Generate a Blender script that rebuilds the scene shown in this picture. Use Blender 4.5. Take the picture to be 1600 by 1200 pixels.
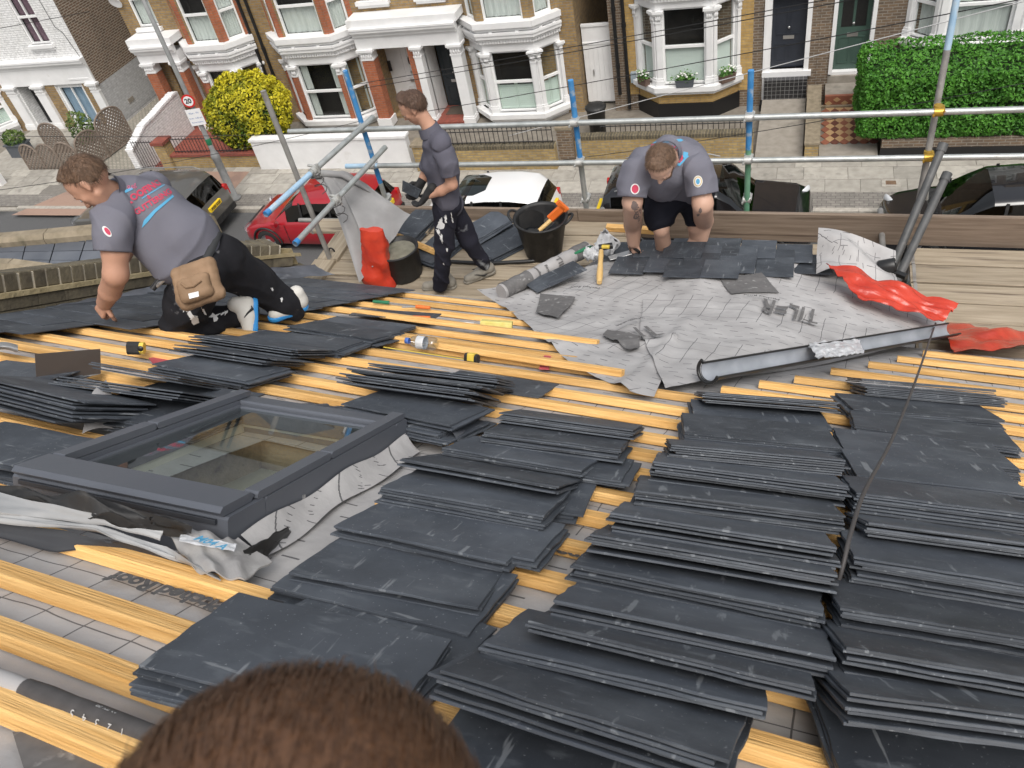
import bpy, bmesh, math, random
import numpy as np
from mathutils import Vector, Matrix, noise
from mathutils.bvhtree import BVHTree
random.seed(7); rng = np.random.default_rng(7)
for o in list(bpy.data.objects): bpy.data.objects.remove(o)
SC = bpy.context.scene; COL = SC.collection
# ------------------------------------------------------------------ camera, sky, sun, exposure
F = 1271.8
R = np.array([[0.94875966, 0.2671364, -0.16879941], [0.06949628, -0.69749197, -0.71321471], [-0.30826185, 0.66493842, -0.68031723]])
EYE = np.array([0, 0, 11.0])
cd = bpy.data.cameras.new('camera'); cam = bpy.data.objects.new('camera', cd); COL.objects.link(cam)
cd.sensor_width = 36; cd.lens = F / 1600 * 36; cd.clip_start = .05; cd.clip_end = 600
cam.matrix_world = Matrix(((R[0][0], -R[1][0], -R[2][0], 0), (R[0][1], -R[1][1], -R[2][1], 0), (R[0][2], -R[1][2], -R[2][2], 11), (0, 0, 0, 1)))
cd.dof.use_dof = True; cd.dof.focus_distance = 4.6; cd.dof.aperture_fstop = 14.0
SC.camera = cam
w = bpy.data.worlds.new("World"); SC.world = w; w.use_nodes = True
nt = w.node_tree; bg = nt.nodes['Background']
sky = nt.nodes.new('ShaderNodeTexSky'); sky.sky_type = 'NISHITA'; sky.sun_disc = False
SUN_EL, SUN_ROT = math.radians(58), math.radians(150)
sky.sun_elevation = SUN_EL; sky.sun_rotation = SUN_ROT; sky.air_density = 1.6; sky.dust_density = 5.0; sky.ozone_density = 1.0
hs = nt.nodes.new('ShaderNodeHueSaturation'); hs.inputs['Saturation'].default_value = .3
nt.links.new(sky.outputs[0], hs.inputs['Color']); nt.links.new(hs.outputs[0], bg.inputs[0]); bg.inputs[1].default_value = .14
sd = bpy.data.lights.new('sun', 'SUN'); sun = bpy.data.objects.new('sun', sd); COL.objects.link(sun)
sd.energy = 1.5; sd.angle = math.radians(35); sd.color = (1, .96, .9)
dirv = Vector((math.sin(SUN_ROT) * math.cos(SUN_EL), math.cos(SUN_ROT) * math.cos(SUN_EL), math.sin(SUN_EL)))
sun.rotation_euler = dirv.to_track_quat('Z', 'Y').to_euler()
SC.view_settings.view_transform = 'Standard'; SC.view_settings.look = 'None'; SC.view_settings.gamma = 1
SC.view_settings.use_curve_mapping = False; SC.view_settings.exposure = 0.18
SC.render.engine = 'CYCLES'
# ------------------------------------------------------------------ surveying helpers (photo pixel -> point on a known plane)
BY, BP, H0 = math.radians(-5.7118), math.radians(32.3), .93
rb = np.array([math.cos(BY), math.sin(BY), 0]); rs = np.array([-math.sin(BY) * math.cos(BP), math.cos(BY) * math.cos(BP), -math.sin(BP)]); rn = np.cross(rb, rs)
def ray(x, y): return R.T @ np.array([(x - 800) / F, (y - 600) / F, 1.])
def roof(x, y, up=0.):
    d = ray(x, y); return EYE + d * (-(H0 - up) / (d @ rn))
def uv(x, y, up=0.):
    P = roof(x, y, up) - EYE; return float(P @ rb), float(P @ rs)
def UV(u, v, up=0.): return EYE + u * rb + v * rs - (H0 - up) * rn
def gz(x, y, z):
    d = ray(x, y); return EYE + d * ((z - 11) / d[2])
def gy(x, y, Y):
    d = ray(x, y); return EYE + d * (Y / d[1])
def Zd(x, y, zd): return EYE + ray(x, y) * zd
MR = Matrix(((rb[0], rs[0], rn[0], UV(0, 0)[0]), (rb[1], rs[1], rn[1], UV(0, 0)[1]), (rb[2], rs[2], rn[2], UV(0, 0)[2]), (0, 0, 0, 1)))
I4 = Matrix.Identity(4)
def frame(o, t, inward):
    t = Vector(t).normalized(); i = Vector(inward).normalized(); z = t.cross(i)
    return Matrix(((t.x, i.x, z.x, o[0]), (t.y, i.y, z.y, o[1]), (t.z, i.z, z.z, o[2]), (0, 0, 0, 1)))
# ------------------------------------------------------------------ object helpers
WM = {}; LOC = Matrix.Identity(4)      # LOC: the mesh is given in its parent's own coordinates
def thing(name, label, cat, loc=(0, 0, 0), group=None, mw=None):
    o = bpy.data.objects.new(name, None); COL.objects.link(o); o.empty_display_size = .1
    o.matrix_world = mw if mw is not None else Matrix.Translation(Vector(loc)); WM[o] = o.matrix_world.copy()
    o['label'] = label; o['category'] = cat
    if group: o['group'] = group
    return o
def tag(o, label=None, cat=None, group=None, kind=None):
    if label: o['label'] = label
    if cat: o['category'] = cat
    if group: o['group'] = group
    if kind: o['kind'] = kind
    return o
def link(name, me, parent=None, mw=None):
    o = bpy.data.objects.new(name, me); COL.objects.link(o)
    if mw is LOC:
        o.parent = parent; WM[o] = WM[parent].copy(); return o
    if parent is not None:
        o.parent = parent; o.matrix_parent_inverse = WM[parent].inverted()
    m = mw if mw is not None else I4
    o.matrix_basis = m; WM[o] = m.copy()
    return o
class MB:
    def __init__(s): s.v = []; s.f = []; s.m = []; s.cur = 0; s.sm = []; s.smooth = False
    def add(s, vs, fs, smooth=None):
        n = len(s.v); s.v += [tuple(x) for x in vs]; s.f += [tuple(i + n for i in f) for f in fs]
        s.m += [s.cur] * len(fs); s.sm += [s.smooth if smooth is None else smooth] * len(fs); return s
    def box(s, M, x0, x1, y0, y1, z0, z1):
        P = [(x, y, z) for z in (z0, z1) for y in (y0, y1) for x in (x0, x1)]
        return s.add([M @ Vector(p) for p in P], [(0, 2, 3, 1), (4, 5, 7, 6), (0, 1, 5, 4), (1, 3, 7, 5), (3, 2, 6, 7), (2, 0, 4, 6)])
    def bbox(s, M, x0, x1, y0, y1, z0, z1, b=.004):
        # box with bevelled edges along x (cheap: 8-gon section + end caps)
        sec = [(y0 + b, z0), (y1 - b, z0), (y1, z0 + b), (y1, z1 - b), (y1 - b, z1), (y0 + b, z1), (y0, z1 - b), (y0, z0 + b)]
        P = [M @ Vector((x0, y, z)) for y, z in sec] + [M @ Vector((x1, y, z)) for y, z in sec]
        return s.add(P, [(i, i + 8, (i + 1) % 8 + 8, (i + 1) % 8) for i in range(8)] + [tuple(range(8)), tuple(range(15, 7, -1))])
    def prism(s, M, poly, z0, z1):
        n = len(poly); P = [M @ Vector((x, y, z0)) for x, y in poly] + [M @ Vector((x, y, z1)) for x, y in poly]
        return s.add(P, [tuple(range(n - 1, -1, -1)), tuple(range(n, 2 * n))] + [(i, (i + 1) % n, (i + 1) % n + n, i + n) for i in range(n)])
    def quad(s, a, b, c, d): return s.add([a, b, c, d], [(0, 1, 2, 3)])
    def tube(s, pts, r, n=10, caps=True, r2=None):
        pts = [Vector(p) for p in pts]; N = len(pts); rings = []
        up = None
        for i, p in enumerate(pts):
            t = (pts[min(i + 1, N - 1)] - pts[max(i - 1, 0)]).normalized()
            if up is None or abs(up.dot(t)) > .98: up = t.orthogonal().normalized()
            a = (up - t * up.dot(t)).normalized(); up = a; bb = t.cross(a)
            rr = (r if r2 is None else r + (r2 - r) * i / max(N - 1, 1)) if not hasattr(r, '__len__') else r[i]
            rings.append([p + (a * math.cos(2 * math.pi * k / n) + bb * math.sin(2 * math.pi * k / n)) * rr for k in range(n)])
        V = [q for ring in rings for q in ring]
        fs = [(i * n + k, i * n + (k + 1) % n, (i + 1) * n + (k + 1) % n, (i + 1) * n + k) for i in range(N - 1) for k in range(n)]
        s.add(V, fs, True)
        if caps: s.add(rings[0], [tuple(range(n - 1, -1, -1))], False); s.add(rings[-1], [tuple(range(n))], False)
        return s
    def lathe(s, M, prof, n=24, smooth=True):
        V = [M @ Vector((r * math.cos(2 * math.pi * k / n), r * math.sin(2 * math.pi * k / n), z)) for r, z in prof for k in range(n)]
        return s.add(V, [(i * n + k, i * n + (k + 1) % n, (i + 1) * n + (k + 1) % n, (i + 1) * n + k) for i in range(len(prof) - 1) for k in range(n)], smooth)
    def grid(s, fn, nu, nv, smooth=True):
        V = [fn(i / nu, j / nv) for j in range(nv + 1) for i in range(nu + 1)]
        return s.add(V, [(j * (nu + 1) + i, j * (nu + 1) + i + 1, (j + 1) * (nu + 1) + i + 1, (j + 1) * (nu + 1) + i) for j in range(nv) for i in range(nu)], smooth)
    def mesh(s, name, mats):
        me = bpy.data.meshes.new(name); me.from_pydata([tuple(v) for v in s.v], [], s.f)
        mats = mats if isinstance(mats, (list, tuple)) else [mats]
        for m in mats: me.materials.append(m)
        me.polygons.foreach_set('material_index', s.m); me.polygons.foreach_set('use_smooth', s.sm)
        boxuv(me); me.update(); return me
    def build(s, name, mats, parent=None, mw=None):
        return link(name, s.mesh(name, mats), parent, mw)
def boxuv(me):
    if not len(me.polygons): return
    uvl = me.uv_layers.new(name='UVMap')
    nl = len(me.loops); co = np.empty(len(me.vertices) * 3); me.vertices.foreach_get('co', co); co = co.reshape(-1, 3)
    vi = np.empty(nl, int); me.loops.foreach_get('vertex_index', vi)
    nf = len(me.polygons); no = np.empty(nf * 3); me.polygons.foreach_get('normal', no); no = no.reshape(-1, 3)
    lt = np.empty(nf, int); me.polygons.foreach_get('loop_total', lt)
    N = np.repeat(no, lt, 0); P = co[vi]
    t = np.stack([-N[:, 1], N[:, 0], 0 * N[:, 0]], 1); L = np.linalg.norm(t, axis=1); t /= np.maximum(L, 1e-6)[:, None]
    flat = np.abs(N[:, 2]) > .8
    U = np.where(flat, P[:, 0], (P * t).sum(1)); V = np.where(flat, P[:, 1], P[:, 2])
    uvl.data.foreach_set('uv', np.stack([U, V], 1).ravel())
# ------------------------------------------------------------------ materials
MATS = {}
def nodes(name):
    m = bpy.data.materials.new(name); m.use_nodes = True; t = m.node_tree
    return m, t, t.nodes['Principled BSDF']
def N(t, typ, **kw):
    n = t.nodes.new(typ)
    for k, v in kw.items():
        if k in n.inputs: n.inputs[k].default_value = v
        else: setattr(n, k, v)
    return n
def c4(c): return (c[0], c[1], c[2], 1)
def mat(name, c1, c2=None, scale=8., rough=.7, metal=0., bump=0., bscale=40., stretch=None, coord='Object', rand=0., detail=5, spec=.5, c3=None, s3=2., t3=.6, coat=0, contrast=(.3, .7)):
    m, t, b = nodes(name); MATS[name] = m
    b.inputs['Roughness'].default_value = rough; b.inputs['Metallic'].default_value = metal
    b.inputs['Specular IOR Level'].default_value = spec; b.inputs['Coat Weight'].default_value = coat
    tc = N(t, 'ShaderNodeTexCoord'); mp = N(t, 'ShaderNodeMapping')
    t.links.new(tc.outputs[coord], mp.inputs[0])
    if stretch: mp.inputs['Scale'].default_value = stretch
    oi = None
    if rand:
        oi = N(t, 'ShaderNodeObjectInfo'); va = N(t, 'ShaderNodeVectorMath', operation='ADD'); mu = N(t, 'ShaderNodeMath', operation='MULTIPLY'); mu.inputs[1].default_value = 37.
        t.links.new(oi.outputs['Random'], mu.inputs[0]); t.links.new(mp.outputs[0], va.inputs[0]); t.links.new(mu.outputs[0], va.inputs[1]); vec = va.outputs[0]
    else: vec = mp.outputs[0]
    col = None
    if c2 is not None:
        n1 = N(t, 'ShaderNodeTexNoise', Scale=scale, Detail=float(detail)); t.links.new(vec, n1.inputs['Vector'])
        r = N(t, 'ShaderNodeValToRGB'); r.color_ramp.elements[0].color = c4(c1); r.color_ramp.elements[1].color = c4(c2)
        r.color_ramp.elements[0].position = contrast[0]; r.color_ramp.elements[1].position = contrast[1]
        t.links.new(n1.outputs[0], r.inputs[0]); col = r.outputs[0]
    if c3 is not None:
        n3 = N(t, 'ShaderNodeTexNoise', Scale=s3, Detail=6.); t.links.new(vec, n3.inputs['Vector'])
        r3 = N(t, 'ShaderNodeValToRGB'); r3.color_ramp.elements[0].position = t3; r3.color_ramp.elements[1].position = min(1, t3 + .12)
        t.links.new(n3.outputs[0], r3.inputs[0]); mx = N(t, 'ShaderNodeMix', data_type='RGBA')
        t.links.new(r3.outputs[0], mx.inputs[0])
        if col: t.links.new(col, mx.inputs[6])
        else: mx.inputs[6].default_value = c4(c1)
        mx.inputs[7].default_value = c4(c3); col = mx.outputs[2]
    if rand:
        h = N(t, 'ShaderNodeHueSaturation'); mr = N(t, 'ShaderNodeMapRange'); mr.inputs[3].default_value = 1 - rand; mr.inputs[4].default_value = 1 + rand
        t.links.new(oi.outputs['Random'], mr.inputs[0]); t.links.new(mr.outputs[0], h.inputs['Value'])
        if col: t.links.new(col, h.inputs['Color'])
        else: h.inputs['Color'].default_value = c4(c1)
        col = h.outputs[0]
    if col: t.links.new(col, b.inputs['Base Color'])
    else: b.inputs['Base Color'].default_value = c4(c1)
    if bump:
        nb = N(t, 'ShaderNodeTexNoise', Scale=bscale, Detail=6.); t.links.new(vec, nb.inputs['Vector'])
        bp = N(t, 'ShaderNodeBump', Strength=bump, Distance=.01); t.links.new(nb.outputs[0], bp.inputs['Height']); t.links.new(bp.outputs[0], b.inputs['Normal'])
    return m
def brick(name, c1, c2, mortar, w=.225, h=.075, ms=.012, rough=.85, bump=.6, dirt=.35, offset=.5, dirtc=(.05, .045, .04)):
    m, t, b = nodes(name); MATS[name] = m; b.inputs['Roughness'].default_value = rough
    tc = N(t, 'ShaderNodeTexCoord'); br = N(t, 'ShaderNodeTexBrick'); br.offset = offset
    br.inputs['Scale'].default_value = 1; br.inputs['Brick Width'].default_value = w; br.inputs['Row Height'].default_value = h; br.inputs['Mortar Size'].default_value = ms
    br.inputs['Mortar Smooth'].default_value = .2; br.inputs['Bias'].default_value = 0.; br.inputs['Color1'].default_value = c4(c1); br.inputs['Color2'].default_value = c4(c2); br.inputs['Mortar'].default_value = c4(mortar)
    t.links.new(tc.outputs['UV'], br.inputs['Vector'])
    n = N(t, 'ShaderNodeTexNoise', Scale=1.3, Detail=8.); t.links.new(tc.outputs['Object'], n.inputs['Vector'])
    r = N(t, 'ShaderNodeValToRGB'); r.color_ramp.elements[0].position = .45; r.color_ramp.elements[1].position = .75; r.color_ramp.elements[1].color = (dirt,) * 3 + (1,)
    t.links.new(n.outputs[0], r.inputs[0]); mx = N(t, 'ShaderNodeMix', data_type='RGBA'); t.links.new(r.outputs[0], mx.inputs[0]); t.links.new(br.outputs[0], mx.inputs[6]); mx.inputs[7].default_value = c4(dirtc)
    n2 = N(t, 'ShaderNodeTexNoise', Scale=9., Detail=3.); t.links.new(tc.outputs['UV'], n2.inputs['Vector'])
    mr = N(t, 'ShaderNodeMapRange'); mr.inputs[3].default_value = .65; mr.inputs[4].default_value = 1.35; t.links.new(n2.outputs[0], mr.inputs[0])
    h2 = N(t, 'ShaderNodeHueSaturation'); t.links.new(mx.outputs[2], h2.inputs['Color']); t.links.new(mr.outputs[0], h2.inputs['Value'])
    t.links.new(h2.outputs[0], b.inputs['Base Color'])
    iv = N(t, 'ShaderNodeMath', operation='SUBTRACT'); iv.inputs[0].default_value = 1; t.links.new(br.outputs['Fac'], iv.inputs[1])
    bp = N(t, 'ShaderNodeBump', Strength=bump, Distance=.012); t.links.new(iv.outputs[0], bp.inputs['Height']); t.links.new(bp.outputs[0], b.inputs['Normal'])
    return m
def glassmat(name, tint=(.9, .95, .93), ior=1.5, extra=0.0):
    m = bpy.data.materials.new(name); m.use_nodes = True; t = m.node_tree; MATS[name] = m
    t.nodes.remove(t.nodes['Principled BSDF'])
    tr = N(t, 'ShaderNodeBsdfTransparent'); tr.inputs[0].default_value = c4(tint); gl = N(t, 'ShaderNodeBsdfGlossy'); gl.inputs['Roughness'].default_value = .02
    lw = N(t, 'ShaderNodeLayerWeight'); lw.inputs[0].default_value = .5; pw = N(t, 'ShaderNodeMath', operation='POWER'); pw.inputs[1].default_value = 4.; t.links.new(lw.outputs['Facing'], pw.inputs[0])
    ad = N(t, 'ShaderNodeMath', operation='MULTIPLY_ADD', use_clamp=True); ad.inputs[1].default_value = .92; ad.inputs[2].default_value = .045 + extra
    t.links.new(pw.outputs[0], ad.inputs[0])
    mx = N(t, 'ShaderNodeMixShader'); t.links.new(ad.outputs[0], mx.inputs[0]); t.links.new(tr.outputs[0], mx.inputs[1]); t.links.new(gl.outputs[0], mx.inputs[2])
    t.links.new(mx.outputs[0], t.nodes['Material Output'].inputs[0]); return m
# slate: dark blue grey, pale scuffs and short scratches
def slate_mat():
    m, t, b = nodes('slate'); MATS['slate'] = m
    tc = N(t, 'ShaderNodeTexCoord'); oi = N(t, 'ShaderNodeObjectInfo'); mu = N(t, 'ShaderNodeMath', operation='MULTIPLY'); mu.inputs[1].default_value = 53.
    t.links.new(oi.outputs['Random'], mu.inputs[0]); va = N(t, 'ShaderNodeVectorMath', operation='ADD'); t.links.new(tc.outputs['Object'], va.inputs[0]); t.links.new(mu.outputs[0], va.inputs[1])
    def noise_(scale, det, st=(1, 1, 1), rot=0., rough=.55):
        mp = N(t, 'ShaderNodeMapping'); mp.inputs['Scale'].default_value = st; mp.inputs['Rotation'].default_value = (0, 0, rot); t.links.new(va.outputs[0], mp.inputs[0])
        n = N(t, 'ShaderNodeTexNoise', Scale=scale, Detail=det, Roughness=rough); t.links.new(mp.outputs[0], n.inputs[0]); return n.outputs[0]
    def ramp(src, p0, p1, c0=(0, 0, 0), c1=(1, 1, 1)):
        r = N(t, 'ShaderNodeValToRGB'); r.color_ramp.elements[0].position = p0; r.color_ramp.elements[1].position = p1; r.color_ramp.elements[0].color = c4(c0); r.color_ramp.elements[1].color = c4(c1)
        t.links.new(src, r.inputs[0]); return r.outputs[0]
    base = ramp(noise_(4, 8), .25, .75, (.037, .043, .053), (.070, .080, .097))
    h = N(t, 'ShaderNodeHueSaturation'); mr = N(t, 'ShaderNodeMapRange'); mr.inputs[3].default_value = .7; mr.inputs[4].default_value = 1.3; t.links.new(oi.outputs['Random'], mr.inputs[0]); t.links.new(mr.outputs[0], h.inputs['Value']); t.links.new(base, h.inputs['Color'])
    def over(colr, fac, c, s):
        f = N(t, 'ShaderNodeMath', operation='MULTIPLY'); f.inputs[1].default_value = s; t.links.new(fac, f.inputs[0])
        mx = N(t, 'ShaderNodeMix', data_type='RGBA'); t.links.new(f.outputs[0], mx.inputs[0]); t.links.new(colr, mx.inputs[6]); mx.inputs[7].default_value = c4(c); return mx.outputs[2]
    c = over(h.outputs[0], ramp(noise_(3.2, 8, (1, 1, 1), .3, .62), .48, .80), (.17, .19, .215), .5)
    c = over(c, ramp(noise_(34, 3, (1, .16, 1), .5), .645, .70), (.33, .35, .37), .42)
    c = over(c, ramp(noise_(42, 3, (.14, 1, 1), .2), .69, .73), (.30, .32, .34), .42)
    c = over(c, ramp(noise_(15, 4, (1, .10, 1), .8, .7), .69, .74), (.28, .30, .32), .42)
    c = over(c, ramp(noise_(120, 2), .69, .73), (.32, .34, .36), .6)
    c = over(c, ramp(noise_(26, 6, (.35, 1, 1), .25), .58, .72), (.115, .128, .145), .75)
    t.links.new(c, b.inputs['Base Color'])
    rr = N(t, 'ShaderNodeMapRange'); rr.inputs[3].default_value = .42; rr.inputs[4].default_value = .7; t.links.new(noise_(9, 5), rr.inputs[0]); t.links.new(rr.outputs[0], b.inputs['Roughness'])
    b.inputs['Specular IOR Level'].default_value = .42
    bp = N(t, 'ShaderNodeBump', Strength=.35, Distance=.004); t.links.new(noise_(22, 8), bp.inputs['Height']); t.links.new(bp.outputs[0], b.inputs['Normal'])
slate_mat()
# printed breathable felt: grid zone and dashed zone per roll width (coordinates in metres, roof u / v kept in the UV map)
def felt_mat(name='felt', base=((.36, .35, .35), (.48, .47, .467)), period=1.0, shift=0., ink=(.05, .05, .055)):
    m, t, b = nodes(name); MATS[name] = m; b.inputs['Roughness'].default_value = .8; b.inputs['Specular IOR Level'].default_value = .25
    tc = N(t, 'ShaderNodeTexCoord'); sp = N(t, 'ShaderNodeSeparateXYZ'); t.links.new(tc.outputs['UV'], sp.inputs[0])
    def M_(op, a, bb=None, cl=False):
        n = N(t, 'ShaderNodeMath', operation=op, use_clamp=cl)
        for i, x in enumerate((a, bb)):
            if x is None: continue
            if isinstance(x, (int, float)): n.inputs[i].default_value = x
            else: t.links.new(x, n.inputs[i])
        return n.outputs[0]
    wv = N(t, 'ShaderNodeTexNoise', Scale=2.5, Detail=3.); t.links.new(tc.outputs['UV'], wv.inputs[0])
    off = M_('MULTIPLY', M_('SUBTRACT', wv.outputs[0], .5), .05)
    u = M_('ADD', sp.outputs[0], off); v = M_('ADD', M_('ADD', sp.outputs[1], off), 10 + shift)
    vz = M_('MODULO', v, period)
    ingrid = M_('LESS_THAN', vz, period * .5)
    def line(x, p, wd): return M_('LESS_THAN', M_('MODULO', M_('ADD', x, 20.), p), wd)
    g = M_('MAXIMUM', line(u, .125, .004), line(vz, .17, .004))
    dash = M_('MULTIPLY', line(vz, .09, .007), line(M_('ADD', u, M_('MULTIPLY', M_('FLOOR', M_('DIVIDE', vz, .09)), .047)), .125, .05))
    fac = M_('ADD', M_('MULTIPLY', g, ingrid), M_('MULTIPLY', dash, M_('SUBTRACT', 1., ingrid)), True)
    n = N(t, 'ShaderNodeTexNoise', Scale=5., Detail=8.); t.links.new(tc.outputs['Object'], n.inputs[0])
    r = N(t, 'ShaderNodeValToRGB'); r.color_ramp.elements[0].color = c4(base[0]); r.color_ramp.elements[1].color = c4(base[1]); r.color_ramp.elements[0].position = .3; r.color_ramp.elements[1].position = .7; t.links.new(n.outputs[0], r.inputs[0])
    mx = N(t, 'ShaderNodeMix', data_type='RGBA'); t.links.new(M_('MULTIPLY', fac, .8), mx.inputs[0]); t.links.new(r.outputs[0], mx.inputs[6]); mx.inputs[7].default_value = c4(ink)
    t.links.new(mx.outputs[2], b.inputs['Base Color'])
    nb = N(t, 'ShaderNodeTexNoise', Scale=9., Detail=5.); t.links.new(tc.outputs['Object'], nb.inputs[0])
    bp = N(t, 'ShaderNodeBump', Strength=.35, Distance=.03); t.links.new(nb.outputs[0], bp.inputs['Height']); t.links.new(bp.outputs[0], b.inputs['Normal'])
felt_mat()
mat('felt_plain', (.31, .30, .30), (.42, .41, .41), 5, .8, bump=.3, bscale=12, spec=.25)
mat('print_band', (.055, .052, .052), (.085, .08, .08), 30, .7, spec=.3)
mat('felt_dark', (.125, .122, .122), (.165, .16, .16), 30, .8, spec=.2, c3=(.36, .355, .35), s3=22, t3=.60)
mat('ink', (.07, .07, .075), (.12, .12, .12), 40, .8, spec=.1)
mat('ink_white', (.5, .5, .5), None, rough=.8)
mat('batten', (.58, .31, .09), (.85, .54, .22), 6, .7, bump=.5, bscale=16, stretch=(.5, 11, 11), rand=.2, c3=(.24, .09, .02), s3=2.6, t3=.66, contrast=(.25, .72), spec=.3)
mat('plank', (.28, .23, .165), (.42, .355, .27), 5, .8, bump=.4, bscale=18, stretch=(.5, 8, 8), rand=.15, c3=(.13, .10, .075), s3=2.5, t3=.58, spec=.25)
mat('toe_wood', (.165, .125, .095), (.26, .205, .16), 5, .8, bump=.4, bscale=18, stretch=(.4, 8, 8), rand=.12, c3=(.09, .065, .05), s3=2, t3=.6, spec=.25)
mat('steel', (.36, .38, .37), (.52, .54, .53), 12, .42, .55, bump=.1, bscale=60, c3=(.30, .27, .23), s3=9, t3=.66)
mat('steel_dull', (.24, .23, .22), (.38, .37, .35), 10, .6, .3, bump=.15, bscale=60, c3=(.2, .16, .12), s3=7, t3=.62)
mat('blue_paint', (.03, .19, .46), (.07, .27, .55), 9, .55, c3=(.40, .44, .46), s3=11, t3=.56)
mat('tattoo', (.16, .12, .11), None, rough=.6)
mat('pale_blue', (.28, .44, .60), (.40, .54, .66), 9, .5, c3=(.5, .52, .52), s3=8, t3=.6)
mat('green_paint', (.10, .26, .16), (.17, .33, .22), 9, .55, c3=(.4, .43, .42), s3=9, t3=.62)
mat('coupler', (.42, .42, .40), (.6, .6, .58), 25, .5, .5, bump=.3, bscale=60)
mat('brass', (.5, .32, .05), None, rough=.35, metal=.6)
mat('white_paint', (.74, .74, .74), (.82, .82, .82), 3, .55, bump=.05, bscale=30, c3=(.62, .61, .58), s3=1.5, t3=.68)
mat('white_upvc', (.82, .82, .82), None, rough=.4)
brick('white_brick', (.76, .76, .75), (.82, .82, .82), (.66, .66, .66), bump=1., dirt=.12, dirtc=(.4, .4, .38))
brick('grey_brick', (.50, .51, .52), (.56, .57, .58), (.46, .46, .47), bump=.8, dirt=.15, dirtc=(.4, .4, .4))
brick('stock_brick', (.36, .235, .09), (.25, .16, .07), (.24, .20, .15), dirt=.30)
brick('dark_stock', (.20, .135, .085), (.13, .095, .07), (.27, .235, .19), dirt=.3)
brick('yellow_brick', (.50, .33, .12), (.42, .265, .09), (.36, .27, .15), ms=.008, dirt=.15, dirtc=(.2, .14, .07))
brick('red_brick', (.42, .13, .055), (.34, .10, .045), (.30, .17, .12), ms=.008, dirt=.3)
brick('flank_brick', (.19, .115, .075), (.12, .075, .05), (.36, .31, .25), ms=.018, dirt=.2)
brick('wall_brick', (.45, .32, .13), (.32, .22, .09), (.30, .25, .17), dirt=.25, dirtc=(.1, .08, .05))
brick('setts', (.26, .24, .215), (.21, .195, .175), (.13, .12, .11), w=.2, h=.1, ms=.008, dirt=.3)
brick('cobbles', (.40, .37, .31), (.33, .30, .25), (.2, .19, .16), w=.16, h=.10, ms=.02, dirt=.2)
brick('black_tiles', (.018, .018, .02), (.022, .022, .025), (.22, .22, .22), w=.115, h=.115, ms=.006, rough=.35, dirt=.1, offset=0.)
brick('red_tiles', (.28, .075, .05), (.22, .055, .04), (.16, .08, .06), w=.15, h=.15, ms=.006, offset=0., dirt=.2)
brick('far_slates', (.06, .065, .075), (.08, .085, .095), (.02, .02, .02), w=.3, h=.2, ms=.008, rough=.6)
mat('asphalt', (.075, .075, .078), (.115, .115, .115), 90, .9, bump=.5, bscale=200, c3=(.06, .06, .06), s3=.6, t3=.55)
mat('paving', (.30, .28, .245), (.41, .385, .34), 5, .88, bump=.2, bscale=40, rand=.16, c3=(.24, .225, .2), s3=3, t3=.6)
mat('pave_bed', (.16, .15, .13), (.22, .2, .18), 8, .9)
mat('kerbstone', (.33, .30, .26), (.46, .43, .38), 12, .85, bump=.2, bscale=50, rand=.1)
mat('crossover', (.29, .19, .145), (.36, .245, .19), 60, .9, bump=.3, bscale=150, c3=(.26, .175, .14), s3=1.2, t3=.55)
mat('concrete', (.25, .225, .19), (.33, .30, .26), 5, .88, bump=.2, bscale=40, c3=(.18, .165, .14), s3=2, t3=.6)
mat('garden', (.16, .14, .115), (.24, .215, .18), 5, .95, bump=.3)
mat('stone', (.20, .165, .112), (.32, .265, .19), 8, .9, bump=.5, bscale=35, rand=.12, c3=(.14, .12, .08), s3=5, t3=.62)
mat('old_brick', (.085, .072, .052), (.15, .128, .085), 12, .9, bump=.6, bscale=40, rand=.25, c3=(.30, .27, .19), s3=9, t3=.68)
mat('mortar', (.46, .41, .32), (.60, .55, .45), 10, .95, bump=.6, bscale=40)
mat('mortar_dirty', (.29, .235, .13), (.42, .35, .21), 8, .95, bump=.8, bscale=35, c3=(.16, .14, .09), s3=5, t3=.6)
mat('lead', (.09, .10, .12), (.20, .21, .24), 5, .42, .35, bump=.5, bscale=9, c3=(.36, .38, .42), s3=4.5, t3=.6)
mat('black_paint', (.012, .012, .013), None, rough=.45)
mat('black_iron', (.02, .02, .022), None, rough=.5)
mat('navy', (.022, .027, .038), (.028, .033, .045), 5, .4)
mat('green_door', (.05, .09, .075), (.06, .105, .085), 5, .4)
mat('charcoal_door', (.025, .034, .04), None, rough=.45)
mat('room', (.012, .011, .011), (.03, .026, .024), 2, .9)
mat('blind', (.62, .68, .64), None, rough=.7)
mat('shutter', (.60, .69, .63), None, rough=.5)
mat('curtain_purple', (.13, .075, .10), (.19, .115, .15), 7, .9, stretch=(9, 9, .5))
mat('curtain_blue', (.20, .29, .40), (.28, .38, .50), 6, .9, stretch=(9, 9, .5))
mat('curtain_pale', (.5, .53, .51), (.62, .64, .62), 6, .9, stretch=(9, 9, .5))
glassmat('pane', (.92, .95, .94)); glassmat('sky_glass', (.88, .94, .91), 1.5, .2); glassmat('car_glass', (.10, .13, .13), 1.5, .04)
mat('lattice', (.15, .115, .09), (.24, .195, .16), 9, .85, bump=.3)
mat('skylight_metal', (.105, .115, .137), (.118, .128, .150), 4, .42, .2, bump=.03, bscale=60)
mat('skylight_dark', (.03, .033, .04), None, rough=.5)
mat('shaft', (.62, .60, .52), (.70, .68, .60), 3, .8)
mat('shaft_floor', (.62, .70, .67), (.76, .80, .77), 2.5, .7)
mat('silver', (.29, .295, .30), (.37, .375, .38), 6, .5, .15)
mat('crinkle', (.30, .29, .29), (.40, .39, .38), 14, .55, .2, bump=.6, bscale=25)
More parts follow.
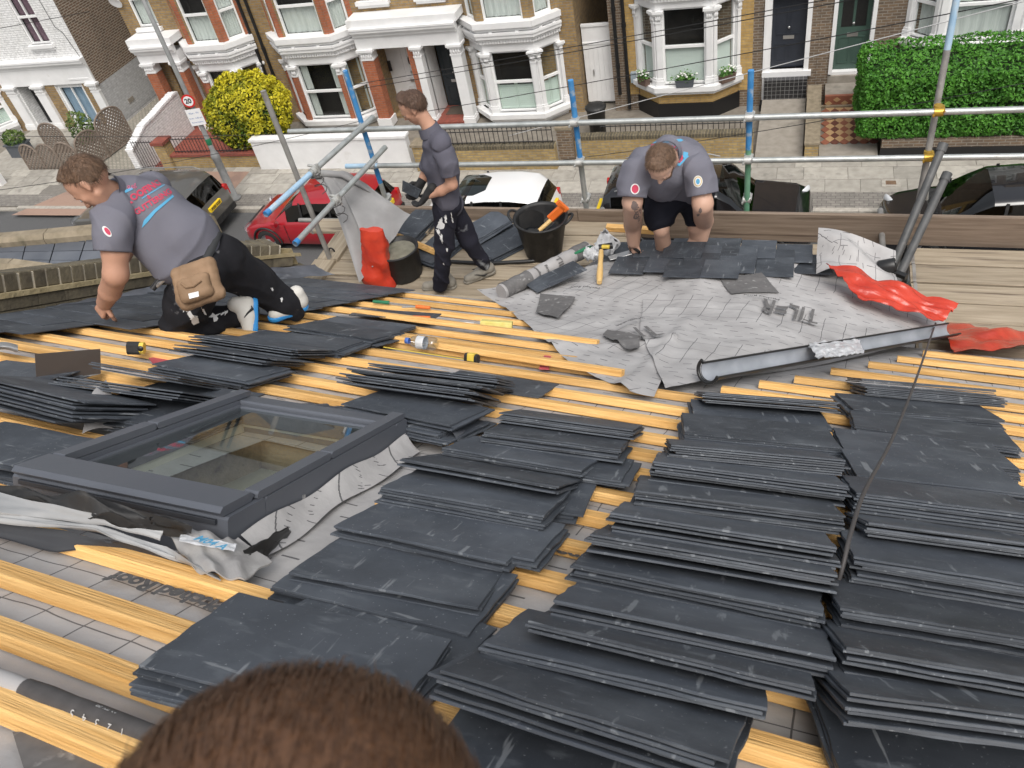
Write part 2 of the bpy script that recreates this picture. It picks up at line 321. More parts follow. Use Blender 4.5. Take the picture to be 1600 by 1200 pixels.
mat('brown_metal', (.115, .095, .085), (.14, .115, .1), 3, .38, .3)
mat('tarp', (.21, .207, .207), (.29, .286, .286), 4, .75, bump=.3, bscale=12, c3=(.22, .215, .215), s3=3, t3=.6)
mat('red_plastic', (.44, .034, .018), (.58, .058, .028), 7, .24, bump=.8, bscale=13)
mat('red_strip', (.45, .07, .09), (.52, .1, .12), 12, .7)
mat('rubber', (.012, .012, .013), (.025, .025, .025), 12, .55, bump=.2, bscale=40, c3=(.07, .065, .06), s3=9, t3=.62)
mat('mortar_mix', (.14, .135, .10), (.22, .21, .165), 14, .95, bump=.8, bscale=40)
mat('black_plastic', (.013, .013, .014), (.02, .02, .02), 20, .38)
mat('gutter_inner', (.25, .27, .30), (.35, .37, .41), 7, .35)
mat('orange', (.78, .17, .03), None, rough=.4)
mat('yellow', (.70, .50, .05), (.76, .57, .1), 20, .5)
mat('sponge', (.62, .53, .14), (.72, .63, .24), 30, .9, bump=.5)
mat('green_plastic', (.02, .17, .08), None, rough=.35)
mat('tool_steel', (.5, .5, .5), None, rough=.3, metal=.8)
mat('handle_wood', (.62, .40, .15), (.72, .50, .22), 8, .5, stretch=(1, 1, .3))
mat('pole_grey', (.055, .058, .06), (.10, .10, .10), 8, .55, bump=.1, c3=(.16, .155, .15), s3=6, t3=.66)
mat('cable', (.06, .055, .055), None, rough=.6)
mat('wire', (.015, .015, .016), None, rough=.6)
mat('wire_white', (.6, .6, .6), None, rough=.6)
mat('bottle_blue', (.1, .2, .6), None, rough=.4)
def clearplastic(name, tint, mixf):
    m = glassmat(name, tint, 1.45, mixf); return m
clearplastic('clear_plastic', (.86, .88, .9), .12)
mat('bag_white', (.52, .53, .55), (.70, .71, .73), 20, .3, bump=.9, bscale=26, c3=(.3, .31, .33), s3=15, t3=.6)
# people
mat('skin', (.46, .25, .17), (.54, .31, .22), 7, .5, bump=.08, bscale=60, spec=.35)
mat('skin_pale', (.52, .32, .235), (.58, .37, .28), 7, .5, bump=.08, bscale=60, spec=.35, c3=(.30, .21, .18), s3=9, t3=.70)
mat('shirt', (.148, .148, .180), (.182, .181, .216), 3, .9, bump=.25, bscale=300, spec=.15)
mat('shirt_dark', (.095, .093, .118), (.122, .12, .15), 3, .9, bump=.25, bscale=300, spec=.15)
mat('trousers', (.013, .013, .016), (.022, .022, .026), 5, .9, bump=.3, bscale=30, spec=.2, c3=(.40, .40, .42), s3=7, t3=.66)
mat('navy_trousers', (.016, .016, .025), (.026, .026, .038), 5, .9, bump=.3, bscale=30, spec=.2, c3=(.42, .44, .47), s3=7, t3=.645)
mat('shorts', (.010, .011, .018), (.018, .019, .028), 5, .9, bump=.3, bscale=30, spec=.2, c3=(.35, .37, .40), s3=6, t3=.76)
mat('leather', (.20, .125, .07), (.29, .185, .11), 9, .75, bump=.3, bscale=40)
mat('strap', (.03, .032, .035), None, rough=.8)
mat('hair_brown', (.085, .048, .028), (.17, .10, .06), 60, .55, bump=.9, bscale=110, stretch=(1, 1, .35))
mat('hair_dark', (.06, .032, .02), (.12, .068, .044), 60, .5, bump=.9, bscale=110, stretch=(1, 1, .35))
mat('hair_fore', (.062, .028, .013), (.125, .060, .029), 260, .5, stretch=(1, 1, 1))
mat('shoe_white', (.56, .54, .50), (.66, .64, .6), 9, .7)
mat('shoe_blue', (.03, .25, .60), None, rough=.5)
mat('shoe_grey', (.20, .185, .155), (.29, .27, .235), 16, .85, bump=.4)
mat('glove', (.012, .012, .013), (.022, .022, .024), 20, .75, bump=.4)
mat('print_red', (.50, .05, .10), None, rough=.8)
mat('print_pink', (.55, .12, .22), None, rough=.8)
mat('print_blue', (.09, .34, .55), None, rough=.8)
mat('print_white', (.7, .7, .7), None, rough=.8)
mat('print_gold', (.6, .45, .2), None, rough=.8)
mat('print_orange', (.6, .14, .06), None, rough=.8)
mat('eye_dark', (.02, .015, .012), None, rough=.2)
# cars
mat('car_red', (.33, .006, .014), None, rough=.3, coat=1.); mat('car_white', (.78, .78, .78), None, rough=.35, coat=1.); mat('car_black', (.006, .006, .008), None, rough=.22, coat=1.)
mat('car_grey', (.12, .115, .105), None, rough=.3, metal=.4, coat=1.); mat('car_silver', (.3, .3, .3), None, rough=.4, metal=.5)
mat('tyre', (.015, .015, .015), None, rough=.85); mat('rim', (.4, .4, .42), None, rough=.35, metal=.8)
mat('lamp_clear', (.6, .62, .64), None, rough=.12); mat('lamp_red', (.45, .01, .01), None, rough=.2); mat('plate_yellow', (.8, .55, .02), None, rough=.4); mat('chrome', (.6, .6, .62), None, rough=.15, metal=1.)
mat('lamp_post', (.20, .205, .205), (.27, .275, .275), 8, .6); mat('sign_white', (.8, .8, .8), None, rough=.4); mat('sign_red', (.6, .02, .02), None, rough=.4); mat('sign_blue', (.05, .15, .4), None, rough=.4)
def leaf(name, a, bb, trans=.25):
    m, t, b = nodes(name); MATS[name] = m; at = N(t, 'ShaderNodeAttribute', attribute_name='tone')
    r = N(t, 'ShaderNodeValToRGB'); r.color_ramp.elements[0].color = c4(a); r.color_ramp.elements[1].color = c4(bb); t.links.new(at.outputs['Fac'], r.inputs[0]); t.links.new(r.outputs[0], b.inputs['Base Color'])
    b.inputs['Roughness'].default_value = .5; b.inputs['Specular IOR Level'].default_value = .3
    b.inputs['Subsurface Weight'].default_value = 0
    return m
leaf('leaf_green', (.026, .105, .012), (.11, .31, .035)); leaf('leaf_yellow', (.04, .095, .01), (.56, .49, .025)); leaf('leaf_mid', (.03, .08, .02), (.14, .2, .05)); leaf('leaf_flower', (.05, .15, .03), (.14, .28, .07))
mat('twig', (.08, .06, .04), (.13, .1, .07), 20, .9)
mat('petal', (.8, .8, .76), None, rough=.6)
mat('terracotta', (.10, .065, .05), (.15, .1, .08), 8, .85); mat('planter_grey', (.09, .10, .115), None, rough=.6)
T = MATS
# ------------------------------------------------------------------ smooth-union bodies (signed distance + surface nets)
def surface_nets(D, o, h):
    s = D < 0; nx, ny, nz = D.shape
    c = np.zeros((nx - 1, ny - 1, nz - 1), np.int8)
    for dx in (0, 1):
        for dy in (0, 1):
            for dz in (0, 1): c += s[dx:nx - 1 + dx, dy:ny - 1 + dy, dz:nz - 1 + dz]
    mask = (c > 0) & (c < 8); I = np.argwhere(mask)
    acc = np.zeros((len(I), 3)); cnt = np.zeros(len(I))
    K = [(x, y, z) for x in (0, 1) for y in (0, 1) for z in (0, 1)]
    val = {k: D[I[:, 0] + k[0], I[:, 1] + k[1], I[:, 2] + k[2]] for k in K}
    for k in K:
        for ax in range(3):
            if k[ax]: continue
            k2 = list(k); k2[ax] = 1; k2 = tuple(k2); a, b = val[k], val[k2]; cr = (a < 0) != (b < 0)
            tt = np.where(cr, a / np.where(cr, a - b, 1), 0); P = np.array(k, float)[None, :].repeat(len(I), 0); P[:, ax] += tt
            acc[cr] += P[cr]; cnt[cr] += 1
    V = (I + acc / cnt[:, None]) * h + o
    idx = -np.ones(mask.shape, int); idx[mask] = np.arange(len(I)); faces = []
    for ax in range(3):
        sl0 = [slice(None)] * 3; sl1 = [slice(None)] * 3; sl0[ax] = slice(0, -1); sl1[ax] = slice(1, None)
        a, b = s[tuple(sl0)], s[tuple(sl1)]; E_ = np.argwhere(a != b)
        o1, o2 = [(1, 2), (2, 0), (0, 1)][ax]
        E_ = E_[(E_[:, o1] > 0) & (E_[:, o2] > 0) & (E_[:, o1] < D.shape[o1] - 1) & (E_[:, o2] < D.shape[o2] - 1)]
        sa = a[tuple(E_.T)]
        def cell(d1, d2):
            q = E_.copy(); q[:, o1] -= d1; q[:, o2] -= d2; return idx[tuple(q.T)]
        Q = np.stack([cell(1, 1), cell(0, 1), cell(0, 0), cell(1, 0)], 1); Q[~sa] = Q[~sa][:, ::-1]; faces.append(Q)
    Fc = np.concatenate(faces); Fc = Fc[(Fc >= 0).all(1)]
    return V, Fc
def sdf(segs, h=.012, k=.03, folds=0., ff=18., seed=0, pad=.06, cuts=(), sub=()):
    # segs: (p0, p1, r0, r1[, k])
    P = np.array([list(s[0]) + list(s[1]) for s in segs]).reshape(-1, 2, 3); rm = max(max(s[2], s[3]) for s in segs)
    lo = P.min((0, 1)) - rm - pad; hi = P.max((0, 1)) + rm + pad
    n = np.ceil((hi - lo) / h).astype(int) + 1
    D = np.full(tuple(n), .2, np.float32)
    ax = [lo[i] + np.arange(n[i]) * h for i in range(3)]
    def field(p0, p1, r0, r1, kk):
        p0 = np.array(p0, float); p1 = np.array(p1, float); m = max(r0, r1) + kk + .05
        a = np.maximum(((np.minimum(p0, p1) - m - lo) / h).astype(int), 0); b = np.minimum(((np.maximum(p0, p1) + m - lo) / h).astype(int) + 2, n)
        X = ax[0][a[0]:b[0], None, None]; Y = ax[1][None, a[1]:b[1], None]; Z = ax[2][None, None, a[2]:b[2]]
        d = p1 - p0; L = max(d @ d, 1e-9)
        t = np.clip(((X - p0[0]) * d[0] + (Y - p0[1]) * d[1] + (Z - p0[2]) * d[2]) / L, 0, 1)
        return (slice(a[0], b[0]), slice(a[1], b[1]), slice(a[2], b[2])), np.sqrt((X - p0[0] - t * d[0]) ** 2 + (Y - p0[1] - t * d[1]) ** 2 + (Z - p0[2] - t * d[2]) ** 2) - (r0 + (r1 - r0) * t)
    for s in segs:
        kk = s[4] if len(s) > 4 else k
        sl, q = field(s[0], s[1], s[2], s[3], kk); cur = D[sl]; hh = np.clip(kk - np.abs(cur - q), 0, None) / kk
        D[sl] = np.minimum(cur, q) - hh * hh * kk * .25
    for s in sub:
        sl, q = field(s[0], s[1], s[2], s[3], .01); D[sl] = np.maximum(D[sl], -q)
    X, Y, Z = ax[0][:, None, None], ax[1][None, :, None], ax[2][None, None, :]
    if folds:
        r_ = np.random.default_rng(seed); acc = 0
        for i in range(7):
            d = r_.normal(size=3); d /= np.linalg.norm(d); f = ff * (.6 + 1.3 * r_.random()); ph = r_.random() * 6
            d2 = r_.normal(size=3); acc = acc + np.sin(f * (d[0] * X + d[1] * Y + d[2] * Z) + ph + 1.4 * np.sin(4 * (d2[0] * X + d2[1] * Y + d2[2] * Z)))
        rg = 0
        for i in range(4):
            d = r_.normal(size=3); d /= np.linalg.norm(d); f = ff * (.45 + .5 * r_.random()); d2 = r_.normal(size=3); d2 /= np.linalg.norm(d2)
            rg = rg + (1 - np.abs(np.sin(f * (d[0] * X + d[1] * Y + d[2] * Z) + r_.random() * 6 + 1.1 * np.sin(7 * (d2[0] * X + d2[1] * Y + d2[2] * Z))))) ** 4 * np.clip(np.sin(5 * (d2[0] * Y + d2[1] * Z + d2[2] * X) + i * 2) + .3, 0, 1)
        D = D + (folds * (acc / 2.5 * .7 - 1.3 * rg)).astype(np.float32)
    for (p, nn) in cuts:   # keep the side the normal points away from
        D = np.maximum(D, ((X - p[0]) * nn[0] + (Y - p[1]) * nn[1] + (Z - p[2]) * nn[2]).astype(np.float32))
    D[0], D[-1] = .2, .2; D[:, 0], D[:, -1] = .2, .2; D[:, :, 0], D[:, :, -1] = .2, .2
    return surface_nets(D, lo, h)
def np_mesh(name, V, Fc, mats, smooth=True, mi=None, tone=None):
    me = bpy.data.meshes.new(name); V = np.asarray(V, np.float32); Fc = np.asarray(Fc, np.int32); k = Fc.shape[1]
    me.vertices.add(len(V)); me.vertices.foreach_set('co', V.ravel()); me.loops.add(Fc.size); me.loops.foreach_set('vertex_index', Fc.ravel())
    me.polygons.add(len(Fc)); me.polygons.foreach_set('loop_start', np.arange(len(Fc), dtype=np.int32) * k)
    me.polygons.foreach_set('use_smooth', np.full(len(Fc), smooth))
    for m in (mats if isinstance(mats, (list, tuple)) else [mats]): me.materials.append(m)
    if mi is not None: me.polygons.foreach_set('material_index', np.asarray(mi, np.int32))
    me.update(calc_edges=True)
    if tone is not None:
        at = me.attributes.new('tone', 'FLOAT', 'POINT'); at.data.foreach_set('value', np.asarray(tone, np.float32))
    boxuv(me); return me
def body(name, segs, m, parent, rs=1., **kw):
    segs = [(a, b, r0 * rs, r1 * rs, *k) for a, b, r0, r1, *k in segs]
    V, Fc = sdf(segs, **kw); return link(name, np_mesh(name, V, Fc, m), parent)
def chain(pts, **kw):
    # (px, py, depth, radius in px) traced joint by joint -> tapered segments in metres
    out = []
    q = [(Zd(a[0], a[1], a[2]), a[3] * a[2] / F) for a in pts]
    return [(q[i][0], q[i + 1][0], q[i][1], q[i + 1][1]) for i in range(len(q) - 1)]
def chainw(pts): return [(np.array(pts[i][0]), np.array(pts[i + 1][0]), pts[i][1], pts[i + 1][1]) for i in range(len(pts) - 1)]
# ------------------------------------------------------------------ lettering
def text_bm(s, size, shear=0., cut=None, bold=.0):
    cu = bpy.data.curves.new('t', 'FONT'); cu.body = s; cu.size = size; cu.align_x = 'CENTER'; cu.align_y = 'CENTER'; cu.shear = shear; cu.offset = bold; cu.resolution_u = 3
    ob = bpy.data.objects.new('t', cu); COL.objects.link(ob); dg = bpy.context.evaluated_depsgraph_get(); me = bpy.data.meshes.new_from_object(ob.evaluated_get(dg))
    bm = bmesh.new(); bm.from_mesh(me); bpy.data.objects.remove(ob); bpy.data.curves.remove(cu); bpy.data.meshes.remove(me)
    if cut: bm_cut(bm, cut)
    return bm
def bm_cut(bm, st):
    xs = [v.co.x for v in bm.verts]; ys = [v.co.y for v in bm.verts]
    for ax, lo, hi in ((0, min(xs), max(xs)), (1, min(ys), max(ys))):
        q = lo + st
        while q < hi:
            co = [0, 0, 0]; co[ax] = q; no = [0, 0, 0]; no[ax] = 1
            bmesh.ops.bisect_plane(bm, geom=bm.verts[:] + bm.edges[:] + bm.faces[:], plane_co=co, plane_no=no); q += st
def poly_bm(polys, cut=None):
    bm = bmesh.new()
    for p in polys: bm.faces.new([bm.verts.new((x, y, 0)) for x, y in p])
    bmesh.ops.triangulate(bm, faces=bm.faces[:])
    if cut: bm_cut(bm, cut)
    return bm
def circ(cx, cy, rx, ry, n=24): return [(cx + rx * math.cos(2 * math.pi * k / n), cy + ry * math.sin(2 * math.pi * k / n)) for k in range(n)]
def place_bm(bm, name, m, parent, fn, mw=None):
    bad = []
    bm.verts.ensure_lookup_table()
    for v in bm.verts:
        r = fn(v.co.x, v.co.y)
        if r is None: bad.append(v)
        else: v.co = Vector(r)
    if bad: bmesh.ops.delete(bm, geom=bad, context='VERTS')
    me = bpy.data.meshes.new(name); bm.to_mesh(me); bm.free(); me.materials.append(m)
    return link(name, me, parent, mw)
def plane_fn(M): return lambda x, y: M @ Vector((x, y, 0))
def cast_fn(tree, M, off=.003, far=1.):
    d = -(M.to_3x3() @ Vector((0, 0, 1)))
    def fn(x, y):
        o = M @ Vector((x, y, 0)); h = tree.ray_cast(o, d, far)
        return None if h[0] is None else h[0] - d * off
    return fn
def tree_of(ob): 
    me = ob.data; return BVHTree.FromPolygons([ob.matrix_basis @ v.co for v in me.vertices], [p.vertices[:] for p in me.polygons])
# ------------------------------------------------------------------ foliage
def leaves(P, Nn, size, tone, jitter=.9, r=None):
    r = r or rng; n = len(P); d = Nn + r.normal(size=(n, 3)) * jitter; d /= np.linalg.norm(d, axis=1)[:, None]
    a = np.cross(d, r.normal(size=(n, 3))); a /= np.linalg.norm(a, axis=1)[:, None]; b = np.cross(d, a)
    L = size * (.6 + .8 * r.random(n))[:, None]; W = L * .5
    V = np.stack([P - a * L, P + b * W + d * L * .12, P + a * L, P - b * W + d * L * .12], 1).reshape(-1, 3)
    Fc = np.arange(4 * n).reshape(-1, 4); tn = np.clip(tone + r.normal(size=n) * .16, 0, 1); return V, Fc, np.repeat(tn, 4)
# ------------------------------------------------------------------ ground, road, pavement
def sheet(name, x0, x1, y0, y1, z, m, kind='structure'):
    mb = MB(); mb.quad((x0, y0, z), (x1, y0, z), (x1, y1, z), (x0, y1, z)); return tag(mb.build(name, m), kind=kind)
KY = 16.95
ground = sheet('ground', -220, 220, -160, 260, -.34, T['garden'])
road = sheet('road', -90, 70, 7.6, KY, -.11, T['asphalt'])
nearpave = MB(); nearpave.box(I4, -90, 70, 5.3, 7.6, -.33, 0.0); tag(nearpave.build('pavement', T['pave_bed']), kind='structure')
pv = MB(); pv.box(I4, -90, 70, KY + .15, 19.35, -.33, -.012); pave = tag(pv.build('pavement', T['pave_bed']), kind='structure')
# lines painted on the road
mb = MB()
for k in range(40):
    x = -60 + k * 3.2; mb.quad((x, 12.15, -.106), (x + 1.7, 12.15, -.106), (x + 1.7, 12.25, -.106), (x, 12.25, -.106))
tag(mb.build('road_marking', T['sign_white']), kind='structure')
sm = MB(); sm.box(I4, -.48, .48, -.06, .06, -.3, 0.0); 
kerb = MB(); kerb.box(I4, -.4575, .4575, 0, .15, -.33, .0); kme = kerb.mesh('kerbstone', T['kerbstone'])
k0 = None
for k in range(46):
    x = -27.5 + k * .92; o = link('kerbstone', kme, pave, Matrix.Translation((x, KY, .006 if -24 > x or x > -18 else -.06)))
# flagstones: three staggered rows behind a strip of small setts
st = MB(); st.quad((-90, KY + .15, -.004), (70, KY + .15, -.004), (70, KY + .82, -.004), (-90, KY + .82, -.004)); tag(st.build('sett_strip', T['setts']), kind='structure')
slabs = {}
row_y = [(KY + .83, .56), (KY + 1.40, .55), (KY + 1.96, .44)]
for r_, (y, d) in enumerate(row_y):
    x = -27 + r_ * .37
    while x < 9.5:
        wd = random.choice((.62, .78, .9, 1.0))
        if not (-23.2 < x < -17.6):
            key = (round(wd, 2), r_)
            if key not in slabs:
                m_ = MB(); m_.bbox(I4, .006, wd - .006, .006, d - .006, -.06, .0, .008); slabs[key] = m_.mesh('flagstone', T['paving'])
            link('flagstone', slabs[key], pave, Matrix.Translation((x, y, random.uniform(-.003, .004))) @ Matrix.Rotation(random.uniform(-.003, .003), 4, 'Y'))
        x += wd
# vehicle crossover of brown asphalt with its pale flush edging
mb = MB(); pts = [gz(18, 336, .004), gz(330, 338, .004), gz(390, 268, .004), gz(300, 268, .004), gz(140, 284, .004)]
mb.add(pts, [tuple(range(5))]); tag(mb.build('crossover', T['crossover']), kind='structure')
mb = MB(); mb.box(I4, -23.4, -16.8, KY - .02, KY + .13, -.3, .012); tag(mb.build('flush_kerb', T['kerbstone']), kind='structure')
# drain cover let into the flagstones
g = thing('drain_cover', 'small square iron drain cover set in a pale surround in the flagstones', 'drain cover', gz(1392, 286, .004))
mb = MB(); mb.box(I4, -.2, .2, -.16, .16, -.05, .010); mb.build('surround', T['kerbstone'], g, LOC)
mb = MB(); mb.box(I4, -.11, .11, -.08, .08, -.02, .016); mb.build('grating', mat('rust', (.12, .07, .045), (.2, .13, .08), 20, .8), g, LOC)
# ------------------------------------------------------------------ terrace opposite
WY, BFY, GZ = 22.9, 22.3, -.25
def wall_holes(mb, M, a0, a1, z0, z1, holes, depth=.12, thick=None):
    xs = sorted({a0, a1} | {h[0] for h in holes} | {h[1] for h in holes}); zs = sorted({z0, z1} | {h[2] for h in holes} | {h[3] for h in holes})
    xs = [x for x in xs if a0 <= x <= a1]; zs = [z for z in zs if z0 <= z <= z1]
    for i in range(len(xs) - 1):
        for j in range(len(zs) - 1):
            cx, cz = (xs[i] + xs[i + 1]) / 2, (zs[j] + zs[j + 1]) / 2
            if any(h[0] < cx < h[1] and h[2] < cz < h[3] for h in holes): continue
            mb.quad(M @ Vector((xs[i], 0, zs[j])), M @ Vector((xs[i + 1], 0, zs[j])), M @ Vector((xs[i + 1], 0, zs[j + 1])), M @ Vector((xs[i], 0, zs[j + 1])))
    for h in holes:
        d = h[4] if len(h) > 4 else depth; q = lambda x, y, z: M @ Vector((x, y, z))
        a, b, c, e = h[:4]
        mb.quad(q(a, 0, c), q(a, 0, e), q(a, d, e), q(a, d, c)); mb.quad(q(b, 0, c), q(b, d, c), q(b, d, e), q(b, 0, e))
        mb.quad(q(a, 0, e), q(b, 0, e), q(b, d, e), q(a, d, e)); mb.quad(q(a, 0, c), q(a, d, c), q(b, d, c), q(b, 0, c))
def window(parent, M, a0, a1, z0, z1, low='blind', top='dark', depth=.10, vbar=False, name='window', mid=.5, backing=True, fw=.055, framem='white_upvc'):
    """Sash window set into a hole of a wall: frame > panes, shutters or curtains, dark room behind."""
    mb = MB(); d0, d1 = depth - .05, depth + .03; zm = z0 + (z1 - z0) * mid
    for x0, x1, q0, q1 in ((a0, a0 + fw, z0, z1), (a1 - fw, a1, z0, z1), (a0 + fw, a1 - fw, z0, z0 + fw), (a0 + fw, a1 - fw, z1 - fw, z1), (a0 + fw, a1 - fw, zm - .035, zm + .035)): mb.box(M, x0, x1, d0, d1, q0, q1)
    w_ = mb.build(name, T[framem], parent)
    if vbar:
        for q0, q1 in ((z0 + fw, zm - .036), (zm + .036, z1 - fw)):
            if q1 > q0 + .05: mb = MB(); mb.box(M, (a0 + a1) / 2 - .02, (a0 + a1) / 2 + .02, d0 + .01, d1, q0, q1); mb.build('glazing_bar', T[framem], w_)
    for q0, q1, kind in ((z0 + fw, zm - .035, low), (zm + .035, z1 - fw, top)):
        mb = MB(); mb.quad(*[M @ Vector(p) for p in ((a0 + fw, depth, q0), (a1 - fw, depth, q0), (a1 - fw, depth, q1), (a0 + fw, depth, q1))]); mb.build('pane', T['pane'], w_)
        dd = depth + .05
        if kind == 'shutter':
            mb = MB(); xm = (a0 + a1) / 2
            for xa, xb in ((a0 + fw, xm - .004), (xm + .004, a1 - fw)):
                for x0, x1, e0, e1 in ((xa, xa + .045, q0, q1), (xb - .045, xb, q0, q1), (xa + .045, xb - .045, q0, q0 + .06), (xa + .045, xb - .045, q1 - .05, q1)): mb.box(M, x0, x1, dd, dd + .025, e0, e1)
                z = q0 + .075
                while z < q1 - .07:
                    mb.quad(*[M @ Vector(p) for p in ((xa + .045, dd + .004, z - .022), (xb - .045, dd + .004, z - .022), (xb - .045, dd + .024, z + .026), (xa + .045, dd + .024, z + .026))]); z += .058
            mb.build('shutter', T['shutter'], w_)
        elif kind == 'blind':
            mb = MB(); z = q0
            while z < q1 - .02:
                mb.quad(*[M @ Vector(p) for p in ((a0 + fw, dd, z), (a1 - fw, dd, z), (a1 - fw, dd + .014, z + .030), (a0 + fw, dd + .014, z + .030))]); z += .032
            mb.build('blind', T['blind'], w_)
        elif kind in ('curtain_purple', 'curtain_blue', 'curtain_pale'):
            mb = MB(); n_ = 28
            mb.grid(lambda s, q: M @ Vector((a0 + fw + (a1 - a0 - 2 * fw) * s, dd + .03 + .018 * math.sin(s * 38) + .01 * math.sin(s * 17), q0 + (q1 - q0) * q)), n_, 1)
            mb.build('curtain', T[kind], w_)
        elif kind == 'side':
            mb = MB()
            for sa, sb in ((0, .2), (.82, 1)): mb.grid(lambda s, q: M @ Vector((a0 + fw + (a1 - a0 - 2 * fw) * (sa + (sb - sa) * s), dd + .03 + .018 * math.sin(s * 18), q0 + (q1 - q0) * q)), 10, 1)
            mb.build('curtain', T['curtain_pale'], w_)
    if backing:
        mb = MB(); q = lambda x, y, z: M @ Vector((x, y, z)); D_ = depth + .42
        mb.quad(q(a0, D_, z0), q(a1, D_, z0), q(a1, D_, z1), q(a0, D_, z1)); mb.quad(q(a0, depth + .03, z0), q(a0, D_, z0), q(a0, D_, z1), q(a0, depth + .03, z1)); mb.quad(q(a1, depth + .03, z0), q(a1, depth + .03, z1), q(a1, D_, z1), q(a1, D_, z0))
        mb.quad(q(a0, depth + .03, z0), q(a1, depth + .03, z0), q(a1, D_, z0), q(a0, D_, z0)); mb.quad(q(a0, depth + .03, z1), q(a0, D_, z1), q(a1, D_, z1), q(a1, depth + .03, z1)); mb.build('room', T['room'], w_)
    return w_
def sill(mb, M, a0, a1, z, d=.14, h=.11):
    mb.box(M, a0 - .10, a1 + .10, -d, .06, z - h, z); mb.box(M, a0 - .06, a1 + .06, -d * .6, .06, z - h * 1.8, z - h)
def capital(mb, M, x0, x1, y0, y1, z):
    w_ = x1 - x0
    for i, (g, zz, hh) in enumerate(((.015, z - .34, .05), (.0, z - .29, .17), (.045, z - .12, .05), (.075, z - .07, .07))): mb.box(M, x0 - g, x1 + g, y0 - g, y1, zz, zz + hh)
    n = max(3, int(w_ / .07))
    for k in range(n):     # carved leaves of the capital
        x = x0 + (k + .5) * w_ / n
        mb.lathe(M @ Matrix.Translation((x, y0 - .008, z - .21)), [(0, -.075), (.024, -.055), (.033, 0), (.026, .055), (.012, .085), (0, .08)], 6)
def column(mb, M, x0, x1, y0, y1, z0, z1, cap=True):
    mb.box(M, x0, x1, y0, y1, z0, z1 - (.33 if cap else 0)); mb.box(M, x0 - .035, x1 + .035, y0 - .035, y1, z0, z0 + .16); mb.box(M, x0 - .02, x1 + .02, y0 - .02, y1, z0 + .16, z0 + .22)
    if cap: capital(mb, M, x0, x1, y0, y1, z1)
def cornice(mb, M, a0, a1, z, h=.30, d=.16, dent=True, miter=(0, 0)):
    """moulded cornice with a row of dentils; miter lengthens the ends so neighbouring facets meet"""
    for i, (zz, hh, dd) in enumerate(((z, h * .28, d * .35), (z + h * .28, h * .22, d * .55), (z + h * .5, h * .3, d * .85), (z + h * .8, h * .2, d))):
        e0, e1 = miter[0] * dd, miter[1] * dd
        P = [(a0 - e0, -dd), (a1 + e1, -dd), (a1, .05), (a0, .05)]; mb.prism(M, P, zz, zz + hh)
    if dent:
        n = int((a1 - a0) / .085)
        for k in range(n):
            x = a0 + (k + .25) * (a1 - a0) / n; mb.box(M, x, x + .045, -d * .35 - .035, -d * .35 + .002, z + .01, z + h * .27)
def bay_facets(xl, xr, cut, yw, yf):
    P = [(xl, yw), (xl + cut, yf), (xr - cut, yf), (xr, yw)]; out = []
    for i in range(3):
        a, b = Vector((P[i][0], P[i][1], 0)), Vector((P[i + 1][0], P[i + 1][1], 0)); t = (b - a); L = t.length; t.normalize()
        out.append((frame(a, t, Vector((-t.y, t.x, 0))), L))
    return out, P
TAN = math.tan(math.radians(22))
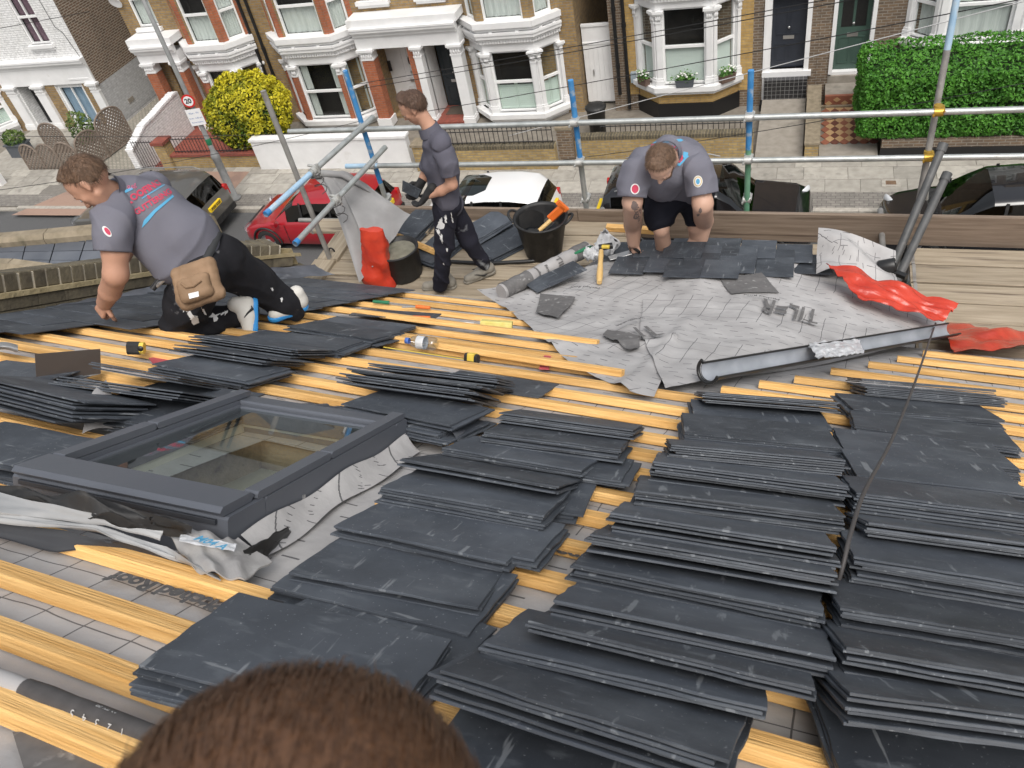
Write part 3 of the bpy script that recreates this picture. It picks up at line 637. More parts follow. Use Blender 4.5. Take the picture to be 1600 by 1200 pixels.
def bay(house, xl, xr, cut, style, sill_z, head_z, top_z, low='shutter', top='dark', cols='white_paint', body='white_paint', yf=BFY, upper=True, base=None, lows=None, plinth=None, planter=False):
    fac, P = bay_facets(xl, xr, cut, WY + .02, yf)
    base = base or body
    up_sill = top_z + .62; up_head = up_sill + 1.75
    W = MB(); Bk = MB(); Cn = MB(); Co = MB(); Up = MB(); Sl = MB(); Pl = MB()
    wins = []
    for i, (M, L) in enumerate(fac):
        e = .17 if i == 1 else .13
        hole = [(e, L - e, sill_z, head_z)]
        wall_holes(W, M, 0, L, sill_z - .12, top_z, hole, depth=.12); wall_holes(Bk, M, 0, L, GZ - .1, sill_z - .12, [])
        wins.append((M, e, L - e, i))
        mi = ((0 if i == 0 else TAN), (0 if i == 2 else TAN))
        mi = (mi[0] if i else 0, mi[1] if i < 2 else 0)
        cornice(Cn, M, 0, L, top_z, .34, .20, True, mi)
        # sill band all round
        for zz, hh, dd in ((sill_z - .14, .14, .20), (sill_z - .24, .10, .12)): Sl.prism(M, [(-mi[0] * dd, -dd), (L + mi[1] * dd, -dd), (L, .08), (0, .08)], zz, zz + hh)
        # corner columns
        for x0, x1 in ((.0, e), (L - e, L)):
            if cols == body: Co = MB(); column(Co, M, x0 + .012, x1 - .012, -.055, .05, sill_z, head_z - .02); Co.build('column', T[cols], house)
        if plinth: Pl.prism(M, [(-mi[0] * .05, -.05), (L + mi[1] * .05, -.05), (L, .02), (0, .02)], GZ - .1, plinth)
        if upper:
            wall_holes(Up, M, 0, L, top_z + .3, up_head + .5, [(e + .03, L - e - .03, up_sill, up_head)], depth=.12)
    ob = W.build('bay_surround', T[body], house)
    if cols != body:      # brick shafts under white capitals
        for i, (M, L) in enumerate(fac):
            e = .17 if i == 1 else .13
            for x0, x1 in ((.0, e), (L - e, L)): Cb = MB(); Cb.box(M, x0 + .01, x1 - .01, -.055, .05, sill_z, head_z - .33); cb_ = Cb.build('column', T[cols], house); Cc = MB(); capital(Cc, M, x0 + .012, x1 - .012, -.055, .05, head_z - .02); Cc.build('capital', T['white_paint'], cb_)
    Bk.build('bay_base', T[base], house); Cn.build('cornice', T['white_paint'], house); Sl.build('window_sill', T['white_paint'], house)
    if plinth: Pl.build('plinth', T['black_paint'], house)
    for M, a, b, i in wins: window(house, M, a, b, sill_z, head_z, (lows or {}).get(i, low), top)
    lead = MB(); lead.prism(I4, [(P[0][0], P[0][1]), (P[1][0], P[1][1] - .02), (P[2][0], P[2][1] - .02), (P[3][0], P[3][1])], top_z + .30, top_z + .352)
    lead.build('bay_ledge', T['white_paint'], house)
    if upper:
        Up.build('upper_bay', T[style], house); S2 = MB()
        for i, (M, L) in enumerate(fac):
            e = .17 if i == 1 else .13; window(house, M, e + .03, L - e - .03, up_sill, up_head, 'curtain_pale' if style != 'stock_brick' or i != 1 else 'curtain_pale', 'curtain_pale' if i % 2 == 0 else 'dark')
            mi = (0 if i == 0 else TAN, 0 if i == 2 else TAN)
            for zz, hh, dd in ((up_sill - .15, .16, .22), (up_sill - .25, .10, .14)): S2.prism(M, [(-mi[0] * dd, -dd), (L + mi[1] * dd, -dd), (L, .04), (0, .04)], zz, zz + hh)
            for x in (L * .25, L * .75): S2.box(M, x - .05, x + .05, -.16, .02, up_sill - .40, up_sill - .25)
            if style == 'stock_brick' and upper == 'quoin':      # toothed white quoins at the corners
                for k in range(int((up_sill - .3 - top_z - .34) / .075)):
                    z = top_z + .345 + k * .075; wq = .20 if k % 2 else .12
                    S2.box(M, 0.004, wq, -.012, .02, z, z + .073); S2.box(M, L - wq, L - .004, -.012, .02, z, z + .073)
        S2.build('upper_sill', T['white_paint'], house)
        rf = MB(); zt = up_head + .5
        rf.add([(P[0][0] - .1, P[0][1], zt), (P[1][0] - .05, P[1][1] - .12, zt), (P[2][0] + .05, P[2][1] - .12, zt), (P[3][0] + .1, P[3][1], zt), ((xl + xr) / 2 - .3, WY + .02, zt + .55), ((xl + xr) / 2 + .3, WY + .02, zt + .55)], [(0, 1, 4), (1, 2, 5, 4), (2, 3, 5), (0, 4, 5, 3), (3, 2, 1, 0)]); rf.build('bay_roof', T['far_slates'], house)
def door(house, x0, x1, z0, z1, y, m, panels=True, letter=True, glazed=False, oval=False):
    mb = MB(); mb.box(I4, x0, x1, y, y + .05, z0, z1); W_ = x1 - x0; H = z1 - z0
    rows = ((.08, .34), (.46, .92)) if not glazed else ((.08, .40),)
    for r0, r1 in rows:
        for s0, s1 in ((.12, .46), (.54, .88)):
            a, b, c, d = x0 + s0 * W_, x0 + s1 * W_, z0 + r0 * H, z0 + r1 * H
            for q in ((a, b, c, c + .03), (a, b, d - .03, d), (a, a + .03, c + .03, d - .03), (b - .03, b, c + .03, d - .03)): mb.box(I4, q[0], q[1], y - .016, y + .001, q[2], q[3])
    d_ = mb.build('door', T[m], house)
    if glazed:
        mb = MB()
        for s0, s1 in ((.14, .46), (.54, .86)): mb.box(I4, x0 + s0 * W_, x0 + s1 * W_, y - .010, y + .001, z0 + .52 * H, z0 + .94 * H)
        mb.build('pane', T['black_plastic'], d_)
    if oval:
        mb = MB(); mb.lathe(frame(((x0 + x1) / 2 + .16, y - .004, z0 + .72 * H), (1, 0, 0), (0, 0, 1)) , [(0, 0), (.16, 0), (.18, .012), (.2, .0)], 20); mb.build('pane', T['black_plastic'], d_)
    if letter:
        mb = MB(); mb.box(I4, x0 + .34 * W_, x0 + .66 * W_, y - .024, y - .001, z0 + .40 * H, z0 + .445 * H); mb.build('letterbox', T['tool_steel'], d_)
        mb = MB(); mb.lathe(frame(((x0 + x1) / 2, y - .03, z0 + .56 * H), (1, 0, 0), (0, 0, 1)), [(0, .03), (.03, .025), (.034, 0), (.02, -.03), (0, -.03)], 12); mb.build('handle', T['tool_steel'], d_)
    return d_
def drainpipe(house, x, y, z0, z1, r=.05, m='black_paint'):
    mb = MB(); mb.tube([(x, y, z0), (x, y, z1)], r, 10)
    for k in range(int((z1 - z0) / 1.6)): mb.tube([(x + .003, y, z0 + .8 + k * 1.6), (x, y, z0 + .92 + k * 1.6)], r * 1.25, 10)
    mb.build('drainpipe', T[m], house)
def house_roof(h, x0, x1, z=6.6):
    mb = MB(); mb.add([(x0, WY - .25, z), (x1, WY - .25, z), (x1, WY + 4, z + 2.6), (x0, WY + 4, z + 2.6), (x0, WY + 8.3, z), (x1, WY + 8.3, z)], [(0, 1, 2, 3), (3, 2, 5, 4), (0, 3, 4), (1, 5, 2), (0, 4, 5, 1)]); r_ = mb.build('roof', T['far_slates'], h)
    c = MB(); c.box(I4, x1 - .45, x1 + .45, WY + 3.5, WY + 4.6, z + 1.6, z + 3.8); c.build('chimney', T['stock_brick'], r_)
def main_wall(h, x0, x1, holes, m='stock_brick', top=6.6):
    mb = MB(); M = frame((x0, WY, 0), (1, 0, 0), (0, 1, 0)); hl = [(a - x0, b - x0, c, d) + tuple(r) for a, b, c, d, *r in holes]
    wall_holes(mb, M, 0, x1 - x0, GZ - .1, top, hl); mb.box(I4, x0, x1, WY + .9, WY + 8, GZ - .1, top)
    for x in (x0, x1): mb.quad((x, WY, GZ - .1), (x, WY, top), (x, WY + .9, top), (x, WY + .9, GZ - .1))
    mb.quad((x0, WY, top), (x1, WY, top), (x1, WY + .9, top), (x0, WY + .9, top))
    return mb.build('wall', T[m], h), M
def win_at(h, M, x0, a, b, c, d, **k):
    window(h, M, a - x0, b - x0, c, d, **k); mb = MB(); sill(mb, M, a - x0, b - x0, c); mb.build('window_sill', T['white_paint'], h)
def porch(h, cols, z_cap, z_top, m_shaft, yb=BFY + .02, ext=None, base=GZ):
    """entablature carried by square columns in front of a recessed doorway"""
    mb = MB(); x0, x1 = cols[0][0], cols[-1][1]
    M = frame((0, yb, 0), (1, 0, 0), (0, 1, 0))
    mb.box(M, x0 - .05, x1 + .05, 0, WY - yb + .05, z_cap, z_top - .28); cornice(mb, M, x0 - .05, x1 + .05, z_top - .28, .28, .2, False); mb.box(M, x0 - .12, x1 + .12, -.1, WY - yb + .05, z_top, z_top + .22)
    for k in range(len(cols) - 1):   # stilted arch brackets
        for x, s in ((cols[k][1], 1), (cols[k + 1][0], -1)): mb.prism(frame((x, yb + .02, z_cap), (s, 0, 0), (0, 0, -1)), [(0, 0), (.16, 0), (.10, .05), (.05, .10), (0, .16)], 0 if s > 0 else -.3, .3 if s > 0 else 0)
    mb.build('porch_entablature', T['white_paint'], h)
    for (a, b, mm) in cols:
        c = MB()
        if mm == 'white_paint': column(c, M, a, b, 0, .34, base - .05, z_cap); c.build('column', T[mm], h)
        else:
            c.box(M, a, b, 0, .34, base - .05, z_cap - .33); c.build('column', T[mm], h); c = MB(); capital(c, M, a, b, 0, .34, z_cap); c.build('capital', T['white_paint'], h)
            c = MB(); c.box(M, a - .05, b + .05, -.05, .36, base - .06, base + .2); c.build('column_base', T['white_paint'], h)
# house A: white front, purple curtains above, French window below
XA0, XA1 = -28.2, -23.8
hA = thing('terraced_house', 'white painted house front with purple curtains above a blue curtained French window', 'house', ((XA0 + XA1) / 2, WY, 0))
_, MA = main_wall(hA, XA0, XA1, [(-25.75, -24.85, 2.86, 4.7), (-27.6, -26.75, GZ, 1.75, .5), (-25.75, -24.55, GZ, 1.35)], 'white_brick')
win_at(hA, MA, XA0, -25.75, -24.85, 2.86, 4.7, low='curtain_purple', top='curtain_purple', vbar=True)
window(hA, MA, -25.75 - XA0, -24.55 - XA0, GZ + .02, 1.35, 'curtain_blue', 'curtain_blue', vbar=True, mid=.02, fw=.09)
mb = MB(); cornice(mb, MA, 0, XA1 - XA0, 2.02, .32, .24, False); mb.box(MA, 0, XA1 - XA0, -.06, .02, 1.42, 2.02); mb.box(MA, 3.3, 4.2, -.075, -.058, 1.56, 1.62); mb.build('cornice', T['white_paint'], hA)
for a, b in ((-28.1, -27.65), (-26.72, -26.3), (-24.15, -23.8)): mb = MB(); column(mb, MA, a - XA0, b - XA0, -.12, .02, GZ, 1.44); mb.build('column', T['white_paint'], hA)
for a_, b_ in ((-26.28, -25.8), (-24.5, -24.18)): mb = MB(); mb.box(MA, a_ - XA0, b_ - XA0, -.015, .01, GZ, 1.41); mb.build('brick_panel', T['stock_brick'], hA)
door(hA, -27.55, -26.8, GZ, 1.7, WY + .45, 'black_paint', letter=False)
mb = MB(); mb.quad((XA1 + .004, WY + .005, 1.3), (XA1 + .004, WY + 8, 1.3), (XA1 + .004, WY + 8, 6.6), (XA1 + .004, WY + .005, 6.6)); mb.build('flank_wall', T['flank_brick'], hA)
mb = MB(); mb.quad((XA1 + .004, WY + .005, GZ), (XA1 + .004, WY + 8, GZ), (XA1 + .004, WY + 8, 1.3), (XA1 + .004, WY + .005, 1.3)); mb.build('flank_wall', T['grey_brick'], hA)
mb = MB(); mb.box(I4, XA1 - .02, XA1 + .03, WY + 2.45, WY + 3.05, .62, 1.2); wf = mb.build('window', T['white_upvc'], hA); mb = MB(); mb.box(I4, XA1, XA1 + .035, WY + 2.52, WY + 2.98, .70, 1.13); mb.build('pane', T['black_plastic'], wf)
mb = MB(); mb.box(I4, XA1, XA1 + .05, WY + 2.4, WY + 3.1, .54, .62); mb.build('window_sill', T['white_paint'], hA)
mb = MB(); mb.box(I4, XA1, XA1 + .03, WY + .95, WY + 1.25, .15, .3); mb.build('air_vent', T['concrete'], hA)
mb = MB(); mb.tube([(XA1 - .55, WY - .02, 4.6), (XA1 - .5, WY - .02, 3.4), (XA1 - .3, WY - .02, 3.2), (XA1 - .12, WY - .02, 2.35)], .008, 6); mb.build('cable', T['black_plastic'], hA)
house_roof(hA, XA0, XA1)
hL = thing('terraced_house', 'yellow brick house at the far left edge with a shuttered white bay window', 'house', (-30.8, WY, 0))
_, ML = main_wall(hL, -33.4, XA0 - .004, [(-29.3, -28.75, 2.7, 4.5)]); win_at(hL, ML, -33.4, -29.3, -28.75, 2.7, 4.5, low='curtain_pale', top='curtain_pale')
bay(hL, -31.8, -28.55, .55, 'stock_brick', .1, 1.35, 1.55, 'shutter', 'dark', upper=False); house_roof(hL, -33.4, XA0 - .004)
# house B: red brick porch, white bay
XB0, XB1 = -21.35, -16.62
hB = thing('terraced_house', 'yellow brick house with red brick porch columns beside the white painted flank wall', 'house', ((XB0 + XB1) / 2, WY, 0))
_, MBh = main_wall(hB, XB0, XB1, [(-20.85, -20.05, 3.15, 4.9), (-20.4, -19.5, GZ, 1.95, .6)])
win_at(hB, MBh, XB0, -20.85, -20.05, 3.15, 4.9, low='curtain_pale', top='curtain_pale')
porch(hB, [(-20.95, -20.55, 'red_brick'), (-19.75, -19.42, 'red_brick')], 2.18, 2.78, 'red_brick')
mb = MB(); mb.box(I4, -20.4, -19.5, WY + .5, WY + .55, GZ, 1.95); mb.build('porch_back', T['white_paint'], hB); door(hB, -20.38, -19.9, GZ, 1.7, WY + .44, 'white_paint', letter=False)
bay(hB, -19.36, -16.75, .62, 'stock_brick', .02, 1.82, 2.08, 'dark', 'dark', cols='red_brick', lows={0: 'blind', 1: 'blind'})
mb = MB(); q = [(-19.0, 3.2), (-17.1, 3.2)]; 
for i, (M, L) in enumerate(bay_facets(-19.36, -16.75, .62, WY + .02, BFY)[0]):
    for x0, x1 in ((.0, .16), (L - .16, L)): mb = MB(); mb.box(M, x0 + .003, x1 - .003, -.012, .01, 2.72, 4.4); mb.build('brick_pier', T['red_brick'], hB)
drainpipe(hB, XB1 - .09, WY - .07, GZ, 6.4); house_roof(hB, XB0, XB1)
mb = MB(); mb.lathe(frame((-21.2, WY - .12, 4.05), (1, 0, 0), (0, -.5, 1)), [(0, 0), (.12, .01), (.2, .05), (.215, .05), (.2, .02), (0, -.02)], 20); mb.build('satellite_dish', T['white_paint'], hB)
# house C
XC0, XC1 = XB1 + .004, -11.05
hC = thing('terraced_house', 'brick house with red brick window piers behind the low white garden wall', 'house', ((XC0 + XC1) / 2, WY, 0))
_, MC = main_wall(hC, XC0, XC1, [(-12.5, -11.3, GZ, 2.0, .6), (-12.6, -11.7, 3.4, 5.1)])
win_at(hC, MC, XC0, -12.6, -11.7, 3.4, 5.1, low='curtain_pale', top='dark')
bay(hC, -15.95, -12.95, .62, 'stock_brick', .02, 1.84, 2.10, 'side', 'side', cols='red_brick', lows={2: 'side', 0: 'blind'})
mb = MB()
for i, (M, L) in enumerate(bay_facets(-15.95, -12.95, .62, WY + .02, BFY)[0]):
    for x0, x1 in ((.0, .16), (L - .16, L)): mb = MB(); mb.box(M, x0 + .003, x1 - .003, -.012, .01, 2.72, 4.4); mb.build('brick_pier', T['red_brick'], hC)
drainpipe(hC, XC0 + .18, WY - .07, GZ, 6.4); house_roof(hC, XC0, XC1)
mb = MB(); mb.box(I4, -11.22, -11.04, BFY + .08, WY + .01, GZ, 2.19); mb.build('brick_pier', T['red_brick'], hC)
mb = MB(); mb.box(I4, -12.5, -11.3, WY + .52, WY + .57, GZ, 2.0); mb.build('porch_back', T['white_paint'], hC)
door(hC, -12.05, -11.4, GZ + .05, 1.95, WY + .44, 'white_paint', oval=True)
mb = MB(); mb.box(I4, -12.42, -12.33, WY + .30, WY + .36, 1.1, 1.42); mb.build('number_plaque', T['black_paint'], hC)
# house D
XD0, XD1 = XC1 + .004, -6.12
hD = thing('terraced_house', 'brick house with white painted bay, quoins and a charcoal front door under the porch', 'house', ((XD0 + XD1) / 2, WY, 0))
_, MD = main_wall(hD, XD0, XD1, [(-10.85, -9.85, GZ, 2.05, .6), (-10.7, -9.9, 3.4, 5.1)])
win_at(hD, MD, XD0, -10.7, -9.9, 3.4, 5.1, low='curtain_pale', top='dark')
porch(hD, [(-12.78, -12.38, 'red_brick'), (-11.02, -10.78, 'white_paint'), (-9.83, -9.5, 'white_paint')], 2.18, 2.86, 'white_paint')
mb = MB(); mb.box(I4, -10.85, -10.78, WY - .3, WY + .5, GZ, 2.0); mb.box(I4, -10.78, -9.85, WY + .47, WY + .55, 1.78, 2.0); mb.build('porch_lining', T['white_paint'], hD)
door(hD, -10.70, -9.88, GZ + .08, 1.78, WY + .42, 'charcoal_door')
mb = MB(); mb.box(I4, -10.78, -9.85, BFY - .1, WY + .5, GZ - .1, GZ + .06); mb.build('step', T['red_tiles'], hD); mb = MB(); mb.box(I4, -10.6, -9.95, WY - .2, WY + .35, GZ + .06, GZ + .08); mb.build('doormat', mat('coir', (.07, .055, .045), (.10, .08, .06), 40, .95), hD)
bay(hD, -9.42, -6.6, .62, 'stock_brick', .02, 1.88, 2.14, 'shutter', 'dark', upper='quoin'); house_roof(hD, XD0, XD1)
# house E
XE0, XE1 = -5.16, .42
hE = thing('terraced_house', 'yellow brick house with white bay, flower boxes on its sill and a navy front door', 'house', ((XE0 + XE1) / 2, WY, 0))
_, ME = main_wall(hE, XE0, XE1, [(-.9, .22, GZ, 2.75, .35), (-4.3, -1.5, 4.5, 5.9)], 'dark_stock')
for a_, b_ in ((-4.78, -4.42), (-1.62, -1.25)): mb = MB(); mb.box(I4, a_, b_, WY - .012, WY + .01, GZ + .4, 6.5); mb.build('brick_panel', T['yellow_brick'], hE)
bay(hE, -4.42, -1.6, .66, 'yellow_brick', .66, 2.75, 2.95, 'blind', 'dark', base='yellow_brick', plinth=.12)
drainpipe(hE, -4.72, WY - .08, GZ, 6.4); drainpipe(hE, -4.98, WY - .08, .2, 6.4)
mb = MB()
for q in ((-.9, -.78, GZ + .62, 2.75), (.10, .22, GZ + .62, 2.75), (-.78, .10, 2.63, 2.75)): mb.box(I4, q[0], q[1], WY - .03, WY + .3, q[2], q[3])
mb.box(I4, -.98, .3, WY - .10, WY + .1, .52, .66); mb.box(I4, -.97, -.9, WY - .06, WY + .02, GZ, 2.6); mb.build('door_frame', T['white_paint'], hE)
door(hE, -.78, .10, .66, 2.63, WY + .2, 'navy')
mb = MB(); mb.box(I4, -.9, .22, WY - .32, WY + .2, GZ - .1, .52); mb.build('step', T['black_tiles'], hE)
mb = MB(); mb.box(I4, -1.0, .3, WY - .36, WY - .05, GZ - .1, GZ + .10); mb.build('plinth', T['black_paint'], hE)
mb = MB(); mb.box(I4, -4.62, -4.48, WY - .13, WY, .55, .85); mb.build('meter_box', mat('meter', (.3, .36, .4), None, rough=.5), hE)
house_roof(hE, XE0, XE1)
# house F
XF0, XF1 = XE1 + .004, 6.2
hF = thing('terraced_house', 'brown brick house with a dark green front door behind the clipped hedge', 'house', ((XF0 + XF1) / 2, WY, 0))
_, MF = main_wall(hF, XF0, XF1, [(.74, 1.78, GZ, 2.85, .4)], 'dark_stock')
mb = MB()
for q in ((.74, .84, .5, 2.85), (1.68, 1.78, .5, 2.85), (.84, 1.68, 2.73, 2.85)): mb.box(I4, q[0], q[1], WY - .04, WY + .35, q[2], q[3])
mb.box(I4, .8, 1.72, WY + .05, WY + .3, .44, .52); mb.build('door_frame', T['white_paint'], hF)
door(hF, .84, 1.68, .52, 2.73, WY + .22, 'green_door', glazed=True)
mb = MB(); mb.box(I4, .70, 1.85, WY - .9, WY + .2, GZ - .1, .24); mb.box(I4, .74, 1.78, WY - .02, WY + .3, .24, .44); mb.build('step', T['concrete'], hF)
bay(hF, 2.5, 5.6, .66, 'dark_stock', 1.45, 3.2, 3.4, 'curtain_pale', 'curtain_pale', base='dark_stock'); house_roof(hF, XF0, XF1)
# gate in the passage between the brick houses
g = thing('side_gate', 'tall white painted gate closing the dark passage between two brick houses', 'gate', (-5.65, WY + .45, GZ))
mb = MB(); mb.box(I4, -6.08, -5.2, WY + .44, WY + .5, GZ, 2.1); mb.build('gate_leaf', T['white_paint'], g)
for k in range(6): mb = MB(); mb.box(I4, -6.07 + k * .145, -6.07 + k * .145 + .137, WY + .425, WY + .445, GZ + .03, 1.5); mb.build('board', T['white_paint'], g)
for z_ in (1.51, 2.03): mb = MB(); mb.box(I4, -6.08, -5.2, WY + .41, WY + .445, z_, z_ + .07); mb.build('rail', T['white_paint'], g)
mb = MB(); mb.box(I4, -5.83, -5.80, WY + .38, WY + .43, .62, .78); mb.build('handle', T['tool_steel'], g)
# ------------------------------------------------------------------ front gardens
GYW = 19.45
def low_wall(name, label, x0, x1, top, m, y=GYW, th=.22, cope=None, copem='stone', solid_coping=True, n=None):
    t = thing(name, label, 'wall', ((x0 + x1) / 2, y, 0)); mb = MB(); mb.box(I4, x0, x1, y, y + th, -.34, top); mb.build('wall', T[m], t)
    if cope == 'bricks':
        nb = int((x1 - x0) / .078); me = MB(); me.bbox(I4, -.033, .033, -.015, th + .015, 0, .10, .006); me = me.mesh('brick', T['old_brick'])
        b = MB(); b.box(I4, x0, x1, y, y + th, top, top + .085); b.build('mortar_bed', T['mortar_dirty'], t)
        for k in range(nb): link('brick', me, t, Matrix.Translation((x0 + (k + .5) * (x1 - x0) / nb, y, top + random.uniform(-.006, .004))))
    elif cope:
        b = MB(); b.box(I4, x0 - .03, x1 + .03, y - .04, y + th + .04, top, top + .07); b.build('coping', T[copem], t)
    return t
def railing(t_parent, p0, p1, z0, z1, gap=.11, spear=True):
    p0, p1 = Vector(p0), Vector(p1); L = (p1 - p0).length; n = int(L / gap); mb = MB()
    for k in range(n + 1):
        q = p0.lerp(p1, k / n); mb.tube([(q.x, q.y, z0), (q.x, q.y, z1)], .010, 5)
        if spear: mb.tube([(q.x, q.y, z1), (q.x, q.y, z1 + .03), (q.x, q.y, z1 + .10)], [.011, .022, .002], 5)
    tag(mb.build('bars', T['black_iron'], t_parent), kind='stuff')
    for z in (z0 + .06, z1 - .06): mb = MB(); mb.tube([(p0.x, p0.y, z), (p1.x, p1.y, z)], .014, 6); mb.build('rail', T['black_iron'], t_parent)
t = low_wall('garden_wall', 'low white rendered garden wall with a flat coping in front of the red pier bay', -15.45, -10.35, .92, 'white_paint', y=19.15, cope='slab', copem='white_paint')
t = low_wall('garden_wall', 'low yellow brick wall with brick on edge coping below the spiked railings', -9.35, -6.0, .62, 'wall_brick', y=18.95, cope='bricks')
r_ = thing('railings', 'black spiked iron railings on the yellow brick wall in front of the white shuttered bay', 'railings', (-7.6, 19.06, .72)); railing(r_, (-9.3, 19.06), (-6.05, 19.06), .71, 1.15, .135)
t = thing('gate_pier', 'tapered yellow brick pier beside the end of the white garden wall', 'pier', (-9.9, 19.0, 0)); mb = MB(); mb.box(I4, -10.1, -9.4, 18.92, 19.3, -.34, .75); mb.build('shaft', T['wall_brick'], t); mb = MB(); mb.box(I4, -10.14, -9.36, 18.88, 19.34, .75, .82); mb.build('cap', T['stone'], t)
t = low_wall('garden_wall', 'low weathered brick wall with brick on edge coping before the flower box bay', -5.55, -.98, .62, 'wall_brick', y=19.35, cope='bricks')
t = thing('gate_pier', 'square brick pier closing the wall beside the black bin', 'pier', (-5.75, 19.4, 0)); mb = MB(); mb.box(I4, -5.98, -5.56, 19.2, 19.6, -.34, 1.0); mb.build('shaft', T['dark_stock'], t); mb = MB(); mb.box(I4, -6.0, -5.54, 19.18, 19.62, 1.0, 1.07); mb.build('cap', T['stone'], t)
r_ = thing('railings', 'short black grid railing lying behind the brick wall coping below the flower boxes', 'railings', (-3, 19.75, .3)); railing(r_, (-4.9, 19.72), (-1.05, 19.72), .0, .86, .13, False)
mb = MB(); mb.quad((-.93, 19.36, -.02), (.22, 19.36, -.02), (.22, 22.6, -.02), (-.93, 22.6, -.02)); tag(mb.build('path', T['concrete']), kind='structure')
t = low_wall('garden_wall', 'narrow brick party wall with a sloping coping between the two front paths', .26, .58, .34, 'wall_brick', y=19.35, th=3.2)
b_ = MB(); b_.box(I4, .24, .60, 19.33, 22.5, .34, .40); b_.build('coping', T['stone'], t)
mb = MB(); mb.box(I4, .60, 1.95, 19.36, 19.95, -.3, .02); tag(mb.build('path', T['concrete']), kind='structure')
# red and buff diamond tiled path to the green door: every tile is a piece
pt = thing('tiled_path', 'red brown and buff diamond tiled front path leading to the dark green door', 'path', (1.2, 21, 0))
mb = MB(); mb.box(I4, .62, 1.95, 19.96, 22.0, -.3, .0); mb.build('bed', T['garden'], pt)
TS = .17; tm = MB(); tm.prism(I4, [(0, -TS * .95), (TS * .66, 0), (0, TS * .95), (-TS * .66, 0)], 0, .018)
tile_me = {k: tm.mesh('tile', mat('tile_' + k, c, tuple(x * 1.15 for x in c), 20, .7)) for k, c in (('buff', (.48, .31, .16)), ('brown', (.14, .05, .035)), ('rust', (.27, .10, .06)))}
for j in range(13):
    for i in range(6):
        x = .74 + i * TS * 1.34 + (j % 2) * TS * .67; y = 20.08 + j * TS * .96
        if x > 1.9: continue
        link('tile', tile_me['buff' if (j % 2) else ('brown' if i % 2 else 'rust')], pt, Matrix.Translation((x, y, .0 + random.uniform(0, .002))))
tm2 = MB(); tm2.box(I4, .0, .2, 0, .2, 0, .02); m2 = {k: tm2.mesh('tile', T['tile_' + k]) for k in ('buff', 'rust')}
st_ = thing('tiled_step', 'patterned tile step riser in front of the dark green door', 'step', (1.2, 22, 0)); mb = MB(); mb.box(I4, .70, 1.9, 21.995, 22.1, -.3, .30); mb.build('riser', T['tile_rust'], st_)
sm = MB(); sm.prism(frame((0, 0, 0), (1, 0, 0), (0, 0, 1)), [(-.09, 0), (0, .07), (.09, 0), (0, -.07)], 0, .012); sm = sm.mesh('tile', T['tile_buff'])
for i in range(6): link('tile', sm, st_, Matrix.Translation((.80 + i * .2, 21.994, .10 + .10 * (i % 2))))
mb = MB(); mb.box(I4, .62, 1.95, 21.9, 21.99, -.3, .06); mb.build('nosing', T['stone'], st_)
t = low_wall('garden_wall', 'dark soot stained brick wall with black plinth under the clipped hedge', 2.0, 9.5, .42, 'dark_stock', y=19.4)
mb = MB(); mb.box(I4, 1.98, 9.5, 19.36, 19.398, -.3, .20); mb.build('plinth', T['black_paint'], t)
# hedge
hg = thing('hedge', 'large clipped bright green privet hedge filling the right hand front garden', 'hedge', (5, 20.4, .4))
def hedge():
    n = 30000; P = []; Nn = []; tone = []
    x0, x1, y0, y1, z0, z1 = 1.42, 9.0, 19.35, 21.6, .40, 1.95
    A = [(x1 - x0) * (z1 - z0) * 2, (x1 - x0) * (y1 - y0), (y1 - y0) * (z1 - z0) * 2]; cnt = [int(n * a / sum(A)) for a in A]
    for f, c in zip(range(3), cnt):
        a, b = rng.random(c), rng.random(c); 
        if f == 0: p = np.stack([x0 + a * (x1 - x0), np.full(c, y0), z0 + b * (z1 - z0)], 1); q = np.tile((0, -1., .25), (c, 1))
        elif f == 1: p = np.stack([x0 + a * (x1 - x0), y0 + b * (y1 - y0), np.full(c, z1)], 1); q = np.tile((0, -.1, 1.), (c, 1))
        else: p = np.stack([np.full(c, x0), y0 + a * (y1 - y0), z0 + b * (z1 - z0)], 1); q = np.tile((-1., 0, .25), (c, 1))
        P.append(p); Nn.append(q)
    P = np.concatenate(P); Nn = np.concatenate(Nn)
    # round the edges and let the surface swell and dip, ragged top shoots
    lump = np.array([noise.noise(Vector(p) * 1.6) + .5 * noise.noise(Vector(p) * 5.) for p in P])
    c0 = np.array([(x0 + x1) / 2, (y0 + y1) / 2, (z0 + z1) / 2]); hd = np.array([(x1 - x0) / 2, (y1 - y0) / 2, (z1 - z0) / 2]); rad = .22
    q = P - c0; inner = np.clip(q, -(hd - rad), hd - rad); d = q - inner; L = np.linalg.norm(d, axis=1)[:, None]; d = np.where(L > 1e-6, d / np.maximum(L, 1e-6) * np.minimum(L, rad), d)
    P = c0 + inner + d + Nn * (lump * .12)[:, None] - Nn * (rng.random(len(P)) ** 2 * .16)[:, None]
    P[:, 2] += np.clip((P[:, 0] - 2.6) * .05, 0, .4) * (P[:, 2] > 1.2)
    depth = np.abs(lump); tone = .42 + lump * .35 + (rng.random(len(P)) - .5) * .25
    V, Fc, tn = leaves(P, Nn, .045, tone, .75)
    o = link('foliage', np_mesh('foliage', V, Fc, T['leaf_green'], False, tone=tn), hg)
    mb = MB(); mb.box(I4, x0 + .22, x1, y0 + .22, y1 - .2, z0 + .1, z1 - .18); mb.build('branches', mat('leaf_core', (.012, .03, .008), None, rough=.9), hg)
    mb = MB()
    for k in range(14): x = 1.8 + k * .5; mb.tube([(x, 20.3, -.3), (x + .05, 20.3, .8)], .03, 6)
    mb.build('stems', T['twig'], hg)
hedge()
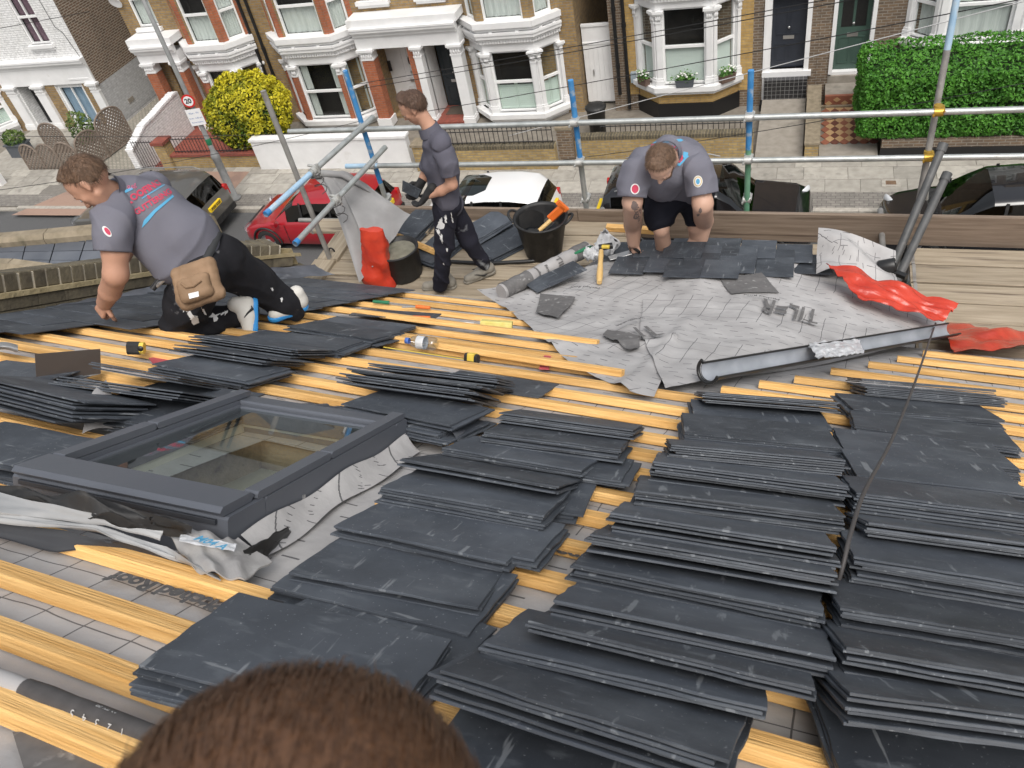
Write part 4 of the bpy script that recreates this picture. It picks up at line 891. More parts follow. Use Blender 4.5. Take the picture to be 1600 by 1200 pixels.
def bush(c, rad, n, size, m, lab, name='bush', cat='bush', core=True):
    t = thing(name, lab, cat, (c[0], c[1], GZ)); d = rng.normal(size=(n, 3)); d /= np.linalg.norm(d, axis=1)[:, None]
    lump = np.array([noise.noise(Vector(x) * 2.2) + .5 * noise.noise(Vector(x) * 6) for x in d]); rr = 1 + .16 * lump - .22 * rng.random(n) ** 2
    P = np.array(c) + d * rr[:, None] * np.array(rad)
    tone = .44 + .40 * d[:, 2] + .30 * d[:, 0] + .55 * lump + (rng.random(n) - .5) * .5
    V, Fc, tn = leaves(P, d, size, tone, .8); link('foliage', np_mesh('foliage', V, Fc, T[m], False, tone=tn), t)
    if core:
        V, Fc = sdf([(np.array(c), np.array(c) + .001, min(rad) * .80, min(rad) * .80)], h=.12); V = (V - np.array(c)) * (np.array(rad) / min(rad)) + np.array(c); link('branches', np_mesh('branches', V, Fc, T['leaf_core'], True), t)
    mb = MB(); mb.tube([(c[0], c[1], GZ - .1), (c[0] + .03, c[1], c[2])], .06, 7, r2=.03); mb.build('trunk', T['twig'], t); return t
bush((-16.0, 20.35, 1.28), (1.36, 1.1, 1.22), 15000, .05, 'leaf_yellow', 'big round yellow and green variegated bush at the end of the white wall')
# front wall, railings and gate of the house with the red porch
t = low_wall('garden_wall', 'low yellow brick wall with red coping carrying plain black railings', -18.7, -15.5, .40, 'wall_brick', y=19.3, cope='slab', copem='red_tiles')
r_ = thing('railings', 'plain black iron railings above the red coped wall beside the yellow bush', 'railings', (-17, 19.4, .5)); railing(r_, (-18.55, 19.4), (-15.9, 19.4), .47, 1.0, .12, False)
t = thing('gate_pier', 'square brick gate pier with a red brown cap beside the black iron gate', 'pier', (-18.9, 19.4, 0)); mb = MB(); mb.box(I4, -19.1, -18.72, 19.2, 19.6, -.34, .86); mb.build('shaft', T['wall_brick'], t); mb = MB(); mb.box(I4, -19.15, -18.67, 19.15, 19.65, .86, .95); mb.build('cap', T['red_tiles'], t)
g = thing('garden_gate', 'black iron bar garden gate between the white brick wall and the pier', 'gate', (-19.5, 19.4, 0)); railing(g, (-20.05, 19.35), (-19.12, 19.35), -.1, .95, .10, False)
mb = MB(); mb.quad((-19.1, 19.55, GZ + .02), (-15.6, 19.55, GZ + .02), (-16.4, 22.6, GZ + .02), (-19.6, 22.6, GZ + .02)); mb.quad((-20.0, 19.55, GZ + .01), (-19.1, 19.55, GZ + .01), (-19.6, 22.6, GZ + .01), (-20.9, 22.6, GZ + .01)); tag(mb.build('tiled_forecourt', T['red_tiles']), kind='structure')
t = thing('garden_wall', 'white painted brick side wall stepping down from the porch to the pavement', 'wall', (-20.2, 21, 0))
mb = MB(); mb.prism(frame((-20.35, 0, 0), (0, 1, 0), (0, 0, 1)), [(19.3, -.34), (22.4, -.34), (22.4, 1.15), (20.2, .95), (19.3, .62)], 0, .24); mb.build('wall', T['white_brick'], t)
bm_ = MB(); bm_.bbox(I4, -.15, .15, -.035, .035, 0, .075, .008); bm_ = bm_.mesh('brick', T['white_paint'])
for k in range(36):
    y = 19.34 + k * .083; z = .62 + (y - 19.3) * (.33 / .9) if y < 20.2 else .95 + (y - 20.2) * .09
    link('brick', bm_, t, Matrix.Translation((-20.23, y, z - .015 + random.uniform(-.01, .015))) @ Matrix.Rotation(random.uniform(-.05, .05), 4, 'Z'))
mb = MB(); mb.quad((-23.6, 19.5, GZ + .02), (-20.4, 19.5, GZ + .02), (-20.4, 27, GZ + .02), (-23.6, 27, GZ + .02)); tag(mb.build('cobbled_drive', T['cobbles']), kind='structure')
# arched lattice trellis panels round the left front garden
def trellis(p0, p1, h, label):
    p0, p1 = Vector((*p0, GZ)), Vector((*p1, GZ)); L = (p1 - p0).length; tdir = (p1 - p0).normalized(); M = frame(p0, tdir, Vector((-tdir.y, tdir.x, 0)))
    t = thing('trellis_panel', label, 'trellis', p0.lerp(p1, .5), group='arched lattice panels round the left garden')
    def top(x): return h - .38 + .38 * math.sqrt(max(0, 1 - ((x - L / 2) / (L / 2)) ** 2))
    mb = MB(); pts = [M @ Vector((0, 0, 0))] + [M @ Vector((L * k / 16, 0, top(L * k / 16))) for k in range(17)] + [M @ Vector((L, 0, 0))]
    mb.tube(pts, .035, 6); mb.tube([M @ Vector((0, 0, .08)), M @ Vector((L, 0, .08))], .03, 6); mb.build('frame', T['lattice'], t)
    for sgn, yy in ((1, -.012), (-1, .012)):
        mb = MB(); c = -h
        while c < L + h:
            pts = [(x, (x - c) * sgn if sgn > 0 else (c - x) + 0) for x in np.linspace(0, L, 40)]
            ok = [(x, z) for x, z in pts if .08 <= z <= top(x)]
            if len(ok) > 2:
                a, b = ok[0], ok[-1]; d = Vector((b[0] - a[0], 0, b[1] - a[1])).normalized(); nrm = Vector((-d.z, 0, d.x)) * .030
                A = [Vector((a[0], yy, a[1])) - nrm, Vector((b[0], yy, b[1])) - nrm, Vector((b[0], yy, b[1])) + nrm, Vector((a[0], yy, a[1])) + nrm]
                mb.add([M @ (q + Vector((0, o, 0))) for o in (-.006, .006) for q in A], [(3, 2, 1, 0), (4, 5, 6, 7), (0, 1, 5, 4), (1, 2, 6, 5), (2, 3, 7, 6), (3, 0, 4, 7)])
            c += .15
        tag(mb.build('lattice', T['lattice'], t), kind='stuff')
fx = [(-25.0, 19.45), (-24.25, 19.45), (-23.45, 19.45), (-22.6, 19.45)]
trellis(fx[0], fx[1], 1.12, 'arched grey brown lattice panel, leftmost of the row along the pavement')
trellis(fx[1], fx[2], 1.12, 'arched grey brown lattice panel in the middle of the row along the pavement')
trellis(fx[2], fx[3], 1.16, 'arched grey brown lattice panel, right one of the row along the pavement')
trellis((-22.6, 19.5), (-22.45, 20.5), 1.22, 'arched lattice panel turning back from the pavement at the corner')
trellis((-22.45, 20.55), (-22.3, 21.8), 1.42, 'tall arched lattice panel nearest the grey painted side wall')
trellis((-25.4, 20.9), (-24.4, 20.9), 1.15, 'arched lattice panel standing inside the garden before the dark doorway')
mb = MB(); mb.quad((-27.9, 19.5, GZ + .015), (-22.6, 19.5, GZ + .015), (-22.4, 22.8, GZ + .015), (-27.9, 22.8, GZ + .015)); tag(mb.build('garden_paving', T['paving']), kind='structure')
bush((-24.2, 21.6, .35), (.45, .4, .6), 900, .05, 'leaf_mid', 'small mixed green shrub inside the lattice panels', core=False)
bush((-26.6, 20.8, .45), (.45, .3, .28), 700, .05, 'leaf_mid', 'low leafy plant in the tub beside the lattice panels', core=False)
pl = thing('plant_tub', 'grey green plant tub at the far left by the lattice panels', 'planter', (-26.6, 20.8, GZ)); mb = MB(); mb.box(I4, -27.0, -26.2, 20.6, 21.0, GZ, .22); mb.box(I4, -27.04, -26.16, 20.56, 21.04, .22, .27); mb.build('tub', T['planter_grey'], pl)
t = low_wall('garden_wall', 'short white rendered wall cut off by the left edge of the photo', -26.6, -25.2, .55, 'white_paint', y=18.3)
# flower boxes on the bay sill
def flowerbox(x, y, z, rz, m, lab, wd=.42):
    t = thing('flower_box', lab, 'flower box', mw=Matrix.Translation((x, y, z)) @ Matrix.Rotation(rz, 4, 'Z')); mb = MB()
    mb.add([(s * (wd / 2 - i), yy, zz) for zz, i in ((0, .02), (.2, 0)) for s, yy in ((-1, -.09), (1, -.09), (1, .09), (-1, .09))], [(3, 2, 1, 0), (0, 1, 5, 4), (1, 2, 6, 5), (2, 3, 7, 6), (3, 0, 4, 7)])
    mb.box(I4, -wd / 2 - .01, wd / 2 + .01, -.1, -.085, .17, .205); mb.build('trough', T[m], t, LOC)
    n = 420; P = rng.normal(size=(n, 3)) * np.array([wd * .26, .05, .06]) + np.array([0, 0, .27]); V, Fc, tn = leaves(P, np.tile((0, -.3, 1.), (n, 1)), .035, .4 + rng.random(n) * .5); o = link('foliage', np_mesh('foliage', V, Fc, T['leaf_flower'], False, tone=tn), t, LOC)
    mb = MB()
    for k in range(16):
        c = Vector((random.gauss(0, wd * .28), random.gauss(-.02, .05), .33 + random.gauss(0, .03)))
        mb.lathe(Matrix.Translation(c) @ Matrix.Rotation(random.uniform(-.6, .6), 4, 'X'), [(0, -.02), (.035, 0), (.028, .022), (0, .03)], 7)
    mb.build('flowers', T['petal'], t, LOC)
flowerbox(-4.18, 22.42, .66, -.7, 'terracotta', 'brown flower box with white flowers at the left end of the bay sill', .36)
flowerbox(-3.0, BFY - .12, .66, 0, 'planter_grey', 'grey flower box with white flowers in the middle of the bay sill', .5)
flowerbox(-1.88, 22.40, .66, .7, 'terracotta', 'brown flower box with white flowers at the right end of the bay sill', .46)
bn = thing('dustbin', 'round black plastic dustbin with a lid beside the white side gate', 'bin', (-5.4, 21.4, GZ)); mb = MB(); mb.lathe(Matrix.Translation((-5.4, 21.4, GZ)), [(0, 0), (.22, 0), (.27, .75), (.29, .77)], 20); mb.build('body', T['black_plastic'], bn); mb = MB(); mb.lathe(Matrix.Translation((-5.4, 21.4, GZ + .75)), [(.30, .0), (.31, .04), (.25, .09), (.06, .12), (0, .12)], 20); mb.build('lid', T['rubber'], bn)
# lamp post with its plates
lp = thing('street_lamp', 'grey street lamp post with speed limit sign standing on the far pavement', 'street lamp', (-15.45, 17.5, 0))
mb = MB(); mb.lathe(Matrix.Translation((-15.45, 17.5, 0)), [(.0, 0), (.19, 0), (.19, .05), (.115, .1), (.11, 1.3), (.125, 1.33), (.12, 1.45), (.07, 1.55), (.062, 3), (.05, 8.0), (0, 8.0)], 16); mb.build('column', T['lamp_post'], lp)
mb = MB(); mb.tube([(-15.45, 17.5, 7.9), (-15.45, 17.3, 8.3), (-15.45, 16.8, 8.4)], .035, 8); mb.build('bracket', T['lamp_post'], lp); mb = MB(); mb.lathe(Matrix.Translation((-15.45, 16.5, 8.38)) @ Matrix.Scale(2.2, 4, Vector((0, 1, 0))), [(0, -.06), (.13, -.04), (.15, .02), (.08, .09), (0, .1)], 14); mb.build('lantern', T['lamp_post'], lp)
mb = MB(); mb.lathe(Matrix.Translation((-15.45, 17.5, 1.75)), [(.075, 0), (.08, .02), (.08, .16), (.075, .18)], 14); mb.build('band', T['green_plastic'], lp)
SD = Vector((.25, -.97, 0)).normalized(); ST = Vector((-SD.y, SD.x, 0)); 
def sign_frame(z): return Matrix(((ST.x, 0, SD.x, -15.45 + SD.x * .085), (ST.y, 0, SD.y, 17.5 + SD.y * .085), (0, 1, 0, z), (0, 0, 0, 1)))
def flip(M): return M
ss = MB(); Ms = sign_frame(3.06); ss.lathe(Ms, [(0, 0), (.18, 0), (.18, .012), (0, .012)], 28, False); sg = ss.build('speed_sign', T['sign_red'], lp)
ss = MB(); ss.lathe(Ms, [(.135, .013), (.135, .016), (0, .016)], 28, False); ss.build('sign_face', T['sign_white'], sg)
place_bm(text_bm('20', .18, bold=.006), 'lettering', T['black_paint'], sg, plane_fn(Ms @ Matrix.Translation((0, 0, .019))))
ss = MB(); Mp = sign_frame(2.60); ss.box(Mp, -.21, .21, -.23, .23, 0, .012); sg = ss.build('parking_sign', T['sign_white'], lp)
place_bm(text_bm('Mon - Fri', .075), 'lettering', T['sign_blue'], sg, plane_fn(Mp @ Matrix.Translation((0, .12, .015)))); place_bm(text_bm('8 am - 6.30 pm', .06), 'lettering', T['sign_blue'], sg, plane_fn(Mp @ Matrix.Translation((0, -.02, .015)))); place_bm(text_bm('Permit holders', .055), 'lettering', T['sign_blue'], sg, plane_fn(Mp @ Matrix.Translation((0, -.14, .015))))
# wires crossing the street
def wire(label, a, b, ya, yb, sag, r=.009, m='wire'):
    A, B = Vector(gy(*a, ya)), Vector(gy(*b, yb)); pts = [A.lerp(B, k / 24) - Vector((0, 0, sag * 4 * (k / 24) * (1 - k / 24))) for k in range(25)]
    mb = MB(); mb.tube(pts, r, 5); tag(mb.build('telephone_wire', T[m]), label, 'wire')
wire('black wire crossing the door of the navy porch, upper of a close pair', (555, 132), (1600, -60), 20.5, 15, .05)
wire('black wire crossing in front of the white bay, lower of a close pair', (555, 140), (1600, -52), 20.5, 15.1, .05)
wire('single black wire passing below the shuttered bay window towards the right', (660, 175), (1600, -2), 20.0, 14.5, .05)
wire('pale cable running from the pier across both front doors', (795, 212), (1600, 2), 19.2, 14, .0, .009, 'wire_white')
wire('thin black wire hanging over the parked cars and the pavement on the left', (-10, 298), (560, 190), 14, 19, .15, .008)
wire('thin black wire low across the lattice panels at the left', (-10, 212), (640, 200), 15, 19, .12, .008)
wire('thin black wire crossing the purple curtained window', (-10, 46), (140, 18), 17, 20, .0, .008)
wire('thin dark wire sagging across the hedge and paths', (880, 250), (1600, 130), 19.2, 16, .1, .008)
# ------------------------------------------------------------------ parked cars
def car(name, label, X, Y, L, Wd, H, paint, kind, flipx, hood=.78, plate=None, sunroof=False, rails=False):
    """lofted body: stations along the length, ring of points from sill to roof; parts split by region"""
    M = Matrix.Translation((X, Y, -.11)) @ (Matrix.Rotation(math.pi, 4, 'Z') if flipx else I4)   # front towards +x locally
    t = thing(name, label, 'car', mw=M)
    hb = H * .60    # belt line
    # s (0 rear .. 1 front), sill z, belt z, roof z (None = no cabin), half width
    if kind == 'hatch': st = [(0, .34, .62, .62, .80), (.012, .25, .74, .78, .90), (.03, .22, hb, hb + .06, .95), (.075, .21, hb + .02, H * .86, .97), (.13, .2, hb + .02, H * .965, .985), (.25, .2, hb + .01, H, 1), (.42, .2, hb, H, 1), (.56, .2, hb - .01, H * .965, 1), (.63, .2, hb - .02, H * .86, 1), (.745, .2, hb - .04, hb - .02, .99), (.80, .21, hb - .08, hb - .045, .985), (.92, .22, hb - .17, hb - .13, .95), (.975, .25, hb - .28, hb - .24, .88), (1, .32, .52, .55, .74)]
    else: st = [(0, .42, .7, .7, .82), (.012, .32, .9, .92, .92), (.025, .28, hb, hb + .05, .95), (.06, .27, hb + .03, H * .90, .965), (.10, .26, hb + .03, H * .975, .98), (.25, .25, hb + .02, H, 1), (.45, .25, hb, H, 1), (.585, .25, hb, H * .965, 1), (.64, .25, hb - .01, H * .88, 1), (.735, .26, hb - .02, hb + .0, .99), (.78, .26, hb - .04, hb - .01, .985), (.92, .27, hb - .10, hb - .06, .96), (.98, .30, hb - .2, hb - .16, .9), (1, .4, .6, .64, .8)]
    ws = Wd / 2
    rings = []
    for s, z0, zb, zr, wf in st:
        x = (s - .5) * L; w_ = ws * wf; cab = zr > zb + .12; inn = (w_ * .80 if cab else w_ * .93) ; r_ = []
        pr = [(w_ * .90, z0), (w_ * .985, z0 + .07), (w_, z0 + (zb - z0) * .5), (w_ * .975, zb - .03), (w_ * .955, zb)]
        if cab: pr += [(w_ * .93, zb + .03), (inn + (w_ * .93 - inn) * .12, zr - .09), (inn * .97, zr - .045), (inn * .80, zr - .008), (0, zr + .012)]
        else: pr += [(w_ * .93, zb + (zr - zb) * .4), (w_ * .89, zb + (zr - zb) * .7), (w_ * .8, zr - .012), (w_ * .6, zr), (0, zr + .012)]
        r_ = [(x, y, z) for y, z in pr] + [(x, -y, z) for y, z in pr[-2::-1]]; rings.append(r_)
    n = len(rings[0]); V = [p for r_ in rings for p in r_]; parts = {'body': [], 'window': [], 'windscreen': [], 'rear_window': [], 'roof': []}
    names = [s[0] for s in st]; cabs = [s[3] > s[2] + .12 for s in st]
    for i in range(len(st) - 1):
        for j in range(n - 1):
            f = (i * n + j, i * n + j + 1, (i + 1) * n + j + 1, (i + 1) * n + j); jj = min(j, n - 2 - j); key = 'body'
            both = cabs[i] and cabs[i + 1]; mid = (st[i][0] + st[i + 1][0]) / 2
            if jj == 5 and both and .10 < mid < .6: key = 'window'
            elif jj >= 6 and cabs[i] and not cabs[i + 1]: key = 'windscreen'
            elif jj >= 6 and cabs[i] and cabs[i + 1] and mid > .585: key = 'windscreen'
            elif jj >= 6 and (not cabs[i] and cabs[i + 1] or (cabs[i] and mid < .10 and kind == 'hatch')) and mid > .02: key = 'rear_window'
            elif jj == 5 and both and mid >= .6: key = 'windscreen' if False else 'body'
            parts[key].append(f)
    parts['body'].append(tuple(range(n - 1, -1, -1))); parts['body'].append(tuple((len(st) - 1) * n + k for k in range(n)))
    for i in range(len(st) - 1): parts['body'].append((i * n, (i + 1) * n, (i + 1) * n + n - 1, i * n + n - 1))
    W4 = LOC
    for k, fs in parts.items():
        if not fs: continue
        used = sorted({v for f in fs for v in f}); mp = {v: i for i, v in enumerate(used)}; mb = MB(); mb.add([V[v] for v in used], [tuple(mp[v] for v in f) for f in fs], True)
        me = mb.mesh(k, T[paint if k == 'body' else 'car_glass'])
        o = link(k, me, t, W4)
        if k == 'body':
            for p in list(me.polygons)[-(len(st) + 1):]: p.use_smooth = False
    # dark cabin floor and seats seen through the glass
    mb = MB(); mb.box(W4, -.38 * L, .22 * L, -ws * .8, ws * .8, .4, hb - .06); mb.build('interior', T['rubber'], t, W4)
    mb = MB()
    for sx in (-.05, -.24):
        for sy in (-.4, .4): mb.bbox(W4, sx * L, sx * L + .14, sy * ws - .24, sy * ws + .24, hb - .1, hb + .32, .04)
    mb.build('seats', T['rubber'], t, W4)
    # wheels
    for wx in (-.5 * L + .19 * L, .5 * L - .185 * L):
        for sy in (-1, 1):
            Mw = Matrix.Translation((wx, sy * (ws - .19), .32)) @ Matrix.Rotation(-sy * math.pi / 2, 4, 'X')
            mb = MB(); mb.lathe(Mw, [(.2, 0), (.30, 0), (.325, .04), (.325, .16), (.30, .2), (.21, .2)], 24); wh = mb.build('wheel', T['tyre'], t, W4)
            mb = MB(); mb.lathe(Mw, [(0, .17), (.06, .18), (.07, .16), (.19, .17), (.215, .2)], 20); mb.build('rim', T['rim'], wh, W4)
            mb = MB(); pts = [(wx + .40 * math.cos(a), sy * (ws - .004), .33 + .40 * math.sin(a)) for a in np.linspace(-.15, math.pi + .15, 16)]
            mb.tube(pts, .028, 6); mb.build('wheel_arch', T['rubber'], t, W4)
    # lamps, mirrors, handles, sills, door gaps, plates
    fz = st[-2][2]
    for sy in (-1, 1):
        mb = MB(); mb.add([Vector(p) for p in ((.5 * L - .02, sy * ws * .45, fz - .02), (.5 * L - .12, sy * ws * .90, fz + .02), (.5 * L - .28, sy * ws * .955, fz + .11), (.5 * L - .11, sy * ws * .62, fz + .10))], [(0, 1, 2, 3) if sy > 0 else (3, 2, 1, 0)]); 
        mb2 = MB(); c = Vector((.5 * L - .17, sy * ws * .72, fz + .01)); mb2.lathe(Matrix.Translation(c) @ Matrix.Rotation(sy * -.5, 4, 'Z') @ Matrix.Rotation(math.pi / 2 + .35, 4, 'Y') @ Matrix.Scale(1.5, 4, Vector((0, 1, 0))), [(0, .07), (.08, .05), (.115, 0), (.12, -.03)], 16); mb2.build('headlight', T['lamp_clear'], t, W4)
        mb = MB(); z1 = hb + (.05 if kind != 'hatch' else 0); mb.bbox(W4, -.5 * L + .05, -.5 * L + .19, sy * ws * .86 - .07, sy * ws * .86 + .07, z1 - .30, z1 + .04, .03); mb.build('tail_light', T['lamp_red'], t, W4)
        mb = MB(); mb.bbox(W4, .185 * L, .185 * L + .11, sy * (ws + .10) - .10, sy * (ws + .10) + .08, hb - .02, hb + .13, .03); mb.build('mirror', T[paint], t, W4)
        mb = MB()
        for dx in (.15, -.07, -.27): mb.box(W4, dx * L, dx * L + .012, sy * ws * 1.0 - .006, sy * ws * 1.0 + .004, .3, hb - .05)
        mb.build('door_gap', T['rubber'], t, W4); mb = MB()
        for dx in (-.03, -.24): mb.bbox(W4, dx * L, dx * L + .18, sy * ws - .012, sy * ws + .022, hb - .16, hb - .12, .01)
        mb.build('door_handle', T[paint], t, W4)
        mb = MB()
        for dx in (.005, -.20): mb.add([Vector((dx * L, sy * ws * .945, hb + .02)), Vector((dx * L + .06, sy * ws * .945, hb + .02)), Vector((dx * L + .05, sy * ws * .835, H - .07)), Vector((dx * L - .01, sy * ws * .835, H - .07))], [(0, 1, 2, 3)])
        mb.build('pillar', T['rubber'], t, W4)
        if rails: mb = MB(); mb.tube([(-.38 * L, sy * ws * .74, H - .02), (-.34 * L, sy * ws * .74, H + .05), (.02 * L, sy * ws * .74, H + .05), (.07 * L, sy * ws * .74, H - .01)], .016, 6); mb.build('roof_rail', T['car_silver'], t, W4)
    mb = MB(); mb.bbox(W4, .5 * L - .10, .5 * L + .012, -ws * .5, ws * .5, .42, .60, .02); mb.build('grille', T['rubber'], t, W4)
    mb = MB(); mb.bbox(W4, .5 * L + .0, .5 * L + .02, -.26, .26, .42, .53, .004); mb.build('number_plate', T['sign_white'], t, W4)
    mb = MB(); mb.bbox(W4, -.5 * L - .02, -.5 * L + .05, -ws * .86, ws * .86, .36, .52, .03); mb.build('bumper', T['rubber'], t, W4)
    zp = .86; mb = MB(); mb.box(W4, -.5 * L - .035, -.5 * L + .04, -.27, .27, zp - .06, zp + .06); pl = mb.build('number_plate', T['plate_yellow'], t, W4)
    if plate: Mt = Matrix(((0, 0, -1, -.5 * L - .038), (-1, 0, 0, 0), (0, 1, 0, zp), (0, 0, 0, 1))); bm = text_bm(plate, .105, bold=.004); place_bm(bm, 'lettering', T['black_paint'], pl, plane_fn(Mt), LOC)
    if sunroof: mb = MB(); mb.grid(lambda a, b: Vector((-.06 * L + .21 * L * a, (-.58 + 1.16 * b) * ws, H + .014 - .055 * ((b - .5) * 2) ** 2 - (.02 if a > .9 else 0))), 6, 6); mb.build('sunroof', T['car_glass'], t, W4)
    return t
car('parked_car', 'red hatchback parked at the far kerb behind the draped grey sheet', -11.62, 15.98, 4.05, 1.76, 1.46, 'car_red', 'hatch', True)
car('parked_car', 'grey estate car with a yellow rear number plate beside the lamp post', -17.1, 15.98, 4.5, 1.8, 1.6, 'car_grey', 'suv', True, plate='P250 KGE', rails=True)
car('parked_car', 'small white hatchback with a dark sunroof panel behind the young roofer', -7.0, 15.98, 3.5, 1.62, 1.48, 'car_white', 'hatch', True, sunroof=True)
car('parked_car', 'black off road car parked behind the bending roofer', -1.85, 15.95, 4.66, 1.9, 1.72, 'car_black', 'suv', False, rails=True)
car('parked_car', 'black hatchback at the right edge facing the leaning grey pipes', 4.0, 15.98, 4.3, 1.78, 1.48, 'car_black', 'hatch', True)
# ------------------------------------------------------------------ the roof being slated
RF = thing('pitched_roof', 'battened roof slope covered in grey printed felt that the roofers are slating', 'roof', UV(-1, 3))
VAL = uv(1020, 612)             # where the two valleys of the bay roof meet
VL = [VAL, (-1.14, 4.0), (-1.75, 4.75), (-2.45, 5.75)]; VR = [VAL, (-.45, 4.0), (.05, 4.95), (.62, 6.0)]
def lerp_v(P, v, i=0):
    for a, b in zip(P, P[1:]):
        if a[1] <= v <= b[1]: return a[0] + (b[0] - a[0]) * (v - a[1]) / (b[1] - a[1])
    return P[0][0] if v < P[0][1] else P[-1][0]
def feltsheet(name, u0, u1, v0, v1, m, parent, off=0., amp=.006, hole=None, nu=90, nv=90):
    mb = MB(); V = []; 
    fs = []
    for j in range(nv + 1):
        for i in range(nu + 1):
            u, v = u0 + (u1 - u0) * i / nu, v0 + (v1 - v0) * j / nv
            V.append(UV(u, v, off + amp * (noise.noise(Vector((u * 2.3, v * 2.3, 0))) + .5 * noise.noise(Vector((u * 7, v * 3, 4)))) - .004))
    for j in range(nv):
        for i in range(nu):
            u, v = u0 + (u1 - u0) * (i + .5) / nu, v0 + (v1 - v0) * (j + .5) / nv
            if hole and hole[0] < u < hole[1] and hole[2] < v < hole[3]: continue
            fs.append((j * (nu + 1) + i, j * (nu + 1) + i + 1, (j + 1) * (nu + 1) + i + 1, (j + 1) * (nu + 1) + i))
    me = bpy.data.meshes.new(name); me.from_pydata([tuple(p) for p in V], [], fs); me.materials.append(m); l = me.uv_layers.new(name='UVMap')
    for lp in me.loops:
        k = lp.vertex_index; l.data[lp.index].uv = (u0 + (u1 - u0) * (k % (nu + 1)) / nu, v0 + (v1 - v0) * (k // (nu + 1)) / nv)
    for p in me.polygons: p.use_smooth = True
    return link(name, me, parent)
SKB = [np.array(uv(*p, .13)) for p in ((12, 734), (350, 803), (662, 657), (394, 613))]      # outer corners of the roof window
SKY = (SKB[0][0], SKB[1][0], (SKB[0][1] + SKB[1][1]) / 2, (SKB[2][1] + SKB[3][1]) / 2)
feltsheet('underlay', -4.75, 3.6, -1.6, 6.05, T['felt'], RF, hole=(SKY[0] + .1, SKY[1] - .1, SKY[2] + .1, SKY[3] - .1))
mb = MB(); mb.box(MR, -4.75, 3.6, -1.6, 6.0, -.14, -.06); rafters = mb  # boarding under the felt, open at the roof window
rb_ = MB()
SK_ = (SKY[0] + .06, SKY[1] - .06, SKY[2] + .06, SKY[3] - .06)
for a, b, c, d in ((-4.75, SK_[0], -1.6, 6.0), (SK_[1], 3.6, -1.6, 6.0), (SK_[0], SK_[1], -1.6, SK_[2]), (SK_[0], SK_[1], SK_[3], 6.0)): rb_.box(MR, a, b, c, d, -.14, -.035)
rb_.build('boarding', T['plank'], RF)
mb = MB(); e0 = UV(-4.7, 5.95); 
mb.box(I4, -9, 6.0, 4.0, 4.6, -.3, 6.75); mb.build('front_wall', T['stock_brick'], RF)
VB = [-1.1, -.9, -.7, -.5, -.3, -.1, .1, .28, .45, .62, .80, .95, 1.11, 1.29, 1.485, 1.685, 1.88, 2.09, 2.29, 2.53, 2.74, 2.95, 3.19, 3.41, 3.67, 3.92, 4.17, 4.40, 4.74, 5.08, 5.40, 5.72]
def batten(u0, u1, v, dv=0., up=0., w_=.05):
    L = u1 - u0; mb = MB(); h = .034 if v > 1.4 else .036
    P0, P1 = UV(u0, v + dv, up), UV(u1, v - dv, up); M = frame(P0, P1 - P0, Vector(rs)) if False else None
    t = Vector(P1 - P0).normalized(); z = Vector(rn); y = z.cross(t)
    M = Matrix(((t.x, y.x, z.x, P0[0]), (t.y, y.y, z.y, P0[1]), (t.z, y.z, z.z, P0[2]), (0, 0, 0, 1)))
    mb.bbox(I4, 0, L, -w_ / 2, w_ / 2, 0, h, .003); return link('batten', mb.mesh('batten', T['batten']), RF, M)
for v in VB:
    j = lambda: random.uniform(-.012, .012)
    if v < VAL[1] + .02:
        segs = [(-4.55, 3.5)]
        if SKY[2] - .02 < v < SKY[3] + .06: segs = [(-4.55, SKY[0] - .07), (SKY[1] + .14 + (.03 if v > 2.2 else .08 * random.random()), 3.5)]
        elif 1.2 < v < SKY[2]: segs = [(-4.55, -1.33 + random.uniform(-.02, .1) - .0), (-1.20, 3.5)] if False else [(-4.55, 3.5)]
    else: segs = [(-4.5, lerp_v(VL, v) + random.uniform(-.05, .05)), (lerp_v(VR, v) + random.uniform(-.04, .08), 3.5)]
    for a, b in segs: batten(a, b, v, j() * .5)
# a few loose lengths lying over the left hand battens
batten(-3.2, -1.35, 4.55, .02, .036); batten(-2.8, -1.0, 3.88, .05, .036)
def rtext(s, px, py, size, rot, up=.017, m='ink', parent=RF, bold=.003):
    u, v = uv(px, py); M = MR @ Matrix.Translation((u, v, up)) @ Matrix.Rotation(rot, 4, 'Z'); return place_bm(text_bm(s, size, bold=bold), 'lettering', T[m], parent, plane_fn(M))
rtext('Pitched Roof', 262, 934, .062, math.pi + .02)
rtext('Pitched Roof', 893, 872, .065, .02)
# rolled edge of spare felt lying between the lower battens with its printed dark label
def roll(name, a, b, r, lab, m='felt_plain', dark=None, lz=None, parent=None, caps=True):
    A, B = Vector(a), Vector(b); d = (B - A).normalized(); n_ = 26; t = thing(name, lab, 'felt roll', A.lerp(B, .5)); mb = MB()
    pts = [A.lerp(B, k / n_) for k in range(n_ + 1)]; rr = [r * (1 + .05 * math.sin(k * 1.7)) for k in range(n_ + 1)]
    mb.tube(pts, rr, 16); o = mb.build('sheet', T[m], t)
    for i, (s0, s1) in enumerate(dark or ()):
        mb = MB(); q = [A.lerp(B, s0 + (s1 - s0) * k / 8) for k in range(9)]; mb.tube(q, [r * 1.05 * (1 + .05 * math.sin((s0 + (s1 - s0) * k / 8) * n_ * 1.7)) + .001 for k in range(9)], 16, False); mb.build('printed_band', T['print_band' if r < .04 else 'felt_dark'], t)
    return t, A, B, o
rl, A_, B_, ro = roll('felt_roll', UV(*uv(-60, 1040, .03), .03), UV(*uv(420, 1222, .03), .03), .0185, 'felt rolled up along the lowest battens with a dark printed band, bottom left', dark=[(.24, .9)])
tr = BVHTree.FromPolygons([Vector(v.co) for v in ro.data.vertices], [p.vertices[:] for p in ro.data.polygons])
